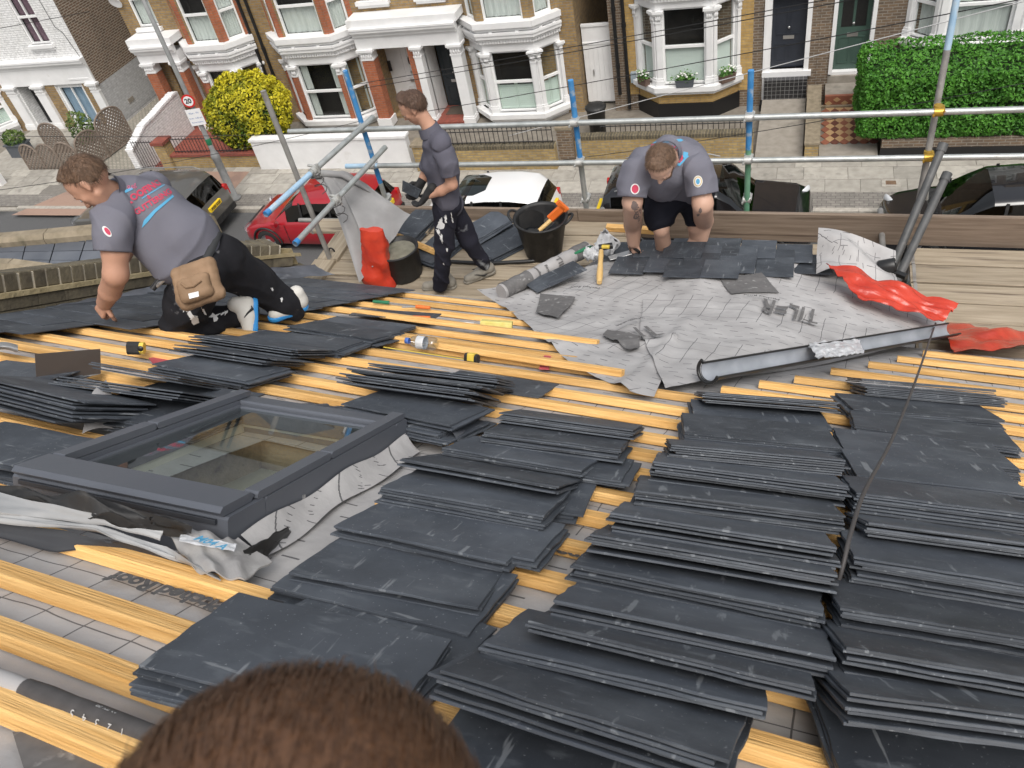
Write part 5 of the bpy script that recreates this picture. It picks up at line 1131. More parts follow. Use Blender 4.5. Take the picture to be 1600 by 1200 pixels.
dd = (B_ - A_).normalized(); zz = (Vector(EYE) - A_.lerp(B_, .5)).normalized(); yy = zz.cross(dd).normalized(); zz = dd.cross(yy)
for k, s in enumerate(('1', '2', '3', '4', '5')):
    c = A_.lerp(B_, .60 - k * .04) + zz * .2 - yy * .008; M = Matrix(((-dd.x, -yy.x, zz.x, c.x), (-dd.y, -yy.y, zz.y, c.y), (-dd.z, -yy.z, zz.z, c.z), (0, 0, 0, 1)))
    place_bm(text_bm(s, .018), 'lettering', T['ink_white'], rl, cast_fn(tr, M, .006)); fr_ = [[(-.012, -.018), (-.0105, -.018), (-.0105, .018), (-.012, .018)]]; place_bm(poly_bm(fr_), 'printed_rule', T['ink_white'], rl, cast_fn(tr, M, .006))
c = A_.lerp(B_, .52) + zz * .2 + yy * .016; M = Matrix(((-dd.x, -yy.x, zz.x, c.x), (-dd.y, -yy.y, zz.y, c.y), (-dd.z, -yy.z, zz.z, c.z), (0, 0, 0, 1))); place_bm(text_bm('lap gauge', .013), 'lettering', T['ink_white'], rl, cast_fn(tr, M, .006))
# dark printed panel on the felt at the very bottom left
mb = MB(); q = [uv(20, 1150), uv(120, 1150), uv(250, 1215), uv(40, 1215)]; mb.add([UV(a, b, .008) for a, b in q], [(0, 1, 2, 3)]); mb.build('printed_panel', T['felt_dark'], RF)
# ------------------------------------------------------------------ bay roof in front, draped in loose felt
BR = thing('bay_roof', 'low roof over the bay, draped in grey printed felt and slated along its front edge', 'roof', (-.5, 4.6, 7.2))
CEN = [(2.6, 8.31), (2.75, 8.22), (3.2, 7.96), (3.8, 7.645), (4.4, 7.37), (5.0, 7.17), (5.6, 7.02), (6.2, 6.9)]
def interp(P, x):
    if x <= P[0][0]: return P[0][1]
    for a, b in zip(P, P[1:]):
        if a[0] <= x <= b[0]: return a[1] + (b[1] - a[1]) * (x - a[0]) / (b[0] - a[0])
    return P[-1][1]
def main_z(x, y):
    d = H0; return 11 - (d + rn[0] * x + rn[1] * y) / rn[2]
def bay_z(x, y, folds=1.):
    xc = -.52; ym = min(y, 4.5); w_ = max(.05, (ym - 2.66) * .86); tt = min(1.25, abs(x - xc) / w_); ze = main_z(xc, ym) + (main_z(x, ym) - main_z(xc, ym)); zc0 = interp(CEN, ym)
    z = interp(CEN, y) - max(0, zc0 - ze) * tt ** 1.7
    if y < 4.5: z = max(z, main_z(x, y) + .012)
    if folds:
        f = .022 * noise.noise(Vector((x * 2.6, y * 2.2, 1))) + .024 * (.5 - abs(noise.noise(Vector((x * 3.1 + y, y * 2.2 - x * .8, 7))))) ** 2 * 2 + .012 * noise.noise(Vector((x * 6, y * 4, 7))) + .005 * noise.noise(Vector((x * 15, y * 9, 3)))
        f += .03 * math.exp(-((y - 3.55 - .35 * (x + .55)) / .05) ** 2) * (1 if x < -.55 else .0) + .03 * math.exp(-((x + .62 - .1 * (y - 3.2)) / .045) ** 2) * (1 if y < 3.9 else max(0, 1 - (y - 3.9) * 3))
        f += .014 * math.exp(-((x + .10 + .25 * (y - 4.)) / .09) ** 2) * math.exp(-((y - 4.1) / .35) ** 2)
        z += f * folds + .03
    return z
def drape(name, poly, m, parent, off=0., folds=1., step=.035, thick=False, uvrot=0., uvo=(0, 0)):
    """loose sheet following the bay roof inside a plan outline"""
    xs = [p[0] for p in poly]; ys = [p[1] for p in poly]; nx, ny = int((max(xs) - min(xs)) / step) + 2, int((max(ys) - min(ys)) / step) + 2
    def inside(x, y):
        c = False
        for (x0, y0), (x1, y1) in zip(poly, poly[1:] + poly[:1]):
            if (y0 > y) != (y1 > y) and x < (x1 - x0) * (y - y0) / (y1 - y0) + x0: c = not c
        return c
    bm = bmesh.new(); f = bm.faces.new([bm.verts.new((x, y, 0)) for x, y in poly]); bmesh.ops.triangulate(bm, faces=bm.faces[:]); bm_cut(bm, step)
    l = bm.loops.layers.uv.new('UVMap'); ca, sa = math.cos(uvrot), math.sin(uvrot)
    for fc in bm.faces:
        fc.smooth = True
        for lp in fc.loops: x, y = lp.vert.co.x, lp.vert.co.y; lp[l].uv = (x * ca - y * sa + uvo[0], (x * sa + y * ca) * 1.12 + uvo[1])
    for v in bm.verts: v.co.z = bay_z(v.co.x, v.co.y, folds) + off
    bmesh.ops.recalc_face_normals(bm, faces=bm.faces[:])
    if sum(fc.normal.z for fc in bm.faces) < 0: bmesh.ops.reverse_faces(bm, faces=bm.faces[:])
    me = bpy.data.meshes.new(name); bm.to_mesh(me); bm.free(); me.materials.append(m); return link(name, me, parent)
def on_bay(px, py):
    d = ray(px, py); lo, hi = 2.5, 9.0
    for k in range(400):
        t = 3.0 + k * .012; P = EYE + d * t
        if P[2] < bay_z(P[0], min(P[1], 6.1)): return float(P[0]), float(P[1])
    P = EYE + d * 5; return float(P[0]), float(P[1])
drape('boarding', [(-.56, 2.8), (-1.3, 3.7), (-2.05, 4.6), (-1.62, 5.3), (-1.5, 5.6), (.42, 5.6), (.55, 5.3), (.95, 4.65), (.2, 3.65)], T['felt_plain'], BR, -.03, 0.)
mb = MB(); mb.box(I4, -1.55, .6, 4.5, 5.5, -.3, 6.9); mb.build('bay_wall', T['stock_brick'], BR)
Lp = [on_bay(*p) for p in ((1022, 620), (985, 612), (900, 575), (862, 535), (790, 480), (745, 452), (800, 446), (905, 420), (965, 405), (1040, 420), (1085, 445), (1062, 520))]
drape('felt_sheet', Lp, T['felt'], BR, .0, uvrot=.5, uvo=(.3, .2))
Rp = [on_bay(*p) for p in ((1040, 610), (1020, 560), (1000, 520), (1005, 470), (1050, 436), (1130, 432), (1215, 415), (1300, 402), (1330, 425), (1400, 470), (1480, 508), (1445, 530), (1300, 545), (1150, 585))]
drape('felt_sheet', Rp, mat('felt_b', (0, 0, 0)) if False else T['felt'], BR, .014, uvrot=.12, uvo=(0, .55))
for pts in (((845, 463), (900, 468), (873, 501), (838, 492)), ((950, 520), (1000, 530), (1000, 548), (985, 552), (942, 528)), ((1125, 440), (1190, 431), (1217, 462), (1143, 464))):
    drape('printed_panel', [on_bay(*p) for p in pts], T['felt_dark'], BR, .026, step=.025)
def btext(s, px, py, size, ang, m='felt_dark', bold=.01, off=.04, st=.02, sx=1., sy=1.):
    x0, y0 = on_bay(px, py); ca, sa = math.cos(ang), math.sin(ang)
    def fn(x, y):
        x *= sx; y *= sy; X, Y = x0 + x * ca - y * sa, y0 + x * sa + y * ca; return (X, Y, bay_z(X, Y) + off)
    return place_bm(text_bm(s, size, cut=st, bold=bold), 'lettering', T[m], BR, fn)
btext('TIL=R', 1234, 491, .15, math.pi - .08, bold=.003, sx=.95, sy=2.5); btext('TI', 1012, 526, .16, math.pi + .5, bold=.003, sx=1., sy=2.); btext('Pitched Roof', 1190, 470, .045, math.pi - .05, 'ink', .001)
btext('breathable', 985, 508, .05, math.pi + .85, 'ink', .001); btext('Pitched Roof', 915, 455, .045, math.pi - .1, 'ink', .001); btext('membrane', 890, 447, .04, math.pi - .1, 'ink', .001)
# corner of felt turned up at the right of the laid slates
mb = MB(); x0, y0 = (.4, 5.2); mb.grid(lambda a, b: Vector((.22 + .55 * a, 5.15 + .42 * b - .1 * a, 7.12 + .06 * math.sin(a * 5) + .11 * (b ** 1.5) * (1 - .7 * a) + .03 * math.sin(b * 9 + a * 6))), 16, 14); mb.build('felt_flap', T['felt'], BR)
# slates already nailed along the front of the bay
def slate_mesh(L, W_, th=.0055, seed=0, chip=.004):
    r = random.Random(seed); pts = []
    def edge(a, b, n, ch):
        for k in range(n):
            s = k / n; d = Vector((b[0] - a[0], b[1] - a[1])); nn = Vector((-d.y, d.x)).normalized(); j = r.uniform(-ch, ch) if k else 0
            pts.append((a[0] + d.x * s + nn.x * j, a[1] + d.y * s + nn.y * j))
    c = [(-L / 2, 0), (L / 2, 0), (L / 2, W_), (-L / 2, W_)]
    for k in range(4): edge(c[k], c[(k + 1) % 4], 9 if k % 2 == 0 else 6, chip)
    mb = MB(); n = len(pts); ins = [(x * (1 - .0016 / L * 2), W_ / 2 + (y - W_ / 2) * (1 - .0014 / W_ * 2)) for x, y in pts]
    mb.add([(x, y, 0) for x, y in pts] + [(x, y, th * .82) for x, y in pts] + [(x, y, th) for x, y in ins], [tuple(range(n - 1, -1, -1)), tuple(range(2 * n, 3 * n))] + [(i, (i + 1) % n, (i + 1) % n + n, i + n) for i in range(n)] + [(i + n, (i + 1) % n + n, (i + 1) % n + 2 * n, i + 2 * n) for i in range(n)])
    return mb.mesh('slate', T['slate'])
SLM = [slate_mesh(.5, .285, seed=k, chip=.0022 + .0012 * (k % 3)) for k in range(6)]
SLS = [slate_mesh(.27, .40, seed=20 + k, chip=.0015) for k in range(3)]
def bay_slate(x, y, rz=0., lift=0., sl=None):
    z = bay_z(x, y, 0) + .052 + lift; z2 = bay_z(x, y + .3, 0) + .044 + lift
    return link('slate', random.choice(SLS), BR, Matrix.Translation((x, y, z)) @ Matrix.Rotation(rz, 4, 'Z') @ Matrix.Rotation(math.atan2(z2 - z, .3), 4, 'X'))
for r_, (y, x0, x1) in enumerate(((5.32, -1.30, .30), (5.15, -1.30, .20), (4.98, -1.16, .12), (4.84, -.86, -.32))):
    x = x0 + (.14 if r_ % 2 else 0)
    while x < x1:
        bay_slate(x, y, random.uniform(-.008, .008), .007 * r_); x += .272
# ------------------------------------------------------------------ roof window
SW = thing('roof_window', 'dark grey metal roof window with a large glass pane set into the battened slope', 'skylight', UV(-1.88, 2.2))
sk_d = SKB[1] - SKB[0]; SWd = float(np.linalg.norm(sk_d)); SLn = float(np.linalg.norm(SKB[2] - SKB[1]) + np.linalg.norm(SKB[3] - SKB[0])) / 2
MS = MR @ Matrix.Translation((SKB[0][0], SKB[0][1] + .03, 0)) @ Matrix.Rotation(math.atan2(sk_d[1], sk_d[0]), 4, 'Z')
def sk(name, boxes, m, parent=SW, b=.006):
    mb = MB(); [mb.bbox(MS, *q, b) for q in boxes]; return mb.build(name, T[m], parent)
fb = sk('frame', [(0, SWd, -.02, .13, -.02, .115)], 'skylight_metal'); sk('frame', [(0, SWd, SLn - .08, SLn, -.02, .112)], 'skylight_metal')
sk('frame', [(0, .05, .132, SLn - .082, -.02, .113)], 'skylight_metal'); sk('frame', [(SWd - .05, SWd, .132, SLn - .082, -.02, .113)], 'skylight_metal')
sk('cover_cap', [(.012, SWd - .012, -.032, .10, .117, .142)], 'skylight_metal', b=.012); sk('shadow_gap', [(.03, SWd - .03, -.03, -.021, .095, .108)], 'skylight_dark', b=.001)
for x in (.004, SWd - .046): sk('side_cover', [(x, x + .042, .105, SLn * .48, .115, .137)], 'skylight_metal'); sk('side_cover', [(x, x + .042, SLn * .48 + .004, SLn - .01, .115, .135)], 'skylight_metal')
for x0, x1 in ((.05, .066), (SWd - .066, SWd - .05)): sk('sash', [(x0, x1, .132, SLn - .082, .03, .098)], 'skylight_metal')
sk('sash', [(.066, SWd - .066, .132, .151, .03, .097)], 'skylight_metal'); sk('sash', [(.066, SWd - .066, SLn - .105, SLn - .083, .03, .097)], 'skylight_metal')
mb = MB(); mb.quad(*[MS @ Vector(p) for p in ((.065, .150, .092), (SWd - .065, .150, .092), (SWd - .065, SLn - .104, .092), (.065, SLn - .104, .092))]); mb.build('pane', T['sky_glass'], SW)
mb = MB(); mb.box(MS, SWd - .002, SWd + .004, .3, .31, .01, .06); mb.build('screw', T['tool_steel'], SW)
# shallow shaft lining; pale floor raised close below the glass to brighten the pane
sh = MB(); a, b, c, d, zt, zb = .06, SWd - .06, .135, SLn - .09, .03, -1.1
q = lambda x, y, z: MS @ Vector((x, y, z))
dn = Vector((0, 0, -1)); top = [q(a, c, zt), q(b, c, zt), q(b, d, zt), q(a, d, zt)]; bot = [p + dn * .34 for p in top]
for i in range(4): sh.quad(top[i], bot[i], bot[(i + 1) % 4], top[(i + 1) % 4])
sh.build('shaft_lining', T['shaft'], SW)
fl = MB(); cz = min(p.z for p in bot) - .08; X = [p.x for p in bot]; Y = [p.y for p in bot]; fl.box(I4, min(X) - .8, max(X) + .8, min(Y) - .8, max(Y) + .2, cz - .05, cz); fl.build('bright_floor', T['shaft_floor'], SW)
fl = MB()
for k in range(3): fl.bbox(I4, min(X) + .1 + k * .35, min(X) + .14 + k * .35, min(Y) - .3, max(Y) + .15, cz + .01, cz + .06, .005)
fl.build('timber', T['white_paint'], SW)
for (x0, x1, y0, y1) in ((min(X) - .8, min(X) - .78, min(Y) - .8, max(Y) + .2), (max(X) + .78, max(X) + .8, min(Y) - .8, max(Y) + .2), (min(X) - .8, max(X) + .8, max(Y) + .18, max(Y) + .2), (min(X) - .8, max(X) + .8, min(Y) - .8, min(Y) - .78)):
    fl = MB(); fl.box(I4, x0, x1, y0, y1, cz, cz + .07); fl.build('room_wall', T['shaft'], SW)
# corrugated flashing tongue below the window (down the slope) and pleated apron
mb = MB(); mb.grid(lambda s, t: UV(SKY[0] + .05 + (SWd + .10) * s, SKY[3] + .06 + .02 + .16 * t, .055 + .018 * math.sin(s * 70) - .03 * t + .012 * math.sin(s * 9)), 90, 5); mb.build('pleated_apron', T['skylight_metal'], SW)
# felt upstand along the right side, pulled up against the frame
mb = MB(); mb.grid(lambda s, t: MS @ Vector((SWd + .005 + .07 * t + .010 * math.sin(s * 11) * t, .02 + (SLn - .04) * s, .045 * (1 - t) ** 1.6 + .012 + .008 * math.sin(s * 14 + t * 3) * (1 - t * .5))), 40, 8); mb.build('felt_upstand', T['felt'], SW)
mb = MB(); p = [UV(*uv(*a), h) for a, h in (((635, 705), .05), ((690, 700), .05), ((755, 668), .10), ((690, 668), .075))]
mb.grid(lambda s, t: Vector(p[0]).lerp(Vector(p[1]), s).lerp(Vector(p[3]).lerp(Vector(p[2]), s), t) + Vector((0, 0, .025 * math.sin(s * 4) * math.sin(t * 3))), 14, 8); mb.build('felt_corner', T['crinkle'], SW)
mb = MB(); p = [UV(*uv(130, 700), .05), UV(*uv(195, 690), .05), UV(*uv(168, 655), .16), UV(*uv(140, 680), .10)]; mb.grid(lambda s, t: Vector(p[0]).lerp(Vector(p[1]), s).lerp(Vector(p[3]).lerp(Vector(p[2]), s), t) + Vector((0, 0, .015 * math.sin(s * 4))), 8, 6); mb.build('felt_corner', T['felt_plain'], SW)
# loose flashing pieces and lead heaped below the window's upper edge
def strip(name, lab, cat, pts0, pts1, m, thick=.004, wob=.01, up0=.0, seed=0, parent=None, n=30, ripple=0.):
    """bent sheet between two traced edges; points are (px, py, height above the felt)"""
    def line(P, s):
        x = s * (len(P) - 1); i = min(int(x), len(P) - 2); return Vector(P[i]).lerp(Vector(P[i + 1]), x - i)
    A = [UV(*uv(a, b, h), h) for a, b, h in pts0]; B = [UV(*uv(a, b, h), h) for a, b, h in pts1]
    if parent is None: parent = thing(name + '_piece' if False else name, lab, cat, Vector(A[0]).lerp(Vector(B[-1]), .5))
    mb = MB()
    def f(s, t, o): q = line(A, s).lerp(line(B, s), t); return q + Vector(rn) * (wob * noise.noise(Vector((s * 5, t * 3, seed))) + ripple * math.sin(s * 40) + o)
    mb.grid(lambda s, t: f(s, t, thick), n, 7); mb.grid(lambda s, t: f(s, t, 0), n, 7)
    for k in (0, 1): mb.grid(lambda s, t: f(s, k, thick * t), n, 1); mb.grid(lambda s, t: f(k, s, thick * t), 7, 1)
    mb.build('sheet', T[m], parent); return parent
strip('flashing', 'long bent pale grey metal flashing lying on the felt left of the roof window', 'flashing', [(-40, 765, .12), (60, 785, .13), (160, 808, .12), (258, 822, .11)], [(-40, 800, .11), (70, 810, .10), (165, 822, .10), (250, 845, .08)], 'silver', wob=.006)
strip('flashing', 'thin upturned edge strip of flashing running under the pale metal flashing', 'flashing', [(-40, 802, .10), (150, 822, .095), (260, 858, .07), (345, 908, .04)], [(-40, 812, .09), (150, 832, .085), (255, 868, .06), (340, 900, .02)], 'silver', seed=3)
strip('flashing_apron', 'black flexible apron sheet spread on the felt below the roof window flashing', 'flashing', [(-40, 812, .07), (100, 832, .06), (200, 850, .05), (330, 895, .03)], [(-40, 838, .03), (90, 860, .02), (190, 864, .02), (320, 900, .015)], 'skylight_dark', seed=5)
strip('lead_offcut', 'crumpled dark lead strip lying along the upper edge of the roof window', 'lead', [(-30, 750, .14), (80, 770, .15), (180, 790, .15), (300, 825, .12)], [(-30, 770, .12), (70, 792, .12), (170, 812, .12), (290, 838, .09)], 'rubber', wob=.05, seed=8)
t = strip('flashing', 'crinkled grey flashing flap with a paper sticker at the corner of the roof window', 'flashing', [(262, 838, .07), (300, 830, .09), (345, 840, .08), (372, 842, .06)], [(300, 885, .05), (340, 902, .045), (382, 905, .04), (425, 880, .03)], 'crinkle', wob=.02, seed=11)
strip('sticker', '', '', [(282, 836, .095), (370, 850, .08)], [(280, 846, .09), (366, 862, .075)], 'bag_white', parent=t, thick=.001, wob=.004)
u_, v_ = uv(330, 851, .1); place_bm(text_bm('M04 A', .035, bold=.001), 'lettering', T['print_blue'], t, plane_fn(MR @ Matrix.Translation((u_, v_, .105)) @ Matrix.Rotation(-.10, 4, 'Z')))
strip('gutter_offcut', 'black plastic gutter offcut poking out below the corner of the roof window', 'gutter', [(380, 862, .06), (450, 825, .06)], [(400, 885, .02), (455, 832, .03)], 'black_plastic', seed=2)
# ------------------------------------------------------------------ loose slates, every one an object
GRP = 'loose roofing slates stacked on the battens'
ORD = ['first', 'second', 'third', 'fourth', 'fifth', 'sixth', 'seventh', 'eighth', 'ninth', 'tenth', 'eleventh', 'twelfth', 'thirteenth', 'fourteenth', 'fifteenth']
def pile(place, rows, width=.285, hz=.10, maxtilt=.34, far=False, spread=.006, tilt0=None):
    """bundles of slates, each leaning down the slope with its near edge on the bundle before it"""
    prev = None; nb = 0
    for bi, (p, q, cnt) in enumerate(rows):
        nb += 1; th = .0066
        a, b = np.array(uv(*p, hz)), np.array(uv(*q, hz)); L = np.linalg.norm(b - a); ang = math.atan2(b[1] - a[1], b[0] - a[0]); ang = max(-.30, min(.30, ang)); sx = max(.80, min(1.22, L / .5)); c = (a + b) / 2; vn = c[1]
        T_ = cnt * th; base = .037
        zn, zf = base, base
        if prev is not None and vn < prev[0] + prev[1] and vn > prev[0] - .02:
            d = vn - prev[0]; fr = d / prev[1]; zt = prev[2] * (1 - fr) + prev[3] * fr + prev[4]; zn = zt + .001
            pf = prev[0] + prev[1]; need = prev[3] + prev[4]
            if zn + (zf - zn) * (pf - vn) / width < need:
                fq = (pf - vn) / width; zn = max(zn, (need - zf * fq) / max(.25, 1 - fq))
        if tilt0 and prev is None: zn += tilt0
        zn = min(zn, base + maxtilt * width)
        prev = (vn, width, zn, zf, T_)
        for k in range(cnt):
            ju, jv, ja = random.gauss(0, spread), random.gauss(0, spread * .6) - (0.0045 * (cnt - 1 - k) if random.random() < .75 else -.003), random.gauss(0, .005)
            top = k == cnt - 1
            if top: ju *= .3; jv *= .3; ja = 0
            slope = math.atan2(zf - zn, width)
            M = MR @ Matrix.Translation((c[0] + ju, c[1] + jv, zn + k * th)) @ Matrix.Rotation(ang + ja, 4, 'Z') @ Matrix.Rotation(slope, 4, 'X') @ Matrix.Diagonal((sx, width / .285, 1, 1))
            if random.random() < .5: M = M @ Matrix.Translation((0, .285, 0)) @ Matrix.Rotation(math.pi, 4, 'Z')
            o = link('slate', random.choice(SLM), None, M)
            w_ = ORD[bi] + ' bundle'
            lab = ('topmost slate of the %s from the camera in the %s' if top else 'slate under the top one of the %s in the %s') % (w_, place)
            tag(o, lab, 'slate', GRP)
pile('row right of the skylight', [((640, 1130), (1000, 1260), 4), ((214, 1025), (600, 1125), 7), ((422, 890), (731, 965), 4), ((520, 815), (790, 872), 4), ((594, 764), (849, 809), 6), ((626, 732), (871, 777), 4), ((691, 700), (909, 736), 4), ((755, 680), (969, 708), 6), ((779, 656), (988, 684), 5)][1:])
pile('spill beside the skylight row', [((380, 960), (640, 1058), 3), ((455, 880), (752, 935), 3), ((590, 820), (836, 868), 4), ((690, 752), (912, 782), 3), ((770, 712), (975, 742), 3)], spread=.016)
pile('middle row', [((640, 1195), (1080, 1330), 6), ((684, 1102), (1130, 1250), 6), ((752, 1034), (1192, 1139), 4), ((821, 1015), (1265, 1125), 4), ((862, 976), (1300, 1070), 5), ((895, 895), (1285, 975), 5), ((919, 871), (1303, 938), 5), ((950, 835), (1302, 892), 7), ((991, 785), (1318, 826), 7), ((1018, 745), (1322, 785), 8), ((1047, 717), (1318, 742), 7), ((1071, 672), (1317, 695), 8), ((1084, 641), (1302, 661), 6), ((1101, 628), (1311, 644), 6)])
pile('right row', [((1320, 1190), (1770, 1250), 6), ((1317, 1150), (1745, 1210), 7), ((1313, 1067), (1715, 1140), 6), ((1310, 977), (1690, 1040), 6), ((1330, 895), (1660, 950), 9), ((1352, 850), (1645, 890), 6), ((1335, 790), (1630, 828), 9), ((1340, 740), (1612, 770), 9), ((1322, 695), (1596, 725), 7), ((1337, 658), (1596, 691), 6), ((1330, 633), (1577, 650), 7), ((1352, 612), (1570, 631), 6), ((1345, 598), (1555, 616), 4)])
pile('heap beyond the skylight', [((532, 634), (702, 668), 11), ((540, 612), (742, 640), 10), ((575, 592), (775, 616), 8), ((675, 577), (840, 600), 1)], spread=.02)
pile('heap by the metal offcut', [((181, 608), (341, 630), 5), ((145, 586), (285, 611), 3), ((238, 562), (385, 588), 7), ((275, 548), (420, 570), 5), ((300, 532), (465, 556), 7), ((354, 519), (542, 541), 6)], spread=.025)
pile('low heap left of skylight', [((166, 646), (265, 660), 7), ((92, 612), (285, 638), 4)], spread=.02)
pile('steep stack left of skylight', [((-70, 612), (150, 668), 11)], tilt0=.07, spread=.02)
pile('stack at the left edge', [((-80, 575), (55, 590), 6), ((-90, 700), (50, 722), 8)][:1], spread=.02)
pile('stack against the skylight frame', [((-130, 690), (62, 730), 8)], spread=.015)
pile('bundle beside the white trainers', [((450, 505), (585, 525), 7), ((486, 492), (617, 507), 3), ((545, 479), (676, 488), 2)], spread=.02)
# slates already laid beside the party wall
def laid(px, py, rz=0., lift=0., s=1.):
    u, v = uv(px, py, .05); return link('slate', random.choice(SLM), RF, MR @ Matrix.Translation((u, v, .045 + lift)) @ Matrix.Rotation(math.pi / 2 + rz, 4, 'Z') @ Matrix.Diagonal((s, 1, 1, 1)))
for r_ in range(14):
    v = 2.85 + r_ * .21; n_ = 2 + (r_ > 2) + (r_ > 6)
    for k in range(n_):
        u = -4.33 + .288 * k + (.14 if r_ % 2 else 0); o = link('slate', random.choice(SLM), RF, MR @ Matrix.Translation((u, v, .05 + .0 * r_)) @ Matrix.Rotation(math.pi / 2 + random.uniform(-.008, .008), 4, 'Z') @ Matrix.Rotation(.018, 4, 'Y'))
# ------------------------------------------------------------------ party wall, flashing, neighbour's bay
PW = thing('party_wall', 'old brick party wall with a brick on edge top and dirty mortar ledge left of the roof', 'wall', UV(-4.7, 4))
W0, W1 = Vector(UV(-4.40, 1.9)), Vector(UV(-4.85, 6.15))
def wall_frame(v):
    s = (v - 1.9) / 4.25; p = W0.lerp(W1, s) - Vector((0, 0, .10 * (1 - s))); bend = max(0, s - .82) * 1.6; return p + Vector((-.02 + bend * bend * 2.4, 0, 0))
WN = 60; up = Vector((0, 0, 1)); Vd = (W1 - W0).normalized(); side = Vector((Vd.y, -Vd.x, 0)).normalized()
def wpt(s, out, h): return wall_frame(1.9 + 4.25 * s) + side * out + up * h
def band(name, o0, o1, h0, h1, m, s0=0., s1=1.):
    mb = MB(); sec = [(o0, h0), (o1, h0), (o1, h1), (o0, h1)]; n = 40
    R_ = [[wpt(s0 + (s1 - s0) * k / n, o, h) for o, h in sec] for k in range(n + 1)]; mb.add([p for r in R_ for p in r], [(k * 4 + j, k * 4 + (j + 1) % 4, k * 4 + 4 + (j + 1) % 4, k * 4 + 4 + j) for k in range(n) for j in range(4)] + [(0, 1, 2, 3), (n * 4 + 3, n * 4 + 2, n * 4 + 1, n * 4)]); return mb.build(name, T[m], PW)
band('core', -.30, -.02, -.6, .32, 'mortar_dirty'); band('ledge', -.1, .05, .235, .27, 'mortar_dirty')
bk = MB(); bk.bbox(I4, -.041, .041, -.115, .115, 0, .112, .008); bk = bk.mesh('brick', T['old_brick'])
mj = MB(); mj.bbox(I4, -.0115, .0115, -.112, .110, 0, .106, .004); mj = mj.mesh('mortar_joint', T['mortar'])
NB = 41
for k in range(NB):
    s = (k + .5) / NB * .97; p = wpt(s, -.10, .268); d = (wpt(min(1, s + .01), 0, 0) - wpt(s, 0, 0)); d.normalize(); z = up - d * up.dot(d); z.normalize(); y = z.cross(d)
    M = Matrix(((d.x, y.x, z.x, p.x), (d.y, y.y, z.y, p.y), (d.z, y.z, z.z, p.z), (0, 0, 0, 1))); J = Matrix.Rotation(random.uniform(-.03, .03), 4, 'Z')
    link('brick', bk, PW, M @ J); link('mortar_joint', mj, PW, M @ Matrix.Translation((.0525, .004 * random.random(), -.003)))
bs = MB(); bs.bbox(I4, -.102, .102, -.05, .05, 0, .085, .008); bs = bs.mesh('brick', T['old_brick'])
for row in range(3):
    for k in range(21):
        s = (k + (.5 if row % 2 else .1)) / 21; p = wpt(s, -.012 - .004 * row, .146 - row * .098); d = (wpt(min(1, s + .01), 0, 0) - wpt(max(0, s - .01), 0, 0)).normalized(); z = (up - d * up.dot(d)).normalized(); y = z.cross(d)
        if s < .985: link('brick', bs, PW, Matrix(((d.x, y.x, z.x, p.x), (d.y, y.y, z.y, p.y), (d.z, y.z, z.z, p.z), (0, 0, 0, 1))))
mb = MB(); mb.grid(lambda s, t: wpt(s * 1.02, .05 + .17 * t ** 1.3 + .012 * noise.noise(Vector((s * 22, t * 2, 0))), .135 + .035 * noise.noise(Vector((s * 8, 0, 5))) - .115 * t ** .8 + .022 * noise.noise(Vector((s * 26, t * 4, 2)))), 160, 10); mb.build('lead_flashing', T['lead'], PW)
# neighbour's slated bay roof between curved stone copings
NBR = thing('neighbour_bay_roof', "neighbour's low slated bay roof between two curved stone copings", 'roof', gz(60, 375, 6.9))
def coping(pts, z, r, n):
    c = []
    for (x0, y0), (x1, y1) in zip(pts, pts[1:]):
        A, B = Vector(gz(x0, y0, z)), Vector(gz(x1, y1, z)); d = (B - A); L = d.length; d.normalize(); y = up.cross(d); M = Matrix(((d.x, y.x, 0, A.x), (d.y, y.y, 0, A.y), (d.z, y.z, 1, A.z), (0, 0, 0, 1)))
        mb = MB(); mb.bbox(M, .006, L - .004, -r, r, -.25, .05, .045); mb.build('coping_stone', T['stone'], NBR)
coping([(-80, 374), (5, 373), (75, 367), (160, 359), (250, 351), (330, 346)], 6.93, .095, 0); coping([(-80, 412), (20, 414), (95, 424), (165, 432), (240, 441)], 6.95, .09, 0)
qa, qb, qc, qd = [Vector(gz(*p, 6.86)) for p in ((-90, 428), (300, 452), (340, 352), (-90, 378))]
mb = MB(); mb.add([qa, qb, qc, qd] + [p - up * .2 for p in (qa, qb, qc, qd)], [(0, 1, 2, 3), (0, 4, 5, 1), (1, 5, 6, 2), (2, 6, 7, 3), (3, 7, 4, 0)]); mb.build('boarding', T['skylight_dark'], NBR)
for i in range(9):
    for j in range(5):
        f = lambda a, b: qa.lerp(qb, a).lerp(qd.lerp(qc, a), b)
        P = [f((i + .02) / 9, (j + .03) / 5), f((i + .98) / 9, (j + .03) / 5), f((i + .98) / 9, (j + .97) / 5), f((i + .02) / 9, (j + .97) / 5)]; h = .004 + .004 * random.random()
        mb = MB(); mb.add([p + up * h for p in P] + [p + up * (h + .008) for p in P], [(4, 5, 6, 7), (0, 1, 5, 4), (1, 2, 6, 5), (2, 3, 7, 6), (3, 0, 4, 7)]); mb.build('slate', T['far_slate_tile'] if 'far_slate_tile' in T else mat('far_slate_tile', (.085, .095, .115), (.12, .13, .15), 4, .5, rand=.15), NBR)
mb = MB(); mb.box(I4, qa.x - 3, qb.x + .6, qa.y - .3, qd.y + .15, -.3, 6.6); mb.build('bay_wall', T['stock_brick'], NBR)
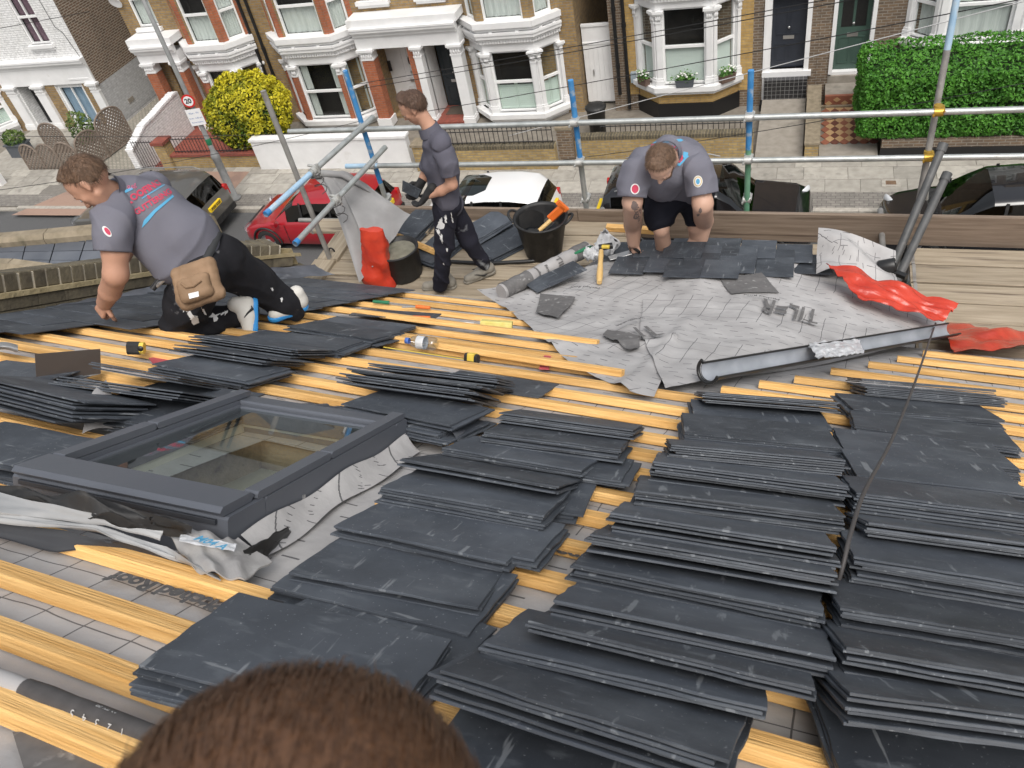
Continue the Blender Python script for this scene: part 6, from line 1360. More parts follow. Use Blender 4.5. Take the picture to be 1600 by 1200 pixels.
# ------------------------------------------------------------------ scaffold along the eaves
DK = 6.8; SY = 6.40
SCF = thing('scaffold', 'tube scaffold with guard rails, couplers and a toe board along the eaves', 'scaffold', (-.5, SY, DK))
def stube(a, b, m='steel', parent=SCF, name='tube', r=.0245): 
    mb = MB(); A, B = Vector(a), Vector(b); mb.tube([A.lerp(B, k / 6) for k in range(7)], r, 14); return mb.build(name, T[m], parent)
def coupler(p, ax='X', m='coupler'):
    p = Vector(p); mb = MB(); 
    for d, o in (((1, 0, 0), (0, -.012, 0)), ((0, 0, 1), (0, .035, 0))):
        d = Vector(d); mb.tube([p + Vector(o) - d * .032, p + Vector(o) + d * .032], .033, 12)
    mb.box(Matrix.Translation(p), -.03, .03, -.03, .05, -.026, .026); mb.tube([p + Vector((.035, -.05, .02)), p + Vector((.035, .05, .02))], .008, 6); mb.tube([p + Vector((-.035, -.06, -.01)), p + Vector((-.035, .04, -.01))], .009, 6)
    mb.build('coupler', T[m], SCF)
zr1 = gy(1000, 189, SY - .05)[2]; zr2 = gy(1000, 253, SY - .05)[2]
XL1, XL2 = gy(450, 203, SY - .05)[0], gy(540, 258, SY - .05)[0]
XR = 3.4
stube((XL1, SY - .05, zr1), (XL1 + 2.2, SY - .05, zr1), 'steel'); stube((XL1 + 2.2, SY - .05, zr1), (XR, SY - .05, zr1)); stube((XL2, SY - .05, zr2), (XL2 + .35, SY - .05, zr2), 'pale_blue'); stube((XL2 + .35, SY - .05, zr2), (1.85, SY - .05, zr2), 'steel'); stube((1.85, SY - .05, zr2), (2.3, SY - .05, zr2), 'pale_blue'); stube((2.3, SY - .05, zr2), (XR, SY - .05, zr2))
for (px, py, segs) in (((893, 125), (905, 235), [('blue_paint', 0, .58), ('steel', .58, 1)]), ((1171, 110), (1169, 250), [('blue_paint', 0, .5), ('green_paint', .5, 1.0)]), ((545, 110), (580, 240), [('blue_paint', 0, .75), ('steel', .75, 1)])):
    a = gy(*px, SY); x = gy(*py, SY)[0]; t_ = a[2]
    for m, s0, s1 in segs: stube((x, SY, t_ + (DK - .02 - t_) * s0), (x, SY, t_ + (DK - .02 - t_) * s1), m)
    stube((x, SY, -.05), (x, SY, DK - .02), 'steel_dull'); coupler((x, SY - .04, zr1)); coupler((x, SY - .04, zr2)); coupler((x, SY + .02, DK + .16))
    mb = MB(); mb.box(Matrix.Translation((x, SY, -.1)), -.075, .075, -.075, .075, 0, .012); mb.build('base_plate', T['steel_dull'], SCF)
a, b = Vector(gy(1500, -30, SY + .25)), Vector(gy(1447, 255, SY)); d_ = (b - a).normalized(); stube(a - d_ * .8, a.lerp(b, .35), 'pale_blue'); stube(a.lerp(b, .35), b + d_ * 2.6, 'steel_dull'); coupler(b + Vector((0, -.04, zr2 - b.z)), m='brass'); q = a.lerp(b, .70); coupler(Vector((q.x, SY - .04, zr1)), m='brass')
pb = Vector(gz(517, 408, DK)); pt_ = Vector(gy(411, 142, pb.y + .05)); stube(pb, pt_, 'steel_dull'); stube(pb - Vector((0, 0, 6.8)), pb, 'steel_dull')
for p0, p1, Y0 in (((583, 183), (415, 335), SY - .08), ((602, 230), (461, 381), SY - .08)):
    A = Vector(gy(*p0, Y0)); B = Vector(gz(*p1, A.z)); stube(A, A.lerp(B, .62)); stube(A.lerp(B, .62), B, 'pale_blue' if p1[0] == 415 else 'steel'); stube(B.lerp(A, .03) * 1.0, B, 'blue_paint', name='end_cap', r=.027)
    mm = A.lerp(B, .58); mb = MB(); mb.tube([mm - (B - A).normalized() * .04, mm + (B - A).normalized() * .04], .036, 12); mb.tube([mm + Vector((.05, 0, .03)), mm + Vector((-.06, .02, .035))], .012, 6); mb.tube([mm + Vector((.04, 0, -.05)), mm + Vector((.04, 0, .06))], .012, 6); mb.build('coupler', T['coupler'], SCF)
    mb = MB(); pts = [mm + Vector((.05 * math.sin(k * .9), .05 * math.cos(k * .9), -.012 * k)) for k in range(18)]; mb.tube(pts, .004, 5); mb.build('tie_wire', T['cable'], SCF)
TA_, TB_ = Vector(gz(905, 327, 6.92)), Vector(gz(1600, 339, 6.92)); tdv = (TB_ - TA_).normalized(); rzt = math.atan2(tdv.y, tdv.x)
def board(x0, x1, y0, y1, z=DK, th=.038, m='plank', name='board', rz=0.):
    L = x1 - x0; mb = MB(); mb.bbox(I4, -L / 2, L / 2, -(y1 - y0) / 2, (y1 - y0) / 2, -th, 0, .006)
    o = link(name, mb.mesh(name, T[m]), SCF, Matrix.Translation(((x0 + x1) / 2, (y0 + y1) / 2, z + random.uniform(-.009, .006))) @ Matrix.Rotation(rz, 4, 'Z'))
    for sx in (-1, 1):
        mb = MB(); mb.box(I4, sx * (L / 2 - .03) - .012, sx * (L / 2 - .03) + .012, -(y1 - y0) / 2 - .003, (y1 - y0) / 2 + .003, -th - .002, .003); e = link('end_band', mb.mesh('end_band', T['steel_dull']), o, LOC); 
    return o
for k in range(6): board(-4.25 + random.uniform(-.1, .1), -1.28 + random.uniform(-.05, .08), 4.92 + k * .232, 5.138 + k * .232, rz=random.uniform(-.004, .004))
for k in range(6): board(.93 + random.uniform(-.05, .04), 4.2, 4.72 + k * .236, 4.938 + k * .236, 6.66, rz=random.uniform(-.004, .004) + rzt)
board(-1.35, .3, 5.98, 6.2, 6.66); board(-1.3, .6, 5.63, 5.85, 6.48)
board(-4.6, -4.6 + 1.3, 6.02, 6.24, DK + .04)
mb = MB(); X0 = gz(505, 440, DK)[0]; 
for k, (x, y0, y1) in enumerate(((X0 - .11, 4.75, 5.55), (X0 - .09, 5.56, 6.35))):
    L = y1 - y0; mb = MB(); mb.bbox(I4, -L / 2, L / 2, -.11, .11, -.04, .03, .006); link('board', mb.mesh('board', T['plank']), SCF, Matrix.Translation((x, (y0 + y1) / 2, DK + .01)) @ Matrix.Rotation(math.pi / 2, 4, 'Z'))
    mb = MB(); pts = [Vector((x + .03 * math.cos(a), y0 + .12, DK + .03 + .05 * math.sin(a))) for a in np.linspace(0, math.pi, 8)]; mb.tube(pts, .008, 6); mb.build('loop', T['black_iron'], SCF)
for x0, x1 in ((-2.55, -.02), (-.015, 5.4)):
    L = x1 - x0; mb = MB(); mb.bbox(I4, 0, L, -.019, .019, 0, .285, .005); P_ = TA_ + tdv * x0; link('toe_board', mb.mesh('toe_board', T['toe_wood']), SCF, Matrix.Translation((P_.x, P_.y, 6.635)) @ Matrix.Rotation(rzt, 4, 'Z'))
for x in (-3.6, -1.7, .75, 2.4): stube((x, 4.65, DK - .065), (x, 6.6, DK - .065), 'steel_dull')
for y in (4.8, 6.45): stube((-5.0, y, DK - .12), (4.5, y, DK - .12), 'steel_dull')
# ------------------------------------------------------------------ things standing on the scaffold
t = thing('builders_bucket', 'large black rubber trug full of tools standing against the toe board', 'bucket', gz(848, 398, DK)); c = Vector(gz(850, 395, DK)); Mb = Matrix.Translation(c) @ Matrix.Rotation(.06, 4, 'Y')
mb = MB(); mb.lathe(Mb, [(0, .004), (.155, .004), (.165, .02), (.225, .36), (.242, .37), (.242, .385), (.222, .385), (.212, .36), (.150, .02), (0, .018)], 32); mb.build('body', T['rubber'], t)
for s in (-1, 1):
    mb = MB(); pts = [Mb @ Vector((s * (.235 + .05 * math.sin(a)), .07 * math.cos(a), .37 + .04 * math.sin(a))) for a in np.linspace(0, math.pi, 10)]; mb.tube(pts, .012, 8); mb.build('handle', T['rubber'], t)
mb = MB(); mb.lathe(Mb @ Matrix.Translation((0, 0, .2)), [(.19, 0), (.1, .03), (0, .04)], 16); mb.build('rubble', T['skylight_dark'], t)
t2 = thing('hand_saw', 'orange handled saw sticking out of the large black trug', 'saw', c + Vector((.1, 0, .4))); mb = MB(); q = c + Vector((.12, .02, .36)); dr = Vector((.75, .1, .65)).normalized(); Mq = frame(q, dr, Vector((0, 1, 0)) - dr * dr.y); mb.bbox(Mq, -.02, .15, -.016, .016, -.035, .04, .012); mb.bbox(Mq, .13, .17, -.016, .016, -.05, .075, .012); mb.build('grip', T['orange'], t2); mb = MB(); mb.box(Mq, -.22, -.02, -.001, .001, -.05, .03); mb.build('blade', T['tool_steel'], t2)
t2 = thing('mallet', 'wooden handled tool lying in the large black trug', 'tool', c + Vector((.05, -.05, .3))); mb = MB(); mb.tube([c + Vector((.02, -.1, .30)), c + Vector((.12, -.02, .36))], .02, 8); mb.build('handle', T['handle_wood'], t2); mb = MB(); mb.bbox(Matrix.Translation(c + Vector((-.02, -.12, .29))), -.05, .05, -.04, .04, -.03, .03, .01); mb.build('head', T['rubber'], t2)
t2 = thing('plastic_tray', 'dark curved plastic tray standing in the left of the trug', 'tray', c + Vector((-.1, 0, .3))); mb = MB(); mb.grid(lambda a, b: c + Vector((-.17 + .22 * a, -.05 + .05 * b + .03 * math.sin(a * 3), .26 + .13 * b + .03 * math.sin(a * 3))), 10, 6); mb.grid(lambda a, b: c + Vector((-.17 + .22 * a, -.035 + .05 * b + .03 * math.sin(a * 3), .26 + .13 * b + .03 * math.sin(a * 3))), 10, 6); mb.build('tray', T['black_plastic'], t2)
t = thing('mortar_bucket', 'short black bucket of grey mortar beside the standing red sack', 'bucket', gz(640, 432, DK)); c2 = Vector(gz(633, 428, DK)); mb = MB(); Mb = Matrix.Translation(c2); mb.lathe(Mb, [(0, .004), (.165, .004), (.17, .02), (.185, .27), (.195, .275), (.195, .29), (.18, .29), (.172, .26), (0, .22)], 28); mb.build('body', T['rubber'], t); mb = MB(); mb.lathe(Mb @ Matrix.Translation((0, 0, .255)), [(.173, 0), (.1, .012), (0, .008)], 24); mb.build('mortar', T['mortar_mix'], t)
def sack(name, lab, base, top, wpx, dep, seed, m='red_plastic', n=14):
    A, B = Vector(base), Vector(top); t = thing(name, lab, 'sack', A); mb = MB(); ax = (B - A); sd = Vector((1, 0, 0)); fw = Vector((0, -1, 0)); rings = 22; pts = []
    for i in range(rings + 1):
        s = i / rings; wv = wpx[0] + (wpx[1] - wpx[0]) * s; wv *= 1 + .05 * noise.noise(Vector((s * 5, seed, 0))); dd = dep * (1 - .75 * s ** 2); c_ = A + ax * s
        ring = []
        for k in range(n * 2):
            a = math.pi * k / n; co, si = math.cos(a), math.sin(a); p = c_ + sd * (wv * (abs(co) ** .6) * (1 if co > 0 else -1)) + fw * (dd * (abs(si) ** .7) * (1 if si > 0 else -1))
            p += (sd * co + fw * si) * (.045 * noise.noise(p * 6 + Vector((seed, 0, 0))) + .03 * (.4 - abs(noise.noise(Vector((p.x * 14, p.y * 14, p.z * 4 + seed))))) + .012 * noise.noise(p * 22)); ring.append(p)
        pts += ring
    N_ = n * 2; mb.add(pts, [(i * N_ + k, i * N_ + (k + 1) % N_, (i + 1) * N_ + (k + 1) % N_, (i + 1) * N_ + k) for i in range(rings) for k in range(N_)], True); mb.add(pts[-N_:], [tuple(range(N_))]); mb.add(pts[:N_], [tuple(range(N_ - 1, -1, -1))]); mb.build('bag', T[m], t); return t
b0 = Vector(gz(595, 443, DK)); tp = Vector(gy(580, 358, b0.y + .03)); sack('rubble_sack', 'shiny red plastic sack standing upright beside the grey draped sheet', b0, tp, (.145, .115), .10, 3)
# grey breathable sheet knotted over the return tube
t = thing('draped_sheet', 'grey fabric sheet knotted to the scaffold tube and hanging in folds', 'sheet', gy(520, 300, 5.8)); mb = MB()
Le = [(486, 276, 5.85), (500, 300, 5.7), (527, 365, 5.35), (558, 447, 5.05)]; Re = [(535, 271, 5.95), (572, 292, 5.95), (606, 318, 5.85), (634, 347, 5.7)]
def edge(P, t_): x = t_ * (len(P) - 1); i = min(int(x), len(P) - 2); f = x - i; a, b = P[i], P[i + 1]; return Vector(gy(a[0] + (b[0] - a[0]) * f, a[1] + (b[1] - a[1]) * f, a[2] + (b[2] - a[2]) * f))
def shf(s, q): p = edge(Le, q).lerp(edge(Re, q), s); return p + Vector((0, .09 * math.sin(s * 7 + 1) * (.3 + q) + .05 * math.sin(s * 15 + q * 4) * (.3 + q), .05 * math.sin(s * math.pi) * (q > 0) - .05 * q * math.sin(s * math.pi) + .015 * noise.noise(Vector((s * 6, q * 6, 0)))))
mb.grid(shf, 46, 36); mb.build('sheet', T['tarp'], t)
mb = MB(); pts = [Vector(gy(*p)) for p in ((486, 277, 5.84), (505, 271, 5.86), (535, 273, 5.9), (565, 290, 5.9), (578, 300, 5.9))]; mb.tube(pts, [.02, .035, .03, .025, .008], 10); mb.build('rolled_hem', T['tarp'], t)
# slates stacked on the scaffold boards
def deck_pile(px, py, ang, cnt, place, jit=.012, tilt=0.):
    p = gz(px, py, DK)
    for k in range(cnt):
        top = k == cnt - 1; M = Matrix.Translation((p[0] + random.gauss(0, jit), p[1] + random.gauss(0, jit), DK + .008 + k * .0078)) @ Matrix.Rotation(ang + random.gauss(0, .03), 4, 'Z') @ Matrix.Rotation(tilt, 4, 'X')
        o = link('slate', random.choice(SLM), None, M @ Matrix.Translation((0, -.14, 0))); tag(o, ('topmost slate of the %s' if top else 'slate under the top one of the %s') % place, 'slate', GRP)
deck_pile(650, 362, 1.35, 12, 'left stack on the scaffold behind the young roofer', .015); deck_pile(690, 392, 1.2, 9, 'near stack on the scaffold by the walking boots', .02); deck_pile(757, 368, .95, 11, 'middle stack on the scaffold left of the trug', .02); deck_pile(793, 384, .85, 6, 'low stack on the scaffold touching the trug', .02)
t = thing('timber_offcut', 'short orange timber length lying behind the mortar bucket', 'timber', gz(668, 392, DK)); mb = MB(); A, B = Vector(gz(622, 368, DK + .12)), Vector(gz(692, 398, DK + .1)); M = frame(A, B - A, Vector(rs) - (B - A).normalized() * (B - A).normalized().dot(Vector(rs))); mb.bbox(M, 0, (B - A).length, -.025, .025, -.03, .02, .003); mb.build('timber', T['batten'], t)
t = thing('timber_offcut', 'short orange timber length on the boards beside the bending roofer', 'timber', gz(985, 358, DK)); mb = MB(); A, B = Vector(gz(948, 356, DK + .02)), Vector(gz(1022, 361, DK + .02)); mb.bbox(frame(A, B - A, (0, 1, 0)), 0, (B - A).length, -.03, .03, -.02, .03, .003); mb.build('timber', T['batten'], t)
t = thing('black_edging', 'black plastic edging strip lying across the scaffold boards by the trug', 'edging', gz(800, 410, DK)); mb = MB(); pts = [Vector(gz(*p, DK + .02)) for p in ((690, 408), (760, 412), (830, 408), (900, 396), (935, 388))]; mb.tube(pts, .018, 8); mb.build('edging', T['black_plastic'], t)
# leaning grey pipes
for k, (a, b, lab) in enumerate((((1474, 226), (1398, 410), 'long grey drainpipe leaning on the guard rail, left and longer of the pair'), ((1480, 272), (1408, 425), 'grey drainpipe leaning on the toe board, right and shorter of the pair'))):
    B = Vector(gz(*b, 6.95)); A = Vector(gy(*a, SY - .14 if k == 0 else SY - .3)); t = thing('drainpipe_length', lab, 'pipe', B); d = (B - A).normalized(); mb = MB(); mb.tube([A, B + d * .15], .031, 16, False); mb.build('pipe', T['pole_grey'], t); mb = MB(); mb.tube([A - d * .005, A + d * .06], .037, 16, False); mb.tube([A + d * .001, A + d * .002], .030, 16); mb.build('socket', T['pole_grey'], t)
t = thing('downpipe_clip', 'pale metal bracket hanging on the leaning grey drainpipes', 'bracket', gy(1450, 300, 6.1)); mb = MB(); mb.tube([Vector(gy(1450, 282, SY - .2)), Vector(gy(1448, 312, SY - .2))], .012, 8); mb.build('bracket', T['steel'], t)
# ------------------------------------------------------------------ things lying on the roofs
def bay_pt(px, py, up=.03): x, y = on_bay(px, py); return Vector((x, y, bay_z(x, y) + up))
t = thing('gutter_length', 'black half round gutter length lying across the felt with a pale inside', 'gutter', bay_pt(1280, 560)); A, B = Vector(UV(*uv(1108, 585, .10), .10)), Vector(UV(*uv(1490, 520, .12), .13)); d = (B - A).normalized(); zz = Vector(rn); zz = (zz - d * zz.dot(d)).normalized(); yy = zz.cross(d)
for nm, r0, m in (('gutter', .053, 'black_plastic'), ('lining', .0498, 'gutter_inner')):
    mb = MB(); tl = .55
    mb.grid(lambda s, q: A + d * ((B - A).length * s) + (yy * math.cos(math.pi * (1 + q) + tl) + zz * math.sin(math.pi * (1 + q) + tl)) * r0 + zz * .02, 30, 14); mb.build(nm, T[m], t)
mb = MB(); mb.tube([A - d * .01 + (yy * math.cos(a) + zz * math.sin(a)) * .060 + zz * .02 for a in np.linspace(math.pi + .3, 2 * math.pi + .8, 16)], .009, 8); mb.build('clip', T['black_plastic'], t)
mb = MB(); mb.tube([A + d * (B - A).length * s + (yy * math.cos(2 * math.pi + tl) + zz * math.sin(2 * math.pi + tl)) * .052 + zz * .02 for s in np.linspace(0, 1, 20)], .006, 6); mb.tube([A + d * (B - A).length * s + (yy * math.cos(math.pi + tl) + zz * math.sin(math.pi + tl)) * .052 + zz * .02 for s in np.linspace(0, 1, 20)], .006, 6); mb.build('rim', T['black_plastic'], t)
def crumple(name, lab, cat, quad, m, amp=.03, seed=0, n=22, fr=5., fn=bay_pt, up=.05):
    P = [fn(*q, up) for q in quad]; t = thing(name, lab, cat, P[0]); mb = MB()
    for o in (0, .004):
        def f(s, q): p = P[0].lerp(P[1], s).lerp(P[3].lerp(P[2], s), q) + Vector((0, 0, amp * .5 * math.sin(math.pi * q) * math.sin(math.pi * min(1, s * 1.2 + .1)))); return p + Vector((.012 * noise.noise(Vector((s * 9, q * 9, seed + 3))), .012 * noise.noise(Vector((s * 9, q * 9, seed + 7))), o + amp * abs(noise.noise(Vector((s * fr, q * fr, seed)))) + amp * .35 * noise.noise(Vector((s * fr * 2.4, q * fr * 2.4, seed)))))
        mb.grid(f, n, n)
    mb.build(name.split('_')[-1] if False else 'film', T[m], t); return t
rp = lambda px, py, up: Vector(UV(*uv(px, py, up), up))
crumple('clear_wrapping', 'clear plastic wrapping caught in the black gutter length', 'wrapping', ((1262, 540), (1340, 528), (1350, 552), (1278, 562)), 'bag_white', .03, 4, fn=rp, up=.15)
crumple('rubble_sack', 'flattened red plastic sack spread on the corner of the grey felt', 'sack', ((1290, 412), (1497, 480), (1472, 506), (1340, 468)), 'red_plastic', .07, 9, fr=2.6, fn=lambda a, b, u: Vector(gz(a, b, 7.27 if a < 1400 else 7.12)), up=0)
crumple('rubble_sack', 'crumpled red plastic sack past the end of the gutter at the right edge', 'sack', ((1465, 508), (1650, 508), (1650, 540), (1490, 552)), 'red_plastic', .08, 13, fr=2.6, fn=rp, up=.05)
t = thing('gutter_bracket', 'black plastic gutter fitting lying on the flattened red sack', 'fitting', bay_pt(1385, 440)); mb = MB(); q = bay_pt(1382, 440, .14); mb.lathe(Matrix.Translation(q) @ Matrix.Rotation(1.3, 4, 'Y'), [(.05, -.06), (.055, -.05), (.055, .05), (.05, .06), (.042, .05), (.042, -.05)], 16); mb.bbox(Matrix.Translation(q + Vector((.08, -.05, -.03))) @ Matrix.Rotation(-.6, 4, 'Z'), -.06, .06, -.02, .02, -.02, .02, .006); mb.build('fitting', T['black_plastic'], t)
t = thing('valley_trough', 'dark grey valley trough running out under the red sack', 'trough', bay_pt(1420, 450)); mb = MB(); P = [Vector(UV(*uv(*p, h), h)) for p, h in (((1392, 432), .30), ((1410, 428), .30), ((1475, 500), .14), ((1455, 510), .12))]; mb.grid(lambda s, q: P[0].lerp(P[1], s).lerp(P[3].lerp(P[2], s), q) + Vector((0, 0, .02 * math.sin(s * 3))), 8, 10); mb.build('trough', T['skylight_metal'], t)
# felt roll along the left edge of the bay, hammer, ripper and bags
rl2, A_, B_, ro = roll('felt_roll', bay_pt(785, 465, .05), bay_pt(918, 398, .06), .062, 'loosely rolled grey printed felt along the left edge of the bay roof', m='felt_plain', dark=[(.02, .30), (.82, .99)])
tr = BVHTree.FromPolygons([Vector(v.co) for v in ro.data.vertices], [p.vertices[:] for p in ro.data.polygons]); dd = (B_ - A_).normalized(); zz = (Vector(EYE) - A_.lerp(B_, .5)).normalized(); yy = zz.cross(dd).normalized(); zz = dd.cross(yy)
for s, f, sz in (('TIL', .62, .075), ('Roof', .47, .035), ('breathable', .38, .03)):
    c = A_.lerp(B_, f) + zz * .3; M = Matrix(((-yy.x, dd.x, zz.x, c.x), (-yy.y, dd.y, zz.y, c.y), (-yy.z, dd.z, zz.z, c.z), (0, 0, 0, 1))); place_bm(text_bm(s, sz, cut=.02, bold=.002), 'lettering', T['felt_dark'], rl2, cast_fn(tr, M, .007))
t = thing('slate_ripper', 'steel slate ripper with a green handle lying beside the felt roll', 'tool', bay_pt(880, 420)); A, B = bay_pt(832, 440, .06), bay_pt(885, 418, .09); mb = MB(); mb.tube([A, B], .008, 8); mb.build('blade', T['tool_steel'], t); mb = MB(); mb.tube([B, bay_pt(925, 401, .10)], [.013, .017], 10); mb.build('handle', T['green_plastic'], t)
o = link('slate', SLM[2], None, Matrix.Translation(bay_pt(880, 448, .05)) @ Matrix.Rotation(.75, 4, 'Z') @ Matrix.Translation((0, 0, 0)) @ Matrix.Rotation(-.18, 4, 'X') @ Matrix.Diagonal((.9, .8, 1, 1))); tag(o, 'single loose slate lying on the felt beside the felt roll', 'slate')
t = thing('hammer', 'hammer with a pale wooden handle propped on the felt by the plastic bags', 'hammer', bay_pt(938, 450)); A, B = bay_pt(937, 447, .03), bay_pt(938, 420, .05) + Vector((.02, .02, .12)); mb = MB(); mb.tube([A.lerp(B, k / 5) for k in range(6)], [.020, .026, .024, .020, .022, .018], 10); mb.build('handle', T['handle_wood'], t); mb = MB(); mb.bbox(Matrix.Translation(B + Vector((.0, .01, .015))) @ Matrix.Rotation(.3, 4, 'Z'), -.02, .09, -.022, .022, -.018, .022, .006); mb.build('head', T['black_iron'], t); mb = MB(); mb.bbox(Matrix.Translation(B + Vector((.03, -.005, .03))), -.02, .04, -.014, .014, -.006, .016, .004); mb.build('grip_band', T['yellow'], t)
def bag(lab, px, py, w_, h_, seed):
    c = bay_pt(px, py, .0); t = thing('plastic_bag', lab, 'bag', c); mb = MB(); n1, n2 = 18, 12
    def f(s, q):
        a = 2 * math.pi * s; rr = w_ * (math.sin(math.pi * min(.93, q * .9 + .1)) ** .6) * (1 + .5 * noise.noise(Vector((math.cos(a) * 2.2, math.sin(a) * 2.2, q * 3 + seed)))); return c + Vector((rr * math.cos(a), rr * .7 * math.sin(a), h_ * q + .03 * noise.noise(Vector((a, q * 4, seed)))))
    mb.grid(f, n1 * 2, n2 * 2, False); mb.build('film', T['bag_white'], t)
bag('crumpled clear and white plastic bag standing at the corner of the laid slates', 949, 400, .085, .24, 1.); bag('small crumpled clear plastic bag beside the hammer', 925, 405, .075, .13, 6.)
t = thing('tape_measure', 'black and yellow tape measure case beside the kneeling roofer', 'tape measure', UV(*uv(213, 548))); M = MR @ Matrix.Translation((*uv(214, 550, .05), .038)) @ Matrix.Rotation(.5, 4, 'Z'); mb = MB(); mb.bbox(M, -.042, .016, -.022, .022, 0, .062, .014); mb.build('case', T['rubber'], t); mb = MB(); mb.bbox(M, .0162, .036, -.0225, .0225, .006, .06, .012); mb.build('cover', T['yellow'], t); mb = MB(); mb.lathe(M @ Matrix.Translation((.025, -.023, .034)) @ Matrix.Rotation(math.pi / 2, 4, 'X'), [(0, .003), (.012, .002), (.014, 0)], 12); mb.build('badge', T['black_paint'], t)
t = thing('tape_measure', 'black and yellow tape measure with its blade pulled out along a batten', 'tape measure', UV(*uv(738, 562))); M = MR @ Matrix.Translation((*uv(738, 562, .03), .012)) @ Matrix.Rotation(-.1, 4, 'Z'); mb = MB(); mb.bbox(M, -.04, .035, -.02, .02, 0, .05, .012); mb.build('case', T['rubber'], t); mb = MB(); mb.bbox(M, -.02, .02, -.0215, .0215, .01, .052, .004); mb.build('cover', T['yellow'], t); mb = MB(); a0 = uv(598, 543, .04); a1 = uv(730, 560, .03); mb.grid(lambda s, q: UV(a0[0] + (a1[0] - a0[0]) * s, a0[1] + (a1[1] - a0[1]) * s + .022 * (q - .5), .041 - .02 * s + .002 * math.cos(q * 6)), 20, 3); mb.build('blade', T['yellow'], t)
t = thing('water_bottle', 'clear plastic water bottle with a blue cap lying across the battens', 'bottle', UV(*uv(660, 535))); A, B = rp(634, 532, .07), rp(682, 538, .07); d = (B - A).normalized(); Mb = Matrix.Translation(B) @ (-d).to_track_quat('Z', 'Y').to_matrix().to_4x4(); L = (B - A).length
mb = MB(); mb.lathe(Mb, [(0, 0), (.03, .002), (.036, .015), (.036, L * .3), (.033, L * .34), (.036, L * .38), (.036, L * .62), (.028, L * .78), (.014, L * .86), (.014, L * .9)], 20); mb.build('bottle', T['clear_plastic'], t); mb = MB(); mb.lathe(Mb, [(.0365, L * .36), (.0365, L * .6)], 20); mb.build('wrapper', T['bag_white'], t); mb = MB(); mb.lathe(Mb, [(.017, L * .88), (.017, L), (0, L)], 14); mb.build('cap', T['bottle_blue'], t)
t = thing('sponge', 'yellow block with faint lettering lying on the ends of the battens', 'block', UV(*uv(775, 502))); mb = MB(); mb.bbox(MR @ Matrix.Translation((*uv(776, 505, .07), .04)) @ Matrix.Rotation(.32, 4, 'Z'), -.10, .10, -.045, .045, 0, .045, .006); mb.build('block', T['sponge'], t)
def handtool(lab, a, b, c, m, r=.014): t = thing('hand_tool', lab, 'tool', rp(*b, .05)); mb = MB(); mb.tube([rp(*a, .055), rp(*b, .055)], [r * .8, r], 10); mb.build('handle', T[m], t); mb = MB(); mb.tube([rp(*b, .055), rp(*c, .05)], .005, 6); mb.build('blade', T['tool_steel'], t)
handtool('orange handled tool lying on the battens behind the bottle', (645, 497), (672, 499), (740, 505), 'orange', .022); handtool('green handled chisel lying near the upper battens', (583, 471), (608, 473), (645, 478), 'green_plastic'); handtool('small orange handled cutter lying near the green chisel', (672, 481), (650, 479), (628, 480), 'orange')
for k, (pts, lab) in enumerate(((((850, 556), (861, 556), (858, 578), (842, 577)), 'short red tape strip lying on the felt near the batten ends'), (((520, 530), (552, 533), (578, 545), (545, 541)), 'red tape strip on the felt under the battens beside the slate bundle'), (((232, 560), (275, 556), (285, 566), (240, 570)), 'red tape strip on the felt near the tape measure case'))):
    t = thing('tape_strip', lab, 'tape', rp(*pts[0], .01)); mb = MB(); P = [rp(*p, .012 if k else .02) for p in pts]; mb.add(P + [p + Vector(rn) * .003 for p in P], [(0, 1, 2, 3), (4, 5, 6, 7), (0, 1, 5, 4), (1, 2, 6, 5), (2, 3, 7, 6), (3, 0, 4, 7)]); mb.build('strip', T['red_strip'], t)
# brushed metal offcut standing on edge
t = thing('metal_offcut', 'brown brushed metal angle offcut standing on edge at the left of the battens', 'offcut', rp(105, 590, .04)); A, B = rp(57, 598, .05), rp(157, 583, .05); d = (B - A); zA_ = float((R @ (np.array(A) - EYE))[2]); zB_ = float((R @ (np.array(B) - EYE))[2]); TA, TB = Vector(Zd(54, 553, zA_ - .03)), Vector(Zd(156, 545, zB_ - .03)); up_ = TA - A
mb = MB(); yv = d.normalized().cross(up_.normalized()) * .004; P = [A, B, TB, TA]; mb.add(P + [p + yv for p in P], [(3, 2, 1, 0), (4, 5, 6, 7), (0, 1, 5, 4), (1, 2, 6, 5), (2, 3, 7, 6), (3, 0, 4, 7)]); mb.build('face', T['brown_metal'], t)
mb = MB(); ed = -Vector(rs) * .045; P = [A, B, B + ed, A + ed]; mb.add(P + [p - Vector(rn) * .004 for p in P], [(0, 1, 2, 3), (7, 6, 5, 4), (0, 4, 5, 1), (1, 5, 6, 2), (2, 6, 7, 3), (3, 7, 4, 0)]); mb.build('lip', T['silver'], t)
t = thing('offcut_strip', 'white curled plastic strip end at the left edge beyond the battens', 'offcut', rp(10, 545, .06)); mb = MB(); mb.grid(lambda s, q: rp(-20 + 48 * s, 540 + 12 * q - 6 * math.sin(s * 3), .08 + .04 * math.sin(q * 3)), 10, 8); mb.build('strip', T['silver'], t)
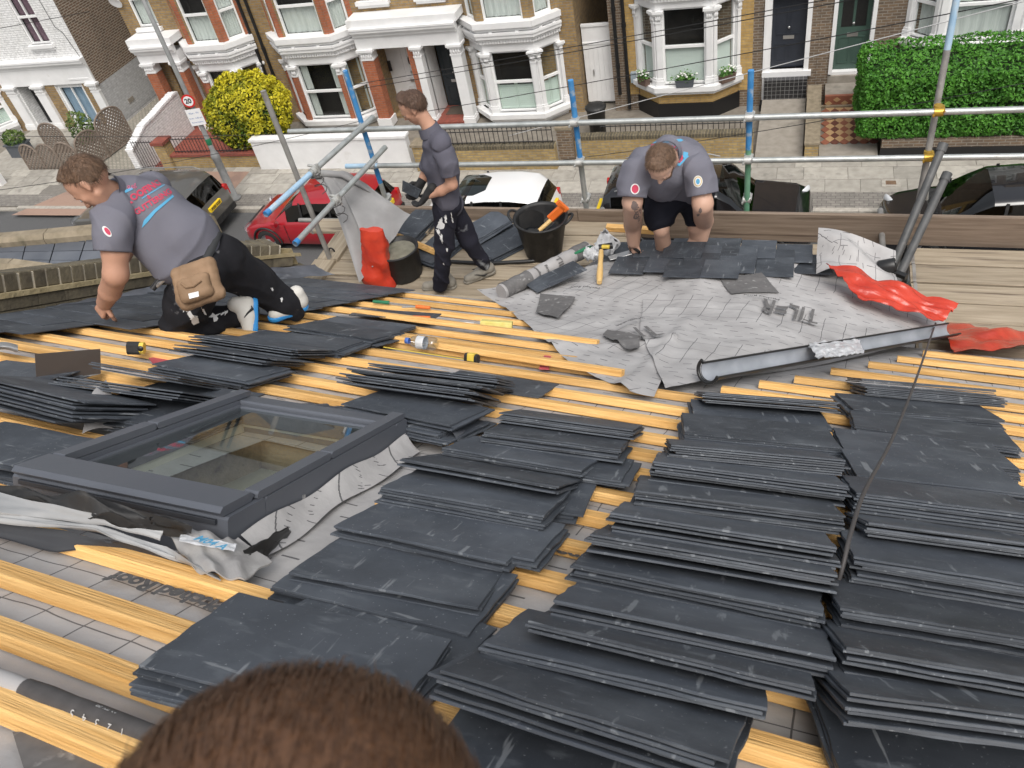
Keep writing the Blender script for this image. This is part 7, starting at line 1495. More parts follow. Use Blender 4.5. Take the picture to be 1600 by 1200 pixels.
# cable slung over the slates
t = thing('cable', 'thin dark cable hanging from the eaves across the slates to the gap between rows', 'cable', rp(1400, 640, .2)); pts = [rp(*p) for p in ((1462, 505, .16), (1448, 545, .15), (1425, 610, .15), (1392, 690, .17), (1352, 765, .19), (1330, 830, .17), (1318, 880, .12), (1306, 925, .05), (1303, 950, .03))]
sp = []
for i in range(len(pts) - 1):
    p0, p1, p2, p3 = pts[max(i - 1, 0)], pts[i], pts[i + 1], pts[min(i + 2, len(pts) - 1)]
    for k in range(6): u = k / 6; sp.append(.5 * ((2 * p1) + (-p0 + p2) * u + (2 * p0 - 5 * p1 + 4 * p2 - p3) * u * u + (-p0 + 3 * p1 - 3 * p2 + p3) * u ** 3))
mb = MB(); mb.tube(sp, .0055, 8); mb.build('cable', T['cable'], t)
# ------------------------------------------------------------------ people
def nv(a): a = np.array(a, float); return a / np.linalg.norm(a)
def head_segs(c, fwd, up_, s=1.):
    """skull, face, jaw, nose, ears, brow as tapered segments round the head centre c"""
    f = nv(fwd); u = np.array(up_, float); u = nv(u - f * (u @ f)); l = np.cross(u, f); c = np.array(c)
    P = lambda a, b, d: c + s * (a * f + b * l + d * u)
    S = [(P(-.028, 0, .030), P(.018, 0, .040), .078 * s, .072 * s), (P(-.03, .004, .015), P(-.03, -.004, .015), .076 * s, .076 * s), (P(.032, 0, .0), P(.040, 0, -.045), .062 * s, .052 * s), (P(.035, 0, -.05), P(.056, 0, -.092), .046 * s, .026 * s),
         (P(.008, .044, -.052), P(.052, .014, -.095), .024 * s, .019 * s), (P(.008, -.044, -.052), P(.052, -.014, -.095), .024 * s, .019 * s),
         (P(.086, .0, .004), P(.108, 0, -.030), .008 * s, .0125 * s, .014), (P(.098, .010, -.034), P(.098, -.010, -.034), .0085 * s, .0085 * s, .008), (P(.078, .034, .016), P(.082, -.034, .016), .013 * s, .013 * s, .02),
         (P(.084, .016, -.058), P(.084, -.016, -.058), .0085 * s, .0085 * s, .008), (P(.081, .013, -.069), P(.081, -.013, -.069), .0085 * s, .0085 * s, .008),
         (P(.058, .042, -.018), P(.062, .030, -.03), .02 * s, .018 * s, .02), (P(.058, -.042, -.018), P(.062, -.030, -.03), .02 * s, .018 * s, .02)]
    for g in (1, -1): S += [(P(-.012, g * .078, .012), P(-.006, g * .080, -.026), .012 * s, .008 * s, .01), (P(-.022, g * .082, .010), P(-.018, g * .080, -.018), .008 * s, .006 * s, .008)]
    sub = [(P(.094, g * .030, -.001), P(.090, g * .034, -.002), .0125 * s, .0125 * s) for g in (1, -1)]
    return S, sub, P
def hand_segs(w, dirn, palm, s=1., curl=.8, spread=.25, thumb=1):
    """palm and five bent fingers; dirn along the hand, palm = direction the palm faces"""
    d = nv(dirn); p = np.array(palm, float); p = nv(p - d * (p @ d)); a = np.cross(d, p) * thumb; w = np.array(w); S = []
    for k in (-1.2, -.4, .4, 1.2): S.append((w + a * k * .012 * s, w + d * .085 * s + a * k * .022 * s, .016 * s, .0125 * s, .012))
    for k, L in ((-1.5, .062), (-.5, .078), (.5, .084), (1.5, .076)):
        q = w + d * .088 * s + a * k * .0175 * s; dd = d + a * k * spread * .15; ang = 0
        for j, f in enumerate((.45, .32, .23)):
            ang += curl * (.55 if j == 0 else .75); v = math.cos(ang) * nv(dd) + math.sin(ang) * p; q2 = q + v * L * f * s; S.append((q, q2, (.0098 - .0012 * j) * s, (.0090 - .0012 * j) * s, .004)); q = q2
    q = w + d * .022 * s + a * .024 * s
    for v, L, r in ((nv(a * .9 + d * .6 + p * .35), .042, .0125), (nv(a * .35 + d * .9 + p * .6), .032, .0105), (nv(d + p * .8 - a * .1), .026, .0092)): q2 = q + v * L * s; S.append((q, q2, r * s, r * .9 * s, .005)); q = q2
    return S
def eyes(P, parent, s=1., down=.4):
    for g in (1, -1):
        mb = MB(); c = Vector(P(.081, g * .031, -.002)); mb.lathe(Matrix.Translation(c), [(.0105 * s * math.sin(a), .0105 * s * math.cos(a)) for a in np.linspace(0, math.pi, 8)], 10); e = mb.build('eye', T['print_white'], parent)
        c2 = Vector(P(.0885, g * .031, -.005)); mb = MB(); mb.lathe(Matrix.Translation(c2), [(.0055 * s * math.sin(a), .0055 * s * math.cos(a)) for a in np.linspace(0, math.pi, 6)], 8); mb.build('iris', T['eye_dark'], e)
        mb = MB(); mb.tube([Vector(P(.090, g * .016, .022)), Vector(P(.090, g * .032, .026)), Vector(P(.078, g * .048, .020))], .0045 * s, 6); mb.build('eyebrow', T['hair_dark'], parent)
def hair(P, s, m, parent, fringe=.05, back=-.05, seed=0, grow=.0, top=.0):
    S = [(P(-.030, 0, .036), P(.020, 0, .050), (.083 + grow) * s, (.076 + grow) * s), (P(-.034, .004, .016), P(-.034, -.004, .016), (.079 + grow) * s, (.079 + grow) * s), (P(.040, .012, .082), P(.02, -.016, .094), (.034 + grow + top) * s, (.036 + grow + top) * s), (P(-.062, 0, -.01), P(-.066, 0, back), .046 * s, .034 * s)]
    fv = nv(P(1, 0, 0) - P(0, 0, 0)); uv_ = nv(P(0, 0, 1) - P(0, 0, 0))
    cut1 = (P(.0, 0, fringe), nv(fv * .9 - uv_ * .62)); cut2 = (P(-.06, 0, back), nv(-uv_ - fv * .15))
    V, Fc = sdf(S, h=.005, k=.02, folds=.0016, ff=120., seed=seed, cuts=(cut1, cut2)); h_ = link('hair', np_mesh('hair', V, Fc, T[m]), parent)
    # fine strands over the cap
    r = np.random.default_rng(seed); c = P(-.01, 0, .02); n = min(2600, len(V)); idx = r.choice(len(V), n, replace=False); Q = V[idx]; nr = Q - c; nr /= np.linalg.norm(nr, axis=1)[:, None]
    t = np.cross(nr, np.cross(nr, fv * .4 + r.normal(size=(n, 3)) * .22 - uv_ * .7)) * -1; t /= np.linalg.norm(t, axis=1)[:, None]; sd_ = np.cross(nr, t); L = (.016 + .014 * r.random(n))[:, None] * s; W_ = .0011 * s
    VV = np.stack([Q - sd_ * W_ - nr * .002, Q + sd_ * W_ - nr * .002, Q + t * L + nr * .006 * s], 1).reshape(-1, 3); o = link('strands', np_mesh('strands', VV, np.arange(3 * n).reshape(-1, 3), T[m], False), h_); tag(o, kind='stuff'); return h_
def shoe(parent, heel, toe, up_, m, sole, accent=None, s=1.):
    h, t = np.array(heel), np.array(toe); f = nv(t - h); u = nv(np.array(up_) - f * (np.array(up_) @ f)); l = np.cross(u, f); L = np.linalg.norm(t - h); P = lambda a, b, c: h + f * a * L + l * b + u * c
    V, Fc = sdf([(P(.10, 0, .05), P(.42, 0, .052), .046 * s, .042 * s), (P(.42, 0, .045), P(.86, .006, .030), .042 * s, .032 * s), (P(.55, .012, .03), P(.85, -.008, .028), .034 * s, .030 * s), (P(.10, 0, .06), P(.14, 0, .11), .043 * s, .042 * s)], h=.006, k=.025, cuts=((P(0, 0, .012), -u),)); sh = link('shoe', np_mesh('shoe', V, Fc, T[m]), parent)
    V, Fc = sdf([(P(.08, 0, .012), P(.5, 0, .012), .043 * s, .040 * s), (P(.5, 0, .012), P(.88, .002, .012), .040 * s, .040 * s)], h=.006, k=.02, cuts=((P(0, 0, .022), u), (P(0, 0, -.008), -u))); link('sole', np_mesh('sole', V, Fc, T[sole]), sh)
    if accent:
        mb = MB(); pts = [Vector(P(a, b, c)) for a, b, c in ((.22, -.045 * s, .035), (.32, -.047 * s, .03), (.5, -.045 * s, .06), (.62, -.04 * s, .075))]; mb.tube(pts, [.003, .009, .006, .002], 6); mb.build('stripe', T[accent], sh); mb = MB(); pts = [Vector(P(a, b, c)) for a, b, c in ((.22, .045 * s, .035), (.32, .047 * s, .03), (.5, .045 * s, .06), (.62, .04 * s, .075))]; mb.tube(pts, [.003, .009, .006, .002], 6); mb.build('stripe', T[accent], sh)
    for k in range(4): mb = MB(); a = .46 + k * .09; mb.tube([Vector(P(a, -.024, .078 - k * .008)), Vector(P(a + .01, 0, .092 - k * .01)), Vector(P(a, .024, .078 - k * .008))], .0035, 5); mb.build('lace', T['print_white'], sh)
    return sh
def shirt_print(shirt, parent, M, sc=1., far=1.5):
    """red and blue back print, projected onto the cloth"""
    tr = tree_of(shirt); fn = cast_fn(tr, M, .004, far); fit = lambda bm, dx, dy: [setattr(v, 'co', Vector((v.co.x * sc + dx * sc, v.co.y * sc + dy * sc, 0))) for v in bm.verts]
    def put(bm, m, dx, dy): fit(bm, dx, dy); place_bm(bm, 'lettering', T[m], parent, fn)
    put(text_bm('R', .105, cut=.02, bold=.003), 'print_red', -.125, .035); put(text_bm('OOFING', .068, cut=.02, bold=.003), 'print_red', .045, .030); put(text_bm('&', .045, cut=.02, bold=.001), 'print_red', .03, -.025); put(text_bm('GUTTERING', .060, cut=.02, bold=.002), 'print_red', .035, -.072); put(text_bm('Reg', .05, shear=.35, cut=.02), 'print_pink', -.03, .105)
    put(poly_bm([[(-.215, .0), (-.135, .115), (-.03, .10), (-.03, .082), (-.125, .09), (-.165, .03), (-.14, .0)]], .02), 'print_blue', 0, 0); put(poly_bm([[(-.20, .0), (-.15, .0), (-.15, -.04), (-.20, -.035)]], .02), 'print_blue', 0, 0); put(poly_bm([[(-.16, -.19), (-.11, -.15), (.0, -.125), (.19, -.105), (.19, -.122), (.0, -.147), (-.10, -.178)]], .02), 'print_blue', 0, .0)
    put(poly_bm([[(-.02, -.012), (.19, -.012), (.19, -.005), (-.02, -.005)]], .02), 'print_blue', 0, 0)
def collar(parent, c, up_, fwd, r, m='shirt', h=.045):
    u, f = nv(up_), np.array(fwd, float); f = nv(f - u * (u @ f)); l = np.cross(u, f); mb = MB()
    for o in (0, .006): mb.grid(lambda s, q: Vector(np.array(c) + (r + .012 * q + o) * (math.cos(.45 + s * (2 * math.pi - .9)) * f + math.sin(.45 + s * (2 * math.pi - .9)) * l) + u * (h * (1 - abs(q)) - .02 * q)), 26, 5)
    return mb.build('collar', T[m], parent)
# --- kneeling roofer at the party wall
p1 = thing('person', 'man in mauve grey polo with leather tool pouch kneeling to nail slates by the wall', 'person', Zd(320, 480, 4.8))
hs, sb, HP = head_segs(Zd(141, 285, 4.12), Zd(118, 318, 4.02) - Zd(141, 285, 4.12) + np.array((-.08, .12, -.05)), (-.55, -.05, .8), 1.12)
NK = chain([(150, 292, 4.14, 19), (172, 305, 4.25, 22), (196, 320, 4.4, 18)])
ARM = chain([(190, 325, 4.3, 12), (180, 352, 4.2, 19), (180, 395, 4.2, 19.5), (181, 428, 4.24, 18.5), (172, 455, 4.38, 16), (164, 472, 4.5, 12.5)])
W_ = Zd(164, 472, 4.5); HD = hand_segs(W_ + np.array((0, 0, .0)), Zd(154, 494, 4.58) - W_, (-.2, .5, -.6), 1.12, 1.5, .1)
ARM2 = chain([(228, 312, 4.7, 12), (215, 350, 4.85, 17), (190, 400, 4.9, 14)])
LEGS = chain([(318, 425, 4.53, 14), (288, 500, 4.68, 11), (330, 499, 4.76, 10), (388, 489, 4.82, 8)]) + chain([(345, 410, 4.62, 14), (402, 446, 4.88, 12), (462, 484, 5.1, 9)])
TOR = chain([(190, 320, 4.38, 16), (250, 345, 4.44, 18), (320, 420, 4.53, 14)])
body('body', hs + NK + ARM + HD + ARM2 + LEGS + TOR, T['skin'], p1, h=.0065, k=.02, sub=sb); eyes(HP, p1, 1.12); hair(HP, 1.12, 'hair_brown', p1, fringe=.035, back=-.035, seed=1, top=.006)
sh1 = body('shirt', chain([(182, 328, 4.24, 30), (205, 312, 4.36, 38), (236, 298, 4.6, 26)]) + chain([(198, 320, 4.36, 40), (240, 338, 4.42, 54), (284, 374, 4.48, 56), (310, 402, 4.52, 46)]) + chain([(228, 372, 4.36, 32), (268, 414, 4.42, 32)]) + chain([(238, 296, 4.66, 30), (222, 335, 4.78, 24)]) + chain([(254, 318, 4.54, 28), (312, 372, 4.58, 28)]), T['shirt'], p1, rs=.95, h=.009, k=.04, folds=.008, ff=13., seed=4, cuts=((Zd(177, 394, 4.18), nv(Zd(178, 410, 4.18) - Zd(176, 362, 4.18)) * np.array((.0, 0, 1)) * 0 + np.array((0, 0, -1.)) * 0 + nv((0, 0, -1))),) if False else ())
def sleeve(parent, m, pts, k=.03, folds=.006, seed=0, ff=26.):
    S = chain(pts) if len(pts[0]) == 4 else chainw(pts); e, d = S[-1][1], nv(S[-1][1] - S[-1][0]); S.append((e, e + d * .06, S[-1][3], S[-1][3]))
    V, Fc = sdf(S, h=.007, k=k, folds=folds, ff=ff, seed=seed, cuts=((e, d),)); return link('sleeve', np_mesh('sleeve', V, Fc, T[m]), parent)
sl1 = sleeve(p1, 'shirt', [(184, 326, 4.24, 28), (177, 346, 4.19, 29), (175, 370, 4.18, 27), (175, 393, 4.19, 25)], seed=31)
collar(p1, Zd(166, 300, 4.22), Zd(150, 288, 4.1) - Zd(185, 314, 4.35), (-.6, .3, -.6), .085, 'shirt')
q0 = Zd(222, 305, 3.6); xd = nv(Zd(242, 283, 4.5) - Zd(196, 311, 4.36)); zd_ = nv(np.array(EYE) - Zd(235, 315, 4.4)); yd = nv(np.cross(zd_, xd)); xd = np.cross(yd, zd_)
shirt_print(sh1, p1, Matrix(((xd[0], yd[0], zd_[0], q0[0]), (xd[1], yd[1], zd_[1], q0[1]), (xd[2], yd[2], zd_[2], q0[2]), (0, 0, 0, 1))), .66)
tr = tree_of(sl1); q1 = Zd(158, 368, 3.6); M = Matrix(((xd[0], yd[0], zd_[0], q1[0]), (xd[1], yd[1], zd_[1], q1[1]), (xd[2], yd[2], zd_[2], q1[2]), (0, 0, 0, 1))); place_bm(poly_bm([circ(0, 0, .015, .030)], .02), 'badge', T['print_white'], p1, cast_fn(tr, M, .004, 2)); place_bm(poly_bm([circ(.003, 0, .010, .021)], .02), 'badge', T['print_red'], p1, cast_fn(tr, M, .006, 2))
tq = body('trousers', chain([(318, 412, 4.53, 47), (335, 402, 4.58, 42)]) + chain([(312, 428, 4.5, 44), (292, 480, 4.6, 34), (282, 508, 4.66, 27), (330, 500, 4.74, 24), (372, 491, 4.8, 18), (390, 487, 4.83, 15)]) + chain([(345, 408, 4.62, 42), (400, 444, 4.88, 30), (440, 472, 5.02, 22), (462, 484, 5.1, 15)]), T['trousers'], p1, rs=.96, h=.009, k=.03, folds=.009, ff=20., seed=9)
shoe(p1, Zd(398, 474, 4.82), Zd(398, 522, 4.76), Zd(385, 490, 4.8) - Zd(405, 494, 4.84), 'shoe_white', 'shoe_blue', 'black_paint', 1.15); shoe(p1, Zd(474, 480, 5.12), Zd(424, 500, 4.98), (0, 0, 1), 'shoe_white', 'shoe_blue', 'black_paint', 1.15)
mb = MB(); pts = [Vector(Zd(*p)) for p in ((338, 360, 4.24), (330, 385, 4.18), (318, 410, 4.16), (300, 430, 4.18), (285, 442, 4.24))]; mb.tube(pts, .012, 6); 
def ribbon(pts, w_, m, name, parent, th=.004):
    P = [Vector(p) for p in pts]; mb = MB(); L_ = []; 
    for i, p in enumerate(P): t_ = (P[min(i + 1, len(P) - 1)] - P[max(i - 1, 0)]).normalized(); vw = (Vector(EYE) - p).normalized(); s_ = t_.cross(vw).normalized() * w_; L_.append((p - s_, p + s_, p + s_ + vw * th, p - s_ + vw * th))
    V = [q for r in L_ for q in r]; mb.add(V, [(i * 4 + j, i * 4 + (j + 1) % 4, i * 4 + 4 + (j + 1) % 4, i * 4 + 4 + j) for i in range(len(P) - 1) for j in range(4)], True); return mb.build(name, T[m], parent)
trt = tree_of(sh1)
def onto(tree, px, py, off): o = Vector(EYE); d = Vector(ray(px, py)).normalized(); h = tree.ray_cast(o, d, 20); return (h[0] - d * off) if h[0] is not None else Vector(Zd(px, py, 4.45))
ribbon([onto(trt, *p, .008) for p in ((342, 362), (336, 376), (330, 390), (324, 402), (316, 414), (306, 424))], .021, 'strap', 'belt', p1)
pc = thing('tool_pouch', 'tan leather tool pouch with a pale label hanging from the roofer belt', 'pouch', Zd(305, 445, 4.2)); Q = lambda x, y, z=0.: Zd(x, y, 4.17 + z)
V, Fc = sdf([(Q(280 + dx, 430 + dy), Q(328 + dx, 412 + dy), .034, .034) for dx, dy in ((-2, 0), (1, 12), (4, 24), (8, 36), (13, 45))], h=.007, k=.012, folds=.004, ff=30, seed=3, cuts=((Q(300, 410), nv(Q(296, 398) - Q(304, 424))),)); po = link('pouch', np_mesh('pouch', V, Fc, T['leather']), pc)
V, Fc = sdf([(Q(285 + dx, 446 + dy, -.05), Q(318 + dx, 434 + dy, -.05), .032, .032) for dx, dy in ((0, 0), (3, 10), (7, 20))], h=.007, k=.012, folds=.003, ff=40, seed=5, cuts=((Q(300, 436), nv(Q(296, 424) - Q(304, 448))),)); pk = link('pocket', np_mesh('pocket', V, Fc, T['leather']), pc); trp = tree_of(pk)
mb = MB(); P = [onto(trp, *p, .006) for p in ((294, 459), (310, 455), (311, 463), (296, 467))]; mb.add(P, [(0, 1, 2, 3)]); mb.build('label', T['sign_white'], pc); ribbon([onto(trp, *p, .006) for p in ((282, 442), (290, 449), (302, 447), (314, 438))], .006, 'leather', 'seam', pc)
t = thing('hammer', 'hammer handle hanging behind the leather tool pouch', 'hammer', Zd(255, 440, 4.35)); mb = MB(); mb.tube([Vector(Zd(268, 428, 4.36)), Vector(Zd(245, 447, 4.4))], .011, 8); mb.build('handle', T['tool_steel'], t); mb = MB(); mb.tube([Vector(Zd(250, 436, 4.4)), Vector(Zd(238, 452, 4.4))], .016, 8); mb.build('head', T['black_iron'], t)
def splash(tree, parent, spots, seed, zd):
    r = random.Random(seed)
    for px, py, a, b in spots:
        vz = nv(np.array(EYE) - Zd(px, py, zd)); vx = nv(np.cross((0, 0, 1), vz)); vy = np.cross(vz, vx); q = Zd(px, py, zd - .7); M = Matrix(((vx[0], vy[0], vz[0], q[0]), (vx[1], vy[1], vz[1], q[1]), (vx[2], vy[2], vz[2], q[2]), (0, 0, 0, 1)))
        pl = [(x * k, y * k) for (x, y), k in zip(circ(0, 0, a, b, 16), [r.choice((.3, .55, .8, 1.1, 1.5)) for _ in range(16)])]
        place_bm(poly_bm([pl], .012), 'paint_mark', T['print_white'], parent, cast_fn(tree, M, .003, 2))
splash(tree_of(tq), p1, [(300, 498, .022, .035), (335, 494, .03, .02), (288, 482, .012, .03), (352, 488, .02, .012), (318, 486, .008, .02), (425, 452, .006, .01), (440, 468, .008, .012)], 5, 4.7)
# --- young roofer walking along the scaffold with a slate
Y2 = 5.2; G2 = lambda px, py, dy=0.: gy(px, py, Y2 + dy)
p2 = thing('person', 'young man in a dark grey polo and navy trousers walking left carrying a slate', 'person', gz(700, 450, DK))
hs, sb, HP = head_segs(G2(646, 168), (-.93, -.22, -.52), (-.38, -.08, .9), .98)
def cw(L): return chainw([(G2(a, b, d), r) for a, b, d, r in L])
NK = cw([(658, 178, 0, .052), (672, 200, 0, .056), (686, 228, 0, .06)]); AL = cw([(694, 236, -.15, .046), (706, 288, -.17, .043), (690, 298, -.18, .037), (668, 306, -.18, .027)]); AR = cw([(678, 234, .15, .042), (664, 275, .16, .04), (655, 290, .1, .03)])
LG = cw([(695, 330, -.06, .05), (695, 388, -.09, .045), (689, 442, -.04, .035)]) + cw([(708, 330, .07, .05), (736, 376, .12, .042), (760, 416, .22, .04)]); TO = cw([(686, 230, 0, .075), (694, 280, 0, .075), (702, 325, 0, .07)])
body('body', hs + NK + AL + AR + LG + TO, T['skin'], p2, h=.0065, k=.02, sub=sb); eyes(HP, p2, .98); hair(HP, .98, 'hair_dark', p2, fringe=.055, back=-.055, seed=2, grow=.003, top=.014)
sh2 = body('shirt', cw([(690, 222, -.13, .075), (678, 220, .13, .075)]) + cw([(684, 225, 0, .105), (686, 255, 0, .125), (694, 290, 0, .115), (700, 318, 0, .12)]) + cw([(690, 250, -.07, .10), (700, 312, -.07, .10)]) + cw([(684, 250, .07, .10), (696, 312, .07, .10)]), T['shirt_dark'], p2, h=.008, k=.03, folds=.008, ff=17., seed=6)
sleeve(p2, 'shirt_dark', [(G2(687, 232, -.10), .052), (G2(694, 240, -.15), .066), (G2(700, 256, -.165), .064), (G2(704, 272, -.17), .060)], seed=33, k=.05); sleeve(p2, 'shirt_dark', [(G2(679, 226, .12), .06), (G2(672, 245, .15), .062), (G2(667, 262, .165), .06)], seed=34)
collar(p2, G2(672, 205), (-.25, 0, 1), (-1, 0, -.3), .07, 'shirt_dark', .05)
tr = tree_of(sh2); M = frame(G2(661, 240, -1.), (1, 0, -.5), (.5, 0, 1)); q = G2(663, 243, -1.); M = Matrix(((.85, .5, 0, q[0]), (0, 0, -1, q[1]), (-.5, .85, 0, q[2]), (0, 0, 0, 1))); place_bm(text_bm('Reg', .045, cut=.015), 'lettering', T['print_orange'], p2, cast_fn(tr, M, .004, 3))
tq2 = body('trousers', cw([(700, 318, -.05, .115), (704, 320, .06, .115)]) + cw([(694, 330, -.08, .098), (694, 385, -.09, .078), (690, 425, -.06, .066), (688, 446, -.05, .060)]) + cw([(710, 330, .09, .098), (733, 374, .12, .078), (752, 404, .19, .062), (758, 414, .22, .054)]), T['navy_trousers'], p2, rs=.96, h=.008, k=.025, folds=.009, ff=22., seed=8)
splash(tree_of(tq2), p2, [(688, 348, .03, .05), (696, 342, .012, .03), (706, 340, .008, .03), (690, 372, .01, .035), (684, 362, .012, .02), (698, 390, .007, .02), (693, 412, .006, .012)], 8, 6.2)
shoe(p2, gz(706, 448, DK) + np.array((.03, 0, 0)), gz(706, 448, DK) + np.array((-.27, -.04, 0)), (0, 0, 1), 'shoe_grey', 'shoe_grey'); hb = gz(772, 428, DK) + np.array((0, 0, .03)); shoe(p2, hb, gz(726, 442, DK), (0.1, 0, 1), 'shoe_grey', 'shoe_grey', 'black_paint')
def glove(w0, d, palm, th=1): V, Fc = sdf([(np.array(w0) - nv(d) * .07, np.array(w0), .040, .034)] + [(a, b, r0 * 1.22 + .002, r1 * 1.22 + .002, *k) for a, b, r0, r1, *k in hand_segs(w0, d, palm, 1.05, .75, .2, th)], h=.005, k=.012); return link('glove', np_mesh('glove', V, Fc, T['glove']), p2)
wl = G2(668, 304, -.18); glove(wl, G2(655, 322, -.2) - wl, (-.8, .1, .2), 1); wr = G2(657, 287, .1); glove(wr, G2(650, 300, .02) - wr, (-.7, -.2, -.3), -1)
t = thing('slate', 'small dark slate held in the gloved hands of the young roofer', 'slate', G2(640, 293)); mb = MB(); P = [Vector(G2(*p)) for p in ((629, 282, .02), (658, 297, -.16), (652, 310, -.16), (628, 299, .02))]; nn = (P[1] - P[0]).cross(P[3] - P[0]).normalized() * .006; mb.add(P + [p + nn for p in P], [(3, 2, 1, 0), (4, 5, 6, 7), (0, 1, 5, 4), (1, 2, 6, 5), (2, 3, 7, 6), (3, 0, 4, 7)]); mb.build('slate_blank', T['slate'], t)
# --- roofer bending over the front of the bay
p3 = thing('person', 'bearded man in mauve grey polo and navy shorts bending over the bay slates', 'person', (-.75, 5.75, 6.48))
hs, sb, HP = head_segs(Zd(1033, 256, 5.42), np.array((-.10, -.72, -.95)), (-.08, -.75, .62), 1.08)
NK = chain([(1036, 248, 5.5, 16), (1043, 247, 5.66, 17), (1049, 258, 5.84, 12)])
LH = np.array(bay_pt(992, 396, .09)); RH = np.array(bay_pt(1092, 386, .09)); zl, zr_ = (R @ (LH - EYE))[2], (R @ (RH - EYE))[2]
AL = chain([(1004, 260, 5.70, 11), (994, 274, 5.67, 14), (988, 315, 5.72, 15.5), (989, 350, zl - .16, 14), (990, 378, zl - .05, 10)]); AR = chain([(1084, 258, 5.8, 11), (1092, 272, 5.75, 14), (1098, 318, 5.78, 16), (1099, 345, zr_ - .12, 15), (1096, 372, zr_ - .03, 10.5)])
H1 = hand_segs(Zd(990, 376, zl - .05), LH - Zd(990, 376, zl - .05) + np.array((.02, -.05, -.02)), (.3, -.2, -1), 1.1, 1.2, .1, -1); H2 = hand_segs(Zd(1096, 370, zr_ - .03), RH - Zd(1096, 370, zr_ - .03) + np.array((-.02, -.05, 0)), (-.5, .1, -.8), 1.1, 1.3, .1, 1)
KL, KR = Zd(1033, 358, 6.36), Zd(1087, 354, 6.42); fl_ = np.array((KL[0] - .02, 5.72, 6.58)); fr_ = np.array((KR[0] + .02, 5.74, 6.58))
LG = chainw([(Zd(1050, 296, 6.34), .05), (KL, .060), (KL + (fl_ - KL) * .45, .066), (fl_, .042)]) + chainw([(Zd(1078, 296, 6.40), .05), (KR, .060), (KR + (fr_ - KR) * .45, .066), (fr_, .042)]); TO = chain([(1048, 256, 5.9, 16), (1056, 268, 6.12, 18), (1062, 292, 6.34, 14)])
bd3 = body('body', hs + NK + AL + AR + H1 + H2 + LG + TO, T['skin_pale'], p3, h=.0065, k=.02, sub=sb); eyes(HP, p3, 1.08); hair(HP, 1.08, 'hair_brown', p3, fringe=.05, back=-.05, seed=3, grow=.002, top=.008)
bd, Fb = sdf([(HP(.052, .03, -.088), HP(.064, 0, -.104), .026, .026), (HP(.064, 0, -.104), HP(.052, -.03, -.088), .026, .026), (HP(.012, .056, -.05), HP(.045, .038, -.085), .014, .020), (HP(.012, -.056, -.05), HP(.045, -.038, -.085), .014, .020)], h=.005, k=.012, folds=.002, ff=110, seed=5); link('beard', np_mesh('beard', bd, Fb, T['hair_brown']), p3)
sh3 = body('shirt', chain([(1006, 258, 5.72, 26), (1046, 248, 5.86, 33), (1082, 256, 5.80, 27)]) + chain([(1049, 258, 5.86, 37), (1058, 262, 6.1, 47), (1066, 282, 6.3, 42)]) + chain([(1012, 264, 5.75, 26), (1036, 288, 6.1, 28)]) + chain([(1084, 264, 5.85, 26), (1084, 284, 6.2, 32)]), T['shirt'], p3, h=.009, k=.035, folds=.008, ff=14., seed=12); collar(p3, Zd(1042, 238, 5.66), (0, -.75, .2), (0, -.3, -1), .085, 'shirt', .05)
sl3 = sleeve(p3, 'shirt', [(1006, 258, 5.70, 21), (995, 268, 5.66, 23), (989, 286, 5.67, 22), (987, 308, 5.69, 21.5)], seed=41); sr3 = sleeve(p3, 'shirt', [(1080, 256, 5.78, 21), (1089, 266, 5.73, 23), (1094, 282, 5.75, 22.5), (1097, 304, 5.77, 22)], seed=42)
q0 = Zd(1046, 216, 5.0); xd = nv(np.array((-1., -.0, .12))); zd_ = nv(np.array(EYE) - Zd(1048, 220, 5.7) + np.array((0, 0, .8))); yd = nv(np.cross(zd_, xd)); xd = np.cross(yd, zd_)
M3 = lambda q: Matrix(((xd[0], yd[0], zd_[0], q[0]), (xd[1], yd[1], zd_[1], q[1]), (xd[2], yd[2], zd_[2], q[2]), (0, 0, 0, 1)))
shirt_print(sh3, p3, M3(Zd(1044, 228, 5.2)), .66, 3.)
trl, trr = tree_of(sl3), tree_of(sr3); vz = nv(np.array(EYE) - Zd(1048, 280, 5.7)); vx = nv(np.cross((0, 0, 1), vz)); vy = np.cross(vz, vx); MV = lambda px, py: Matrix(((vx[0], vy[0], vz[0], Zd(px, py, 5)[0]), (vx[1], vy[1], vz[1], Zd(px, py, 5)[1]), (vx[2], vy[2], vz[2], Zd(px, py, 5)[2]), (0, 0, 0, 1)))
for px, py, rs_ in ((986, 297, ((.030, .036, 'print_white'), (.023, .028, 'print_red'))), (1096, 284, ((.032, .040, 'print_white'), (.027, .034, 'print_gold'), (.021, .027, 'print_white'), (.013, .019, 'print_blue')))):
    for k, (a, b, m) in enumerate(rs_): place_bm(poly_bm([circ(0, 0, a, b)], .015), 'badge', T[m], p3, cast_fn(trl if px < 1040 else trr, MV(px, py), .004 + .0015 * k, 4))
trb = tree_of(bd3)
for k, (px, py, r) in enumerate(((984, 326, .030), (989, 338, .034), (985, 350, .030), (990, 362, .022), (1101, 336, .018), (1098, 346, .014))):
    rr_ = random.Random(k); place_bm(poly_bm([[(x * (1 + .35 * rr_.uniform(-1, 1)), y * (1 + .35 * rr_.uniform(-1, 1))) for x, y in circ(0, 0, r * .7, r, 14)]], .012), 'tattoo', T['tattoo'], p3, cast_fn(trb, MV(px, py), .0015, 4))
body('shorts', chain([(1048, 296, 6.28, 36), (1080, 294, 6.34, 36)]) + chain([(1040, 305, 6.28, 31), (1032, 330, 6.34, 25), (1030, 340, 6.36, 23)]) + chain([(1084, 300, 6.34, 32), (1088, 322, 6.38, 25), (1090, 334, 6.4, 23)]), T['shorts'], p3, h=.009, k=.03, folds=.008, ff=20., seed=15)
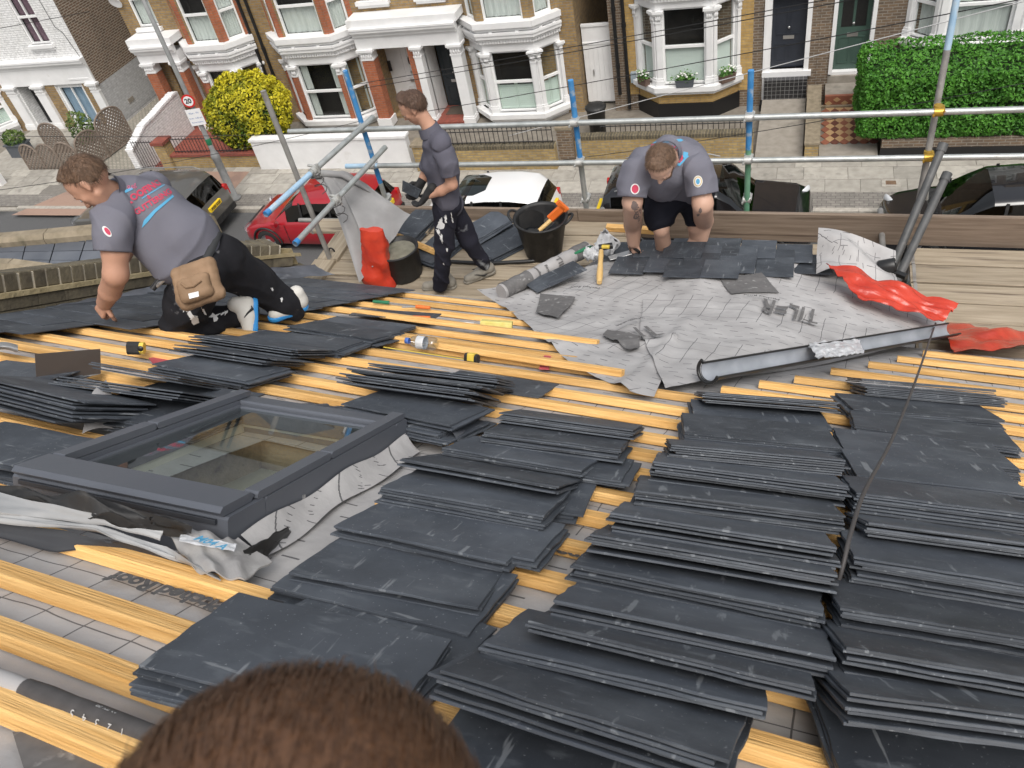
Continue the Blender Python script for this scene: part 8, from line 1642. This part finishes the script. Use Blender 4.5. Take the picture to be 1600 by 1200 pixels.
for f_ in (fl_, fr_): shoe(p3, np.array((f_[0], f_[1] + .08, 6.49)), np.array((f_[0], f_[1] - .2, 6.49)), (0, 0, 1), 'shoe_grey', 'shoe_grey')
hp = bay_pt(1066, 392, .11); o = link('slate', SLS[1], None, Matrix.Translation(Vector(bay_pt(1068, 400, .07))) @ Matrix.Rotation(1.45, 4, 'Z') @ Matrix.Translation((0, -.16, 0)) @ Matrix.Rotation(-.10, 4, 'X') @ Matrix.Diagonal((.8, .8, 1, 1))); tag(o, 'slate tilted up in the hands of the bending roofer on the bay', 'slate')
t = thing('hand_tool', 'small dark steel slating tool gripped in the tattooed hand on the bay slates', 'tool', LH); mb = MB(); mb.tube([Vector(LH) + Vector((-.02, -.02, 0)), Vector(LH) + Vector((.06, -.10, -.01))], [.016, .012], 8); mb.build('handle', T['black_plastic'], t); mb = MB(); A = Vector(LH) + Vector((-.10, -.12, -.03)); mb.bbox(Matrix.Translation(A) @ Matrix.Rotation(.5, 4, 'Z'), -.09, .09, -.03, .03, -.002, .003, .001); mb.build('blade', T['tool_steel'], t)
# --- head of the person right in front of the camera
p4 = thing('person', 'back of a brown haired head rising into the bottom edge of the photo', 'person', Zd(470, 1700, .40))
hc = Zd(482, 1566, .345); hs, sb, HP = head_segs(hc, (-.25, .93, -.15), (0.05, .15, 1), 1.08)
nk = [(HP(-.02, 0, -.06), HP(-.04, 0, -.16), .062, .066), (HP(-.04, 0, -.16), HP(-.05, 0, -.30), .075, .10)]; V, Fc = sdf(hs + nk, h=.008, k=.02, sub=sb); link('body', np_mesh('body', V, Fc, T['skin']), p4); eyes(HP, p4, 1.08)
V, Fc = sdf([(HP(-.05, .15, -.25), HP(-.05, -.15, -.25), .075, .075), (HP(-.05, .1, -.3), HP(-.05, .1, -.42), .12, .14), (HP(-.05, -.1, -.3), HP(-.05, -.1, -.42), .12, .14)], h=.012, k=.06, folds=.004, ff=20); link('jacket', np_mesh('jacket', V, Fc, T['shirt_dark']), p4)
S = [(HP(-.030, 0, .036), HP(.020, 0, .048), .094, .086), (HP(-.034, .022, .012), HP(-.034, -.022, .012), .090, .090), (HP(-.062, 0, -.01), HP(-.066, 0, -.07), .05, .04)]
V, Fc = sdf(S, h=.006, k=.03, cuts=((HP(.06, 0, .02), nv((HP(1, 0, -.4) - HP(0, 0, 0)))), (HP(-.06, 0, -.08), nv(HP(0, 0, -1) - HP(0, 0, 0))))); hr = link('hair', np_mesh('hair', V, Fc, T['hair_fore']), p4)
def strands():
    r = np.random.default_rng(21); n = 26000; Q = V[r.choice(len(V), n)] + r.normal(size=(n, 3)) * .001; cen = HP(-.01, 0, .02); nr = Q - cen; nr /= np.linalg.norm(nr, axis=1)[:, None]
    crown = HP(-.075, .02, .075); away = Q - crown; t = away - nr * (away * nr).sum(1)[:, None]; t /= np.maximum(np.linalg.norm(t, axis=1), 1e-6)[:, None]; b_ = np.cross(nr, t); t = t + b_ * .45 + r.normal(size=(n, 3)) * .045; t /= np.linalg.norm(t, axis=1)[:, None]; b_ = np.cross(nr, t)
    L = (.03 + .03 * r.random(n))[:, None]; wd = .00032; ks = np.linspace(0, 1, 4); VV = []
    for k in ks:
        c = Q + t * L * k + nr * (.0008 + .0012 * math.sin(math.pi * k) - .010 * k * k * L / .06); VV += [c - b_ * wd * (1.05 - k), c + b_ * wd * (1.05 - k)]
    VV = np.stack(VV, 1).reshape(-1, 3); base = np.arange(n)[:, None] * 8; Fq = np.concatenate([base + np.array([0, 1, 3, 2]) + 2 * j for j in range(3)]); o = link('strands', np_mesh('strands', VV, Fq, T['hair_fore'], True), hr); tag(o, kind='stuff')
strands()
# ------------------------------------------------------------------ beyond 300 loose slates the smallest in view become one object
allsl = [o for o in bpy.data.objects if o.get('group') == GRP]
def rank(o):
    d = float(np.linalg.norm(np.array(o.matrix_basis.translation) - EYE)); return (0 if o['label'].startswith('topmost') else 1, d)
allsl.sort(key=rank); rest = allsl[300:]
if rest:
    VV, FF, n0 = [], [], 0
    for o in rest:
        VV += [tuple(o.matrix_basis @ v.co) for v in o.data.vertices]; FF += [tuple(i + n0 for i in p.vertices) for p in o.data.polygons]; n0 = len(VV)
    me = bpy.data.meshes.new('lower_slates'); me.from_pydata(VV, [], FF); me.materials.append(T['slate']); boxuv(me)
    tag(link('lower_slates', me), 'dark slates low in the far heaps and scaffold stacks, under the visible top ones', 'slates', kind='stuff')
    for o in rest: bpy.data.objects.remove(o)
